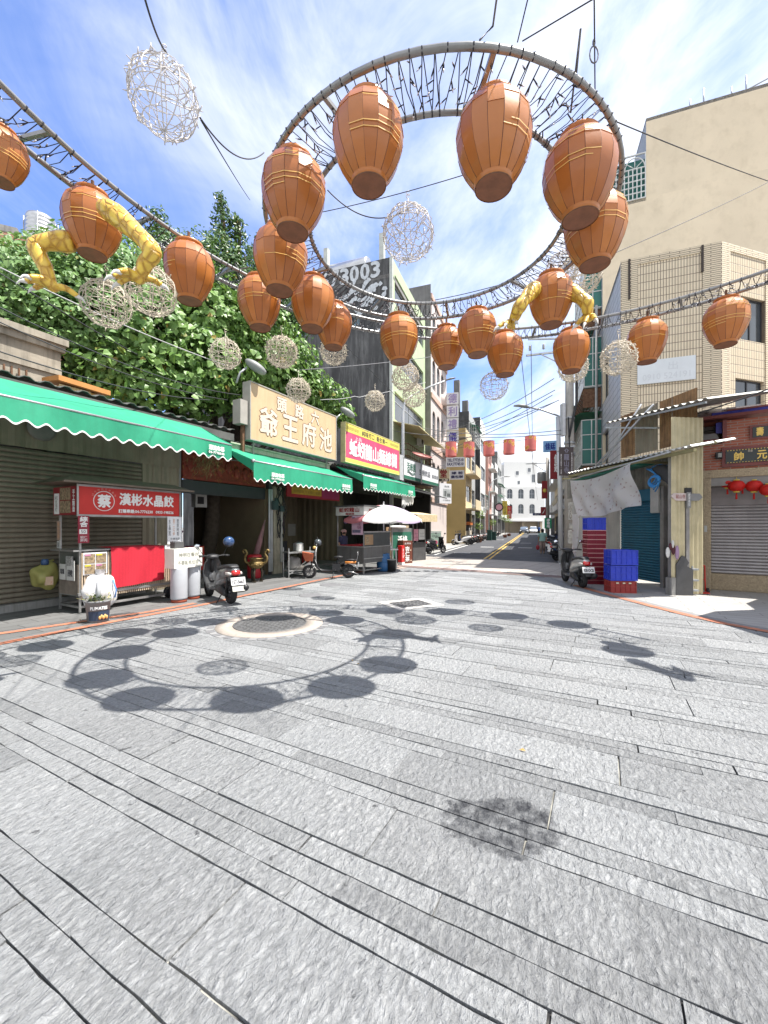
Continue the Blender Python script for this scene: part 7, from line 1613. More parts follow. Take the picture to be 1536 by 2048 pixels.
s1 = scooter('dark grey scooter seen from behind with a blue helmet on its mirror', (-3.26, 8.72, 0), R(133), sgrey, sgrey, '157-5667')
m = MB(); m.T = Matrix.Translation((-.40, 0, .37)) @ Matrix.Rotation(R(-90), 4, 'Z') @ Matrix.Rotation(R(-16), 4, 'X'); m.box(-.13, .13, -.004, .004, -.06, .05); m.build('lower_plate', mat('plate_worn', (.55, .54, .48), .5, var=.15, scale=15), s1)
hb = Vector((.98, -.36, 1.26)); hl = Matrix.Rotation(R(133), 3, 'Z') @ hb + Vector((-3.26, 8.72, 0))
r = thing('helmet', 'glossy blue open helmet perched on the dark grey scooter', 'helmet', hl, R(60))
m = MB(); q = MB(); q.ell((0, 0, .02), (.135, .115, .125), 22, 14)
m.v = q.v; keep = [f for f in q.f if not all(q.v[i][2] < -.035 and q.v[i][0] > -.03 for i in f)]; m.f = keep; m.m = [0] * len(keep); m.sm = [True] * len(keep); m.build('shell', mat('helmet_blue', (.025, .06, .15), .15, coat=1, var=.05), r)
MB().ell((-.005, 0, .005), (.125, .106, .112), 16, 10).build('lining', blackm, r)
m = MB(); m.tube([(.06, .1, -.02), (.05, .06, -.12), (.04, -.05, -.13), (.06, -.1, -.02)], .008, 5); m.build('strap', blackm, r)
s2 = scooter('silver scooter with red tail light parked beside the tall crate stack', (5.30, 10.95, 0), R(86), sgrey, ssilver, '928-DCB')
r = thing('scooter', None, None); bpy.data.objects.remove(r)
V_ = [(mat('scooter_white', (.6, .6, .6), .3, coat=.5), mat('scooter_white')), (mat('scooter_black', (.02, .02, .022), .25, coat=.6), mat('scooter_black')), (mat('scooter_blue', (.02, .05, .16), .25, coat=.6), mat('scooter_black'))]
GL_ = 'scooters parked along the left pavement'; GR_ = 'scooters parked along the right pavement'
lw = 'distant white scooter in the row along the left pavement'; lb = 'distant black scooter in the row along the left pavement'; lbl = 'distant dark blue scooter in the row along the left pavement'
pw_, pb_, pbl_ = [scooter(None, (0, 0, 0), 0, a, b, None) for a, b in V_]
first = {0: True, 1: True, 2: True}; PR = [pw_, pb_, pbl_]
def place(k, p, rz, lab, grp):
    o = PR[k] if first[k] else copy_tree(PR[k]); first[k] = False; o.location = p; o.rotation_euler = (0, 0, rz); tag(o, lab, 'scooter', grp)
rng = random.Random(44); th = math.atan2(.94, .342)
for i, s_ in enumerate([15.4, 16.3, 17.2, 18.1, 19.2, 20.5, 21.6, 23, 24.2, 25.6, 27, 29, 31, 33, 35, 38, 42, 46]):
    k = [0, 1, 0, 2, 1, 1, 2, 0, 1, 1, 2, 0, 1, 2, 0, 1, 0, 1][i]; place(k, rc(s_, -3.1 + rng.uniform(-.15, .15)), th + R(115 + rng.uniform(-12, 12)), [lw, lb, lbl][k], GL_)
for i, s_ in enumerate([.6, 1.9, 3.3, 4.6, 6.0, 7.6, 9.4, 11.6, 15, 19]):
    k = [2, 1, 1, 0, 2, 1, 1, 0, 1, 2][i]; place(k, rc(s_, 3.2 + rng.uniform(-.1, .2)), th + R(-58 + rng.uniform(-12, 12)), ['distant white scooter in the row along the right pavement', 'distant black scooter in the row along the right pavement', 'distant dark blue scooter in the row along the right pavement'][k], GR_)
# ---- electric bicycle
r = thing('electric_bicycle', 'black electric bicycle with orange front basket before the noodle shop', 'electric bicycle', (-1.13, 13.0, 0), R(184))
wheel(r, 0, 0, .22, .07, 10, 'rear_wheel'); wheel(r, 1.22, 0, .22, .07, 10, 'front_wheel')
ebk = mat('bike_black', (.03, .03, .032), .35, .3); och = mat('bike_orange', (.55, .20, .04), .5)
m = MB(); m.tube([(1.22, 0, .22), (1.14, .05, .45), (1.08, 0, .66), (1.0, 0, 1.08)], .022, 8); m.tube([(1.06, 0, .6), (.98, 0, .35), (.85, 0, .24), (.55, 0, .24), (.4, 0, .32), (.2, 0, .48), (-.2, 0, .5)], .035, 8); m.rod((.4, 0, .3), (.33, 0, .62), .025, 8); m.rod((0, .05, .22), (.3, .05, .3), .018, 6); m.rod((0, .05, .22), (.02, .05, .48), .016, 6); m.rod((.0, -.05, .22), (.02, -.05, .48), .016, 6); m.box(.26, .50, -.08, .08, .24, .46); m.build('frame', ebk, r)
m = MB(); m.tube([(1.16, .06, .26), (1.05, .08, .38), (1.0, .06, .3)], .012, 6); m.tube([(1.38, 0, .40), (1.24, 0, .47), (1.06, 0, .42)], [.03, .045, .03], 8); m.rod((1.0, 0, 1.0), (1.05, 0, .7), .018, 6); m.build('front_fork', mat('bike_white', (.6, .6, .58), .4), r)
m = MB(); m.loft([(.18, 0, .66, .09, .03), (.3, 0, .67, .11, .045), (.45, 0, .66, .06, .03)], 12); m.loft([(-.28, 0, .57, .06, .02), (-.1, 0, .58, .09, .03), (.1, 0, .57, .08, .025)], 12); m.build('saddle', seatm, r)
m = MB(); m.hexa([(1.12, -.13, .55), (1.34, -.11, .55), (1.34, .11, .55), (1.12, .13, .55)], [(1.10, -.17, .78), (1.44, -.15, .84), (1.44, .15, .84), (1.10, .17, .78)]); m.build('basket', mat('basket_orange', (.38, .10, .045), .6, var=.12, bump=.6, bscale=60), r)
m = MB(); m.tube([(.86, .3, 1.06), (.98, .18, 1.02), (1.0, 0, 1.02), (.98, -.18, 1.02), (.86, -.3, 1.06)], .014, 6); m.rod((.92, .26, 1.05), (.95, .3, 1.25), .006, 5); m.ell((.95, .3, 1.28), (.015, .05, .04), 10, 6); m.build('handlebar', ebk, r); m = MB(); m.ell((1.06, 0, .97), (.06, .06, .05), 12, 8); m.build('headlight', mat('lamp_amber', (.6, .42, .15), .3), r)
m = MB(); m.tube([(-.3, 0, .3), (-.2, 0, .42), (0, 0, .47), (.12, 0, .44)], .028, 8); m.box(-.34, -.3, -.06, .06, .36, .5); m.rod((-.25, .1, .5), (-.3, .12, .75), .006, 5); m.ell((-.3, .12, .78), (.015, .05, .07), 10, 6); m.tube([(-.32, .08, .12), (-.15, .12, .2), (0, .12, .22)], .014, 6); m.build('rear_fender', mat('bike_silver', (.5, .5, .5), .3, .7), r)
m = MB(); m.loft([(-.24, .06, .5, .03, .03), (.1, .09, .5, .03, .04)], 8); m.ell((-.2, -.08, .5), (.06, .02, .03), 10, 6); m.build('reflector', och, r); m = MB(); m.rod((.45, .03, .25), (.5, .2, .0), .012, 6); m.rod((.4, .05, .28), (.4, .16, .26), .015, 6); m.build('stand', ebk, r)
p = Matrix.Rotation(R(184), 3, 'Z') @ Vector((.98, -.22, 1.12)) + Vector((-1.13, 13.0, 0))
r = thing('helmet', 'dark grey helmet hanging on the electric bicycle handlebar', 'helmet', p, 0); MB().ell((0, 0, 0), (.12, .13, .12), 18, 10).build('shell', mat('helmet_grey', (.07, .08, .09), .25, coat=.6), r); MB().box(-.09, .09, -.125, -.10, -.07, -.04).build('peak', blackm, r)
# ---- incense burner, tables, drums near the shrine
brz = mat('old_bronze', (.20, .14, .055), .45, .6, var=.35, scale=14, bump=.5, bscale=25)
r = thing('incense_burner', 'bronze incense burner with curled handles on three legs', 'incense burner', gp(512, 1164), 0); r.scale = (.74, .74, .74)
m = MB(); m.lathe([(.10, .52), (.24, .58), (.29, .68), (.27, .80), (.22, .84), (.22, .90), (.29, .92), (.29, .96), (.23, .96), (.2, .88)], 26, capt=False)
for k in range(10): a = k * .628; m.ell((.27 * math.cos(a), .27 * math.sin(a), .70), (.06, .06, .05), 8, 5)
m.build('bowl', brz, r)
for s in (-1, 1):
    m = MB(); P = [(s * .26, 0, .74), (s * .40, 0, .80), (s * .44, 0, .98), (s * .36, 0, 1.14), (s * .44, 0, 1.28), (s * .52, 0, 1.22), (s * .47, 0, 1.15)]; q = smooth_pts(P, 4); m.tube(q, [.055 - .02 * i / len(q) for i in range(len(q))], 9); m.build('dragon_handle', brz, r)
for k in range(3): a = R(-90 + 120 * k); m = MB(); m.tube([(.18 * math.cos(a), .18 * math.sin(a), .6), (.24 * math.cos(a), .24 * math.sin(a), .35), (.2 * math.cos(a), .2 * math.sin(a), .04)], [.06, .045, .04], 8); m.box(.2 * math.cos(a) - .06, .2 * math.cos(a) + .06, .2 * math.sin(a) - .06, .2 * math.sin(a) + .06, 0, .06); m.build('leg', mat('dark_bronze', (.06, .05, .035), .5, .5), r)
r = thing('red_drum', 'plain red barrel behind the incense burner', 'barrel', ROW.w(6.1, .35, 0)); MB().lathe([(.2, 0), (.22, .05), (.22, .70), (.2, .74), (.15, .75)], 24).build('drum', mat('drum_red', (.40, .02, .03), .4), r)
r = thing('folded_umbrella', 'folded pink striped umbrella leaning in the shrine doorway', 'umbrella', ROW.w(6.55, -.05, .15), 0); MB().tube([(.0, 0, .5), (.12, .05, 1.0), (.28, .1, 1.7)], [.10, .09, .02], 9).build('cloth', mat('faded_pink', (.32, .16, .17), .8, var=.3, streak=.6), r); MB().rod((-.05, 0, 0), (0, 0, .5), .02).build('shaft', galv, r)
r = thing('steel_trestle_table', 'narrow steel trestle table with pots beside the pillar', 'table', ROW.w(6.55, 1.35, 0), ROW.a - R(28))
m = MB(); [m.beam((x, y, 0), (x, y, .95), .018) for x in (.02, .95) for y in (.02, .5)]; m.box(0, .97, 0, .52, .78, .82); m.beam((.02, .02, .1), (.95, .02, .75), .014); m.beam((.02, .02, .15), (.95, .02, .15), .015); m.box(.05, .9, .05, .48, .2, .23); m.build('table', stl, r)
r = thing('steel_pot', 'shiny steel pot on the trestle table', 'pot', ROW.w(7.15, 1.25, .82), 0); MB().lathe([(.15, 0), (.17, .02), (.17, .24), (.18, .25), (.1, .29), (.02, .31)], 20).build('pot', steel, r); MB().lathe([(.02, .31), (.025, .34)], 8).build('knob', blackm, r)
r = thing('plastic_sack', 'clear plastic sack stowed under the trestle table', 'sack', ROW.w(7.0, 1.2, .24), 0); blob((0, 0, .2), (.22, .15, .24), 5).build('sack', mat('grey_film', (.28, .27, .26), .4, var=.2), r)
# things inside the noodle shop
for i, (t_, q_, a, b, c, col, nm, lab) in enumerate([(8.2, -1.2, .9, .6, .75, (.30, .25, .3), 'goods_box', 'pile of boxed goods with yellow lids inside the noodle shop'), (9.3, -1.8, .8, .5, .9, (.05, .05, .06), 'dark_cabinet', 'dark cabinet inside the noodle shop'), (10.0, -.6, .35, .35, .5, (.34, .02, .02), 'red_stool', 'red plastic stool inside the noodle shop')]):
    r = thing(nm, lab, 'furniture', ROW.w(t_, q_, .1), ROW.a); m = MB(); m.box(0, a, 0, b, c - .05, c); [m.box(x, x + .05, y, y + .05, 0, c - .05) for x in (.01, a - .06) for y in (.01, b - .06)]
    if i < 2: m.box(.03, a - .03, .03, b - .03, .1, c - .06)
    m.build('body', mat(nm + '_paint', col, .6), r)
    if i == 0: m = MB(); m.box(.05, .4, .05, .5, c, c + .25); m.box(.45, .85, .1, .5, c, c + .18); m.build('carton', mat('carton_yellow', (.42, .32, .05), .7), r)
r = thing('blue_basin', 'blue plastic basin on the boxed goods', 'basin', ROW.w(7.95, -1.0, .95), 0); MB().lathe([(.2, 0), (.26, .2), (.27, .2), (.24, .05)], 20, capt=False).build('basin', mat('basin_blue', (.02, .03, .28), .4), r); MB().lathe([(.27, .2), (.285, .21), (.27, .22)], 20, capb=False, capt=False).build('rim', mat('basin_blue'), r)
# ---- noodle stall under the parasol
r = thing('noodle_stall', 'steel noodle stall with white and red header and glass front', 'food stall', ROW.w(8.5, 2.95, 0), ROW.a - R(10))
sw2, sd2 = 1.5, 1.25
m = MB(); m.box(0, sw2, 0, sd2, .38, .92); m.build('counter', mat('brushed_steel', (.17, .17, .17), .45, .6, var=.2, scale=3, streak=.4), r)
m = MB(); [m.beam((x, y, 0), (x, y, .4), .03) for x in (.04, sw2 - .04) for y in (.04, sd2 - .04)]; m.beam((.04, .04, .14), (sw2 - .04, .04, .14), .025); m.beam((.04, .04, .14), (.04, sd2 - .04, .14), .025); m.box(-.02, sw2 + .02, -.03, sd2, .92, .95); m.box(.0, sw2, -.025, -.0, .52, .55); m.beam((.02, .02, .95), (.02, .02, 1.45), .02); m.beam((sw2 - .02, .02, .95), (sw2 - .02, .02, 1.45), .02); m.box(0, sw2, -.02, .05, 1.42, 1.47); m.beam((.02, sd2, .95), (.02, sd2, 2.1), .025); m.beam((sw2 - .02, .02, 1.45), (sw2 - .02, .02, 2.1), .02); m.build('frame', stl, r)
m = MB(); m.box(.03, sw2 - .03, .0, .008, .95, 1.42); m.build('front_pane', mat('stall_glass', (.07, .075, .075), .15), r)
m = MB(); m.box(.05, .5, -.004, -.001, 1.0, 1.35, 0); m.box(.12, .28, -.008, -.005, 1.05, 1.3, 1); m.build('sticker', [mat('brown_card', (.28, .18, .1), .7), mat('food_photo')], r)
m = MB(); m.box(.06, sw2 - .05, .2, sd2 - .1, .955, .98); m.build('red_tray', mat('tray_red', (.35, .02, .03), .5), r)
m = MB(); m.box(-.02, .0, -.02, sd2 + .05, 2.02, 2.32, 0); m.box(.0, sw2, -.02, .0, 2.02, 2.32, 0)
m.T = Matrix.Rotation(R(-90), 4, 'Z'); m.text('蚯蚓龍山', -.66, 2.21, .95, .15, -.024, 1, bold=.006); m.text('麵線糊', -.62, 2.07, .4, .07, -.024, 1, bold=.003); m.T = None
m.text('麵線糊 肉羹', .75, 2.18, 1.0, .14, -.024, 1, bold=.004); m.build('header_board', [mat('header_white', (.50, .49, .47), .5), chred], r)
m = MB(); m.box(-.1, sw2 + .1, -.1, sd2 + .1, 2.33, 2.36); m.build('roof', mat('dark_grey_board'), r)
m = MB(); m.T = Matrix.Rotation(R(-90), 4, 'Z'); m.box(-.5, -.0, -.05, -.04, 1.35, 2.0, 0); m.box(-.47, -.36, -.056, -.0505, 1.8, 1.95, 2); m.text('麵線糊\n大碗\n小碗\n肉羹麵', -.17, 1.75, .2, .4, -.054, 1); m.box(-.47, -.1, -.056, -.0505, 1.42, 1.52, 2); m.build('menu_board', [mat('menu_pink', (.42, .28, .36), .6), mat('ink_plum', (.16, .04, .09), .6), mat('menu_dark', (.10, .09, .14), .6, var=.4, scale=20)], r)
m = MB(); m.rod((.35, .3, 1.95), (1.1, .3, 1.95), .022, 8); m.build('tube_lamp', mat('tube_light', (1, .97, .9), .4, emit=2.2, var=0), r)
# parasol
pc_ = ROW.w(9.75, 3.05, 0); r = thing('parasol', 'large parasol of white, pink and lilac panels over the noodle stall', 'parasol', pc_, -.5)
PM = [mat('parasol_white', (.70, .70, .68), .7, trans=.3, var=.04), mat('parasol_pink', (.50, .17, .19), .7, trans=.3, var=.06), mat('parasol_lilac', (.50, .42, .56), .7, trans=.3, var=.05), mat('parasol_violet', (.14, .10, .22), .7, trans=.25)]
order = [0, 2, 0, 1, 3, 1, 0, 2]
m = MB()
for k in range(8):
    a0 = 2 * math.pi * k / 8; n = 6; vs = []; RR = 1.46
    for j in range(8):
        u = j / 7; 
        for i in range(n + 1):
            q = a0 + 2 * math.pi / 8 * i / n; rr = RR * u * (1 - .05 * u * math.sin(math.pi * i / n)); z = 2.42 - .52 * u ** 1.8 - .02 * math.sin(math.pi * i / n) * u; vs.append((rr * math.cos(q), rr * math.sin(q), z))
    for i in range(n + 1):
        q = a0 + 2 * math.pi / 8 * i / n; rr = RR * (1 - .05 * math.sin(math.pi * i / n)) + .02; vs.append((rr * math.cos(q), rr * math.sin(q), 2.42 - .52 - .09 - .08 * math.sin(math.pi * i / n)))
    m.add(vs, [(j * (n + 1) + i, (j + 1) * (n + 1) + i, (j + 1) * (n + 1) + i + 1, j * (n + 1) + i + 1) for j in range(8) for i in range(n)], order[k], True)
m.build('canopy', PM, r)
m = MB(); m.rod((0, 0, 0), (0, 0, 2.5), .022, 10); m.ell((0, 0, 2.5), (.03, .03, .04), 10, 6); m.build('pole', galv, r)
m = MB(); [m.rod((0, 0, 1.85), (1.38 * math.cos(k * math.pi / 4), 1.38 * math.sin(k * math.pi / 4), 1.93), .007, 5) for k in range(8)]; m.build('ribs', galv, r)
r = thing('blue_barrel', 'blue plastic barrel holding the parasol pole', 'barrel', pc_ + Vector((.0, -.02, 0)), 0)
MB().lathe([(.19, 0), (.235, .05), (.25, .18), (.255, .3), (.25, .31), (.25, .33), (.255, .34), (.24, .52), (.21, .6), (.215, .61), (.215, .64), (.2, .65), (.19, .63), (.03, .63)], 28).build('barrel', mat('barrel_blue', (.025, .10, .24), .45, var=.12), r); MB().lathe([(.05, .63), (.05, .66)], 12, c=(.1, 0, 0)).build('bung', mat('barrel_blue'), r)
r = thing('black_bucket', 'black round bucket beside the blue barrel', 'bucket', gp(782, 1143), 0); MB().lathe([(.17, 0), (.2, .42), (.21, .43), (.19, .43), (.16, .05)], 22, capt=False).build('bucket', blackm, r); MB().lathe([(.21, .43), (.215, .44), (.205, .45)], 22, capb=False, capt=False).build('rim', mat('dim_white'), r)
r = thing('plastic_table', 'small white plastic table with a folded white parasol on it', 'table', gp(779, 1137), .4)
m = MB(); [m.rod((x, y, 0), (x * .9, y * .9, .72), .025, 8) for x in (-.22, .22) for y in (-.18, .18)]; m.build('legs', mat('plastic_white', (.65, .65, .63), .5), r); MB().box(-.27, .27, -.22, .22, .72, .76).lathe([(.11, .76), (.05, 1.0), (.01, 1.18)], 12).build('top', mat('plastic_white'), r)
r = thing('green_sign_stand', 'tall dark green standing sign with white wave emblem', 'sign', gp(783, 1127), ROW.a - R(18)); ls = MB()
m = MB(); m.box(0, 1.35, -.02, .03, .0, 1.55, 1); m.box(.07, 1.28, -.03, -.021, .18, 1.38, 0); m.text('活綠', .68, 1.0, .62, .42, -.034, 2, bold=.014); [m.tube([(.3 + .08 * i, -.036, .66 - .07 * k + .04 * math.sin(i * .8)) for i in range(11)], .016, 4, 2) for k in range(2)]; [m.ell((.42 + k * .16, -.03, .34), (.05, .01, .09), 8, 5, 2) for k in range(4)]; m.build('panel', [dgreen, stl, letw], r); m = MB(); m.box(-.3, -.0, .02, .06, 0, 1.6); m.build('brown_board', mat('brown_card'), r); m = MB(); m.loft([(-.15, -.06, 1.62, .05, .04), (.2, -.08, 1.62, .1, .06), (.75, -.08, 1.6, .1, .06)], 8); m.build('tube_housing', mat('plastic_white'), r)
r = thing('red_fire_box', 'narrow red fire extinguisher box on a white foot', 'extinguisher box', gp(803, 1130), ROW.a); MB().box(-.13, .13, -.08, .1, .12, .82).build('cabinet', mat('fire_red', (.55, .02, .02), .45), r, bevel=.01); MB().box(-.13, .13, -.09, .11, 0, .12).build('foot', mat('plastic_white'), r); m = MB(); m.text('滅火器', 0, .5, .12, .4, -.084, 0, vert=True); m.build('lettering', letw, r)
r = thing('almond_tea_sign', 'square brown box sign with white lettering by the pavement', 'sign', gp(806, 1127.5), ROW.a - R(28)); sgb = mat('sign_brown', (.13, .04, .025), .5)
m = MB(); m.box(0, .52, 0, .42, .0, 1.0, 0); m.text('杏仁茶', .24, .42, .24, .66, -.004, 1, vert=True, bold=.006); m.text('古早味', .26, .88, .36, .08, -.004, 1); [m.ell((x, -.003, z), (.035, .003, .03), 10, 5, 2) for x, z in ((.42, .58), (.08, .35), (.44, .12))]
m.T = Matrix.Translation((.523, 0, 0)) @ Matrix.Rotation(R(90), 4, 'Z'); m.text('古早味杏仁茶', .21, .5, .14, .8, -.003, 1, vert=True, bold=.005); m.build('box', [sgb, letw, mat('print_beige', (.6, .48, .36), .6)], r)
r = thing('snack_stand', 'little snack stand with cream fringed roof and framed menus', 'food stall', gp(826, 1122), ROW.a - R(20))
m = MB(); m.box(0, .9, 0, .6, 0, .85); m.build('counter', mat('dark_grey_board'), r); m = MB(); [m.beam((x, y, .85), (x, y, 2.2), .02) for x in (.02, .88) for y in (.02, .58)]; m.build('frame', stl, r)
m = MB(); m.hexa([(-.2, -.45, 2.15), (1.2, -.45, 2.15), (1.2, .7, 2.3), (-.2, .7, 2.3)], [(-.2, -.45, 2.18), (1.2, -.45, 2.18), (1.2, .7, 2.33), (-.2, .7, 2.33)]); m.box(-.2, 1.2, -.47, -.45, 1.85, 2.18); m.build('fringed_roof', mat('fringe_cream', (.52, .42, .26), .8, var=.2, scale=9), r)
m = MB()
for x, z, w, h, mi in ((-.75, 1.75, .42, .3, 0), (-.75, 1.35, .42, .32, 1), (-.85, .85, .55, .45, 2), (.0, .95, .3, .55, 3), (.35, 1.0, .4, .5, 0)): m.box(x, x + w, -.06, -.03, z, z + h, mi); m.box(x + .05, x + w - .05, -.064, -.061, z + h * .3, z + h * .32, 4); m.box(x + .05, x + w - .05, -.064, -.061, z + h * .6, z + h * .62, 4)
m.build('menu_frame', [mat('card_white'), mat('brown_card2', (.42, .33, .22), .7), mat('card_lilac', (.42, .42, .52), .6), mat('card_rose', (.48, .22, .28), .6), ink_], r)
m = MB(); m.box(-.95, -.3, -.03, .0, .6, 2.1); m.build('back_post', mat('dark_panel'), r)
r = thing('easel_menu', 'standing menu board with pale green panel and fruit picture', 'sign', gp(861, 1101), SL.a - R(70) + R(4)); m = MB(); m.box(0, .72, 0, .03, .1, 1.3, 0); [m.box(.03 + i * .1, .09 + i * .1, -.006, -.001, 1.18, 1.27, 1) for i in range(7)]; m.ell((.36, -.003, .55), (.14, .004, .14), 14, 8, 2); [m.beam((.0, -.006, .85 - k * .09), (.25, -.006, .7 - k * .09), .012, 3) for k in range(4)]; m.box(.02, .7, -.006, -.001, .28, .36, 4); m.box(.02, .7, -.0055, -.001, .12, .27, 3); m.text('新鮮果汁', .36, .98, .5, .1, -.008, 3); m.build('panel', [mat('panel_mint', (.42, .55, .46), .6), letw, mat('fruit_pink', (.55, .12, .2), .6), ink_, mat('label_yellow')], r); m = MB(); [m.beam((x, .02, 0), (x, .02, 1.3), .015) for x in (0, .72)]; [m.beam((x, .02, 1.2), (x, .5, 0), .015) for x in (0, .72)]; m.build('stand', blackm, r)
r = thing('sleeping_moped', 'dark scooter parked between snack stand and easel menu', 'scooter', (0, 0, 0)); bpy.data.objects.remove(r)
place(1, gp(858, 1108), R(40), 'black scooter standing behind the snack stand and the mint easel menu', None)
# ---- plants and bins along the left pavement
pl_ = leafmat('potted_leaf', (.10, .20, .03), (.26, .38, .06))
for i, (px, py, D, rad, lab) in enumerate([(959, 1027, 42, .55, 'round bright green potted bush on the left pavement'), (958, 1052, 41, .42, 'lower potted bush beneath the round bright one'), (1010, 1035, 58, .6, 'pale potted shrub under the yellow vertical sign'), (1018, 1040, 66, .6, 'furthest potted shrub on the left pavement'), (985, 1045, 50, .45, 'small shrub behind the dark green litter bin')]):
    b = pt(px, py, D); r = thing('potted_plant', lab, 'potted plant', (b.x, b.y, 0), 0)
    MB().lathe([(.22, 0), (.3, .4), (.32, .42), (.26, .42)], 16).build('pot', mat('terracotta', (.28, .12, .07), .8), r); MB().rod((0, 0, .4), (0, 0, b.z), .04).build('stem', bark, r); foliage('leaves', [(Vector((0, 0, b.z)), rad)], 60, .14, pl_, r, 40 + i, .2, False)
for px, D, lab in ((979, 47, 'taller dark green litter bin on the left pavement'), (988, 48, 'shorter dark green litter bin next to the taller one')):
    b = pt(px, 1052, D); r = thing('litter_bin', lab, 'bin', (b.x, b.y, 0), VA); MB().box(-.3, .3, -.25, .25, 0, 1.1 if D < 48 else .9).build('body', mat('bin_green', (.02, .06, .05), .5), r, bevel=.03); MB().box(-.33, .33, -.28, .28, 1.1 if D < 48 else .9, 1.2 if D < 48 else 1.0).build('lid', mat('bin_lid', (.05, .10, .08), .5), r)
r = thing('orange_cart', 'little orange snack cart parked among the distant scooters', 'food cart', (pt(933, 1052, 40).x, 40, 0), VA); m = MB(); m.box(-.6, .6, -.4, .4, .4, 1.2); m.build('body', mat('cart_cream', (.5, .45, .38), .6), r); m = MB(); m.box(-.8, .8, -.5, .5, 1.75, 2.05); m.build('sign_roof', mat('cart_orange', (.55, .16, .04), .6), r); m = MB(); [m.rod((x, y, 0), (x, y, 1.75), .03) for x in (-.55, .55) for y in (-.35, .35)]; m.build('post', galv, r)
# ---- car at the end of the street
cp_ = pt(1048, 1052, 84); r = thing('parked_car', 'dark hatchback car driving towards the viewer far down the street', 'car', (cp_.x, 84, 0), R(70 + 180))
cbk = mat('car_black', (.02, .022, .026), .2, coat=.8, var=0)
m = MB(); m.loft([(-2.1, 0, .62, .7, .2), (-1.9, 0, .66, .86, .32), (0, 0, .66, .9, .36), (1.5, 0, .62, .88, .33), (2.0, 0, .56, .78, .26), (2.15, 0, .5, .6, .14)], 18, p=4); m.build('body', cbk, r)
m = MB(); m.loft([(-1.95, 0, .95, .7, .06), (-1.3, 0, 1.15, .72, .34), (0, 0, 1.2, .72, .36), (.6, 0, 1.1, .72, .24), (1.2, 0, .9, .76, .06)], 16, p=4); m.build('cabin', mat('car_glass', (.12, .15, .19), .06, spec=.9, var=0), r)
MB().loft([(-1.2, 0, 1.5, .62, .04), (-.2, 0, 1.55, .66, .03), (.3, 0, 1.46, .64, .02)], 14, p=4).build('roof', cbk, r)
for x in (-1.3, 1.35):
    for y in (-.78, .78): wheel(r, x, y, .32, .2, 6)
for s in (-1, 1): MB().ell((2.03, s * .62, .66), (.1, .16, .09), 12, 8).build('headlight', mat('headlamp', (.75, .75, .75), .1), r)
MB().box(2.13, 2.165, -.22, .22, .4, .52).build('licence_plate', plate, r)
wc = copy_tree(r, None, {'car_black': mat('car_white', (.7, .7, .7), .25, coat=.7, var=0)}); wc.location = rc(78, 2.2); wc['label'] = 'white car partly hidden behind the dark hatchback'
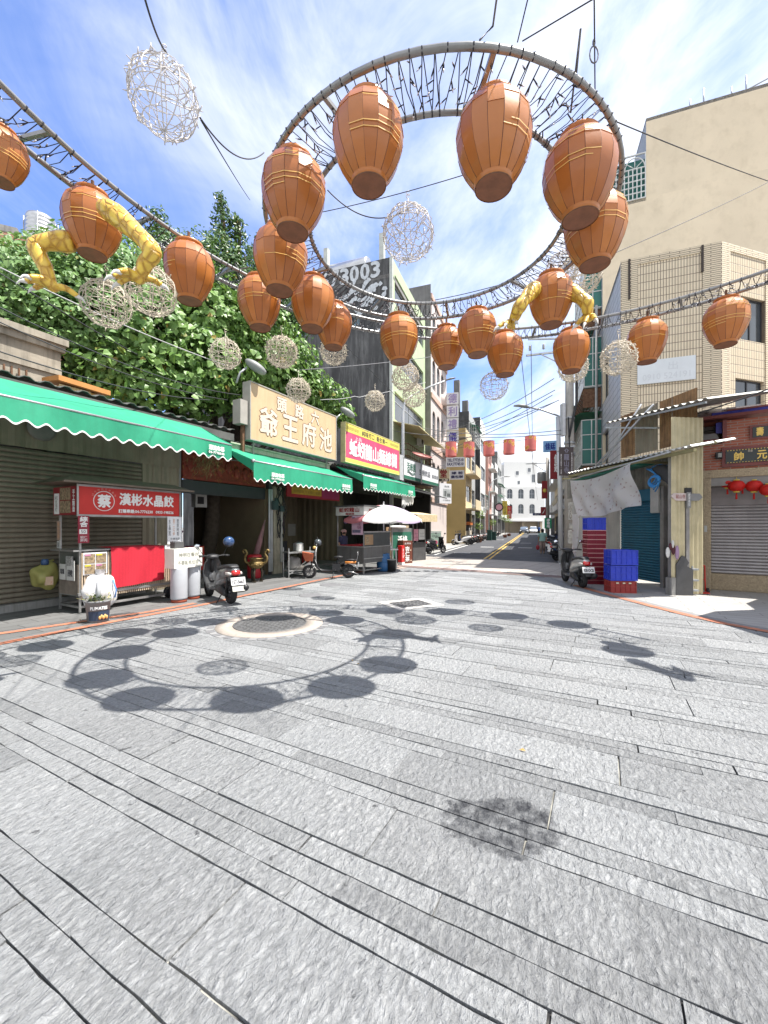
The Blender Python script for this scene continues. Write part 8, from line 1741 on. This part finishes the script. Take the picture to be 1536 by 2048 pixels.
# ================================================================== people
skinm = mat('skin', (.42, .25, .17), .6, var=.06, scale=8); hairm = mat('hair_black', (.012, .011, .011), .5)
def person(label, loc, rz, ht, shirt, trous, step=.16, hold=False, cap=None, shoe=None):
    r = thing('person', label, 'person', loc, rz); k = ht / 1.6        # local +y is where the figure faces
    J = {'pel': (0, 0, .86), 'sp': (0, .01, 1.02), 'ch': (0, .0, 1.2), 'nk': (0, .01, 1.34), 'hd': (0, .03, 1.45), 'top': (0, .03, 1.55)}; E_ = [('pel', 'sp'), ('sp', 'ch'), ('ch', 'nk'), ('nk', 'hd'), ('hd', 'top')]
    RD = {'pel': .13, 'sp': .115, 'ch': .12, 'nk': .05, 'hd': .088, 'top': .06}
    for s, n in ((-1, 'l'), (1, 'r')):
        f = step * s
        J.update({n + 'sh': (s * .17, 0, 1.27), n + 'el': (s * .23, -.03 - f * .3, 1.03), n + 'wr': (s * .245, .04 - f * .6, .82), n + 'hp': (s * .085, 0, .82), n + 'kn': (s * .09, .04 + f * .5, .46), n + 'an': (s * .09, f - .02, .08), n + 'to': (s * .10, f + .12, .035)})
        RD.update({n + 'sh': .062, n + 'el': .043, n + 'wr': .03, n + 'hp': .095, n + 'kn': .06, n + 'an': .042, n + 'to': .035})
        E_ += [('ch', n + 'sh'), (n + 'sh', n + 'el'), (n + 'el', n + 'wr'), ('pel', n + 'hp'), (n + 'hp', n + 'kn'), (n + 'kn', n + 'an'), (n + 'an', n + 'to')]
        w = Vector(J[n + 'wr']); J[n + 'pm'] = tuple(w + Vector((0, .01, -.07))); RD[n + 'pm'] = .034; E_.append((n + 'wr', n + 'pm'))
        for i, ln in enumerate((.06, .075, .08, .072, .058)):
            kk = '%sf%d' % (n, i); a = Vector(J[n + 'pm']) + Vector((-s * .004, (i - 2) * -.018, -.02)) if i else w + Vector((-s * .01, .035, -.05)); e = a + Vector((-s * .008, .018 if i else .03, -ln if i else -.045))
            J[kk] = tuple(a); J[kk + 'e'] = tuple(e); RD[kk] = .011; RD[kk + 'e'] = .008; E_ += [(n + 'pm', kk), (kk, kk + 'e')]
    names = list(J); me = bpy.data.meshes.new('body'); me.from_pydata([tuple(Vector(J[n]) * k) for n in names], [(names.index(a), names.index(b)) for a, b in E_], []); me.materials.append(skinm)
    o = bpy.data.objects.new('body', me); COL.objects.link(o); o.parent = r; o.modifiers.new('skin', 'SKIN'); sv = me.skin_vertices[0].data
    for i, n in enumerate(names): sv[i].radius = (RD[n] * k, RD[n] * k); sv[i].use_root = (n == 'pel')
    su = o.modifiers.new('smooth', 'SUBSURF'); su.levels = su.render_levels = 1
    def S(p): return Vector(p) * k
    m = MB(); 
    def torso(secs):
        vs = []; n = 16
        for z, w, d, y in secs:
            for i in range(n): q = 2 * math.pi * i / n; vs.append((w * k * math.cos(q), (y + d * math.sin(q)) * k, z * k))
        m.add(vs, [(j * n + i, j * n + (i + 1) % n, (j + 1) * n + (i + 1) % n, (j + 1) * n + i) for j in range(len(secs) - 1) for i in range(n)], 0, True)
    torso([(.80, .205, .165, 0), (.86, .20, .16, 0), (1.0, .185, .148, .005), (1.15, .20, .15, 0), (1.26, .20, .13, 0), (1.32, .13, .10, .005), (1.35, .065, .065, .01)])
    for n in 'lr': a, b = S(J[n + 'sh']), S(J[n + 'el']); m.tube([a + (a - b) * .08, a.lerp(b, .4), a.lerp(b, .82)], [.085 * k, .078 * k, .07 * k], 12)
    m.build('shirt', shirt, r)
    m = MB(); torso([(.78, .14, .13, 0), (.84, .185, .15, 0), (.92, .18, .145, 0)])
    for n in 'lr': m.tube([S(J[n + 'hp']) + Vector((0, 0, .04)), S(J[n + 'kn']), S(J[n + 'an']).lerp(S(J[n + 'kn']), .2)], [.11 * k, .085 * k, .075 * k], 12)
    m.build('trousers', trous, r)
    m = MB(); h = S(J['hd']); m.ell(h + Vector((0, -.025 * k, .03 * k)), (.105 * k, .115 * k, .115 * k), 16, 12); m.ell(h + Vector((0, -.065 * k, -.04 * k)), (.09 * k, .06 * k, .10 * k), 12, 8); m.build('hair', hairm, r)
    m = MB(); f = h + Vector((0, .085 * k, 0)); [m.ell(f + Vector((s * .034 * k, .006, .015 * k)), (.011, .006, .007), 8, 5, 0) for s in (-1, 1)]; m.ell(f + Vector((0, .008, -.05 * k)), (.022, .005, .006), 8, 5, 1); m.build('face', [ink_, mat('lip', (.35, .12, .10), .6)], r); m = MB(); m.tube([f + Vector((0, -.005, .015 * k)), f + Vector((0, .022, -.02 * k)), f + Vector((0, .0, -.028 * k))], .011, 6); [m.ell(h + Vector((s * .09 * k, .0, -.0)), (.012, .025, .034), 8, 6) for s in (-1, 1)]; m.build('nose_and_ears', skinm, r)
    for n in 'lr': m = MB(); a, t_ = S(J[n + 'an']), S(J[n + 'to']); m.loft([(0, 0, 0, .03, .02)], 6) if False else m.tube([a + Vector((0, -.05, -.045)), a + Vector((0, .02, -.045)), t_ + Vector((0, .02, -.01))], [.04, .045, .035], 8); m.build('shoe', shoe or mat('sandal', (.30, .22, .16), .7), r)
    if cap: MB().ell(h + Vector((0, -.01, .055 * k)), (.115 * k, .12 * k, .08 * k), 16, 10).build('cap', cap, r)
    return r, J, k
pos = gp(1085, 1107); hd_ = R(-20)
r, J, k = person('person in mint shirt and brown trousers walking away with a red bag', pos, hd_, 1.5, mat('shirt_mint', (.30, .48, .44), .8, var=.06, bump=.3, bscale=14), mat('trousers_taupe', (.28, .21, .185), .85, var=.08), .10)
bw = Matrix.Rotation(hd_, 3, 'Z') @ (Vector(J['lpm']) * k + Vector((-.03, 0, -.05))) + pos
r = thing('carrier_bag', 'red carrier bag in the hand of the walking person', 'bag', bw, hd_); blob((0, 0, -.30), (.10, .07, .16), 6).build('bag', mat('bag_red', (.45, .04, .06), .5, trans=.2), r); MB().tube([(-.03, 0, -.16), (-.01, 0, .0), (.01, 0, .0), (.03, 0, -.16)], .008, 5).build('handle', mat('bag_red'), r)
person('person in dark blue clothes and pink cap working behind the noodle stall', ROW.w(9.35, 1.55, .0), ROW.a + R(180), 1.55, mat('shirt_navy', (.05, .05, .11), .8), mat('trousers_dark', (.03, .03, .035), .8), .02, cap=mat('cap_pink', (.45, .28, .26), .8))
person('person in bright blue top standing far down the street', rc(62, 3.2), R(150), 1.65, mat('shirt_blue', (.04, .12, .38), .8), mat('trousers_dark'), .08)
# ================================================================== pieces that stand apart become parts of their own
def split_pieces(o, name=None):
    me = o.data; n = len(me.vertices); par = list(range(n))
    def find(a):
        while par[a] != a: par[a] = par[par[a]]; a = par[a]
        return a
    for e in me.edges:
        a, b = find(e.vertices[0]), find(e.vertices[1])
        if a != b: par[a] = b
    isl = {}
    for p in me.polygons: isl.setdefault(find(p.vertices[0]), []).append(p)
    if not 1 < len(isl) <= 30: return
    co = [v.co[:] for v in me.vertices]
    for ps in isl.values():
        m = MB(); mp = {}
        for p in ps:
            f = []
            for i in p.vertices:
                if i not in mp: mp[i] = len(m.v); m.v.append(co[i])
                f.append(mp[i])
            m.f.append(tuple(f)); m.m.append(p.material_index); m.sm.append(p.use_smooth)
        q = m.build(name or o.name.split('.')[0], list(me.materials), o.parent); q.matrix_local = o.matrix_local
    bpy.data.objects.remove(o)
for o in [x for x in bpy.data.objects if x.type == 'MESH' and x.parent and not any(c.parent == x for c in bpy.data.objects if c.parent)]:
    st = o.name.split('.')[0]
    if st in ('strut', 'bracket', 'post', 'vent_pipe', 'drain_channel', 'legs', 'loose_cable', 'insulator', 'sticker', 'band', 'wall_notice', 'menu_frame', 'cross_arm', 'reflector', 'yellow_plate', 'card', 'arm', 'eave_beam', 'ribs', 'front_fork'):
        split_pieces(o, {'legs': 'leg', 'ribs': 'rib'}.get(st))
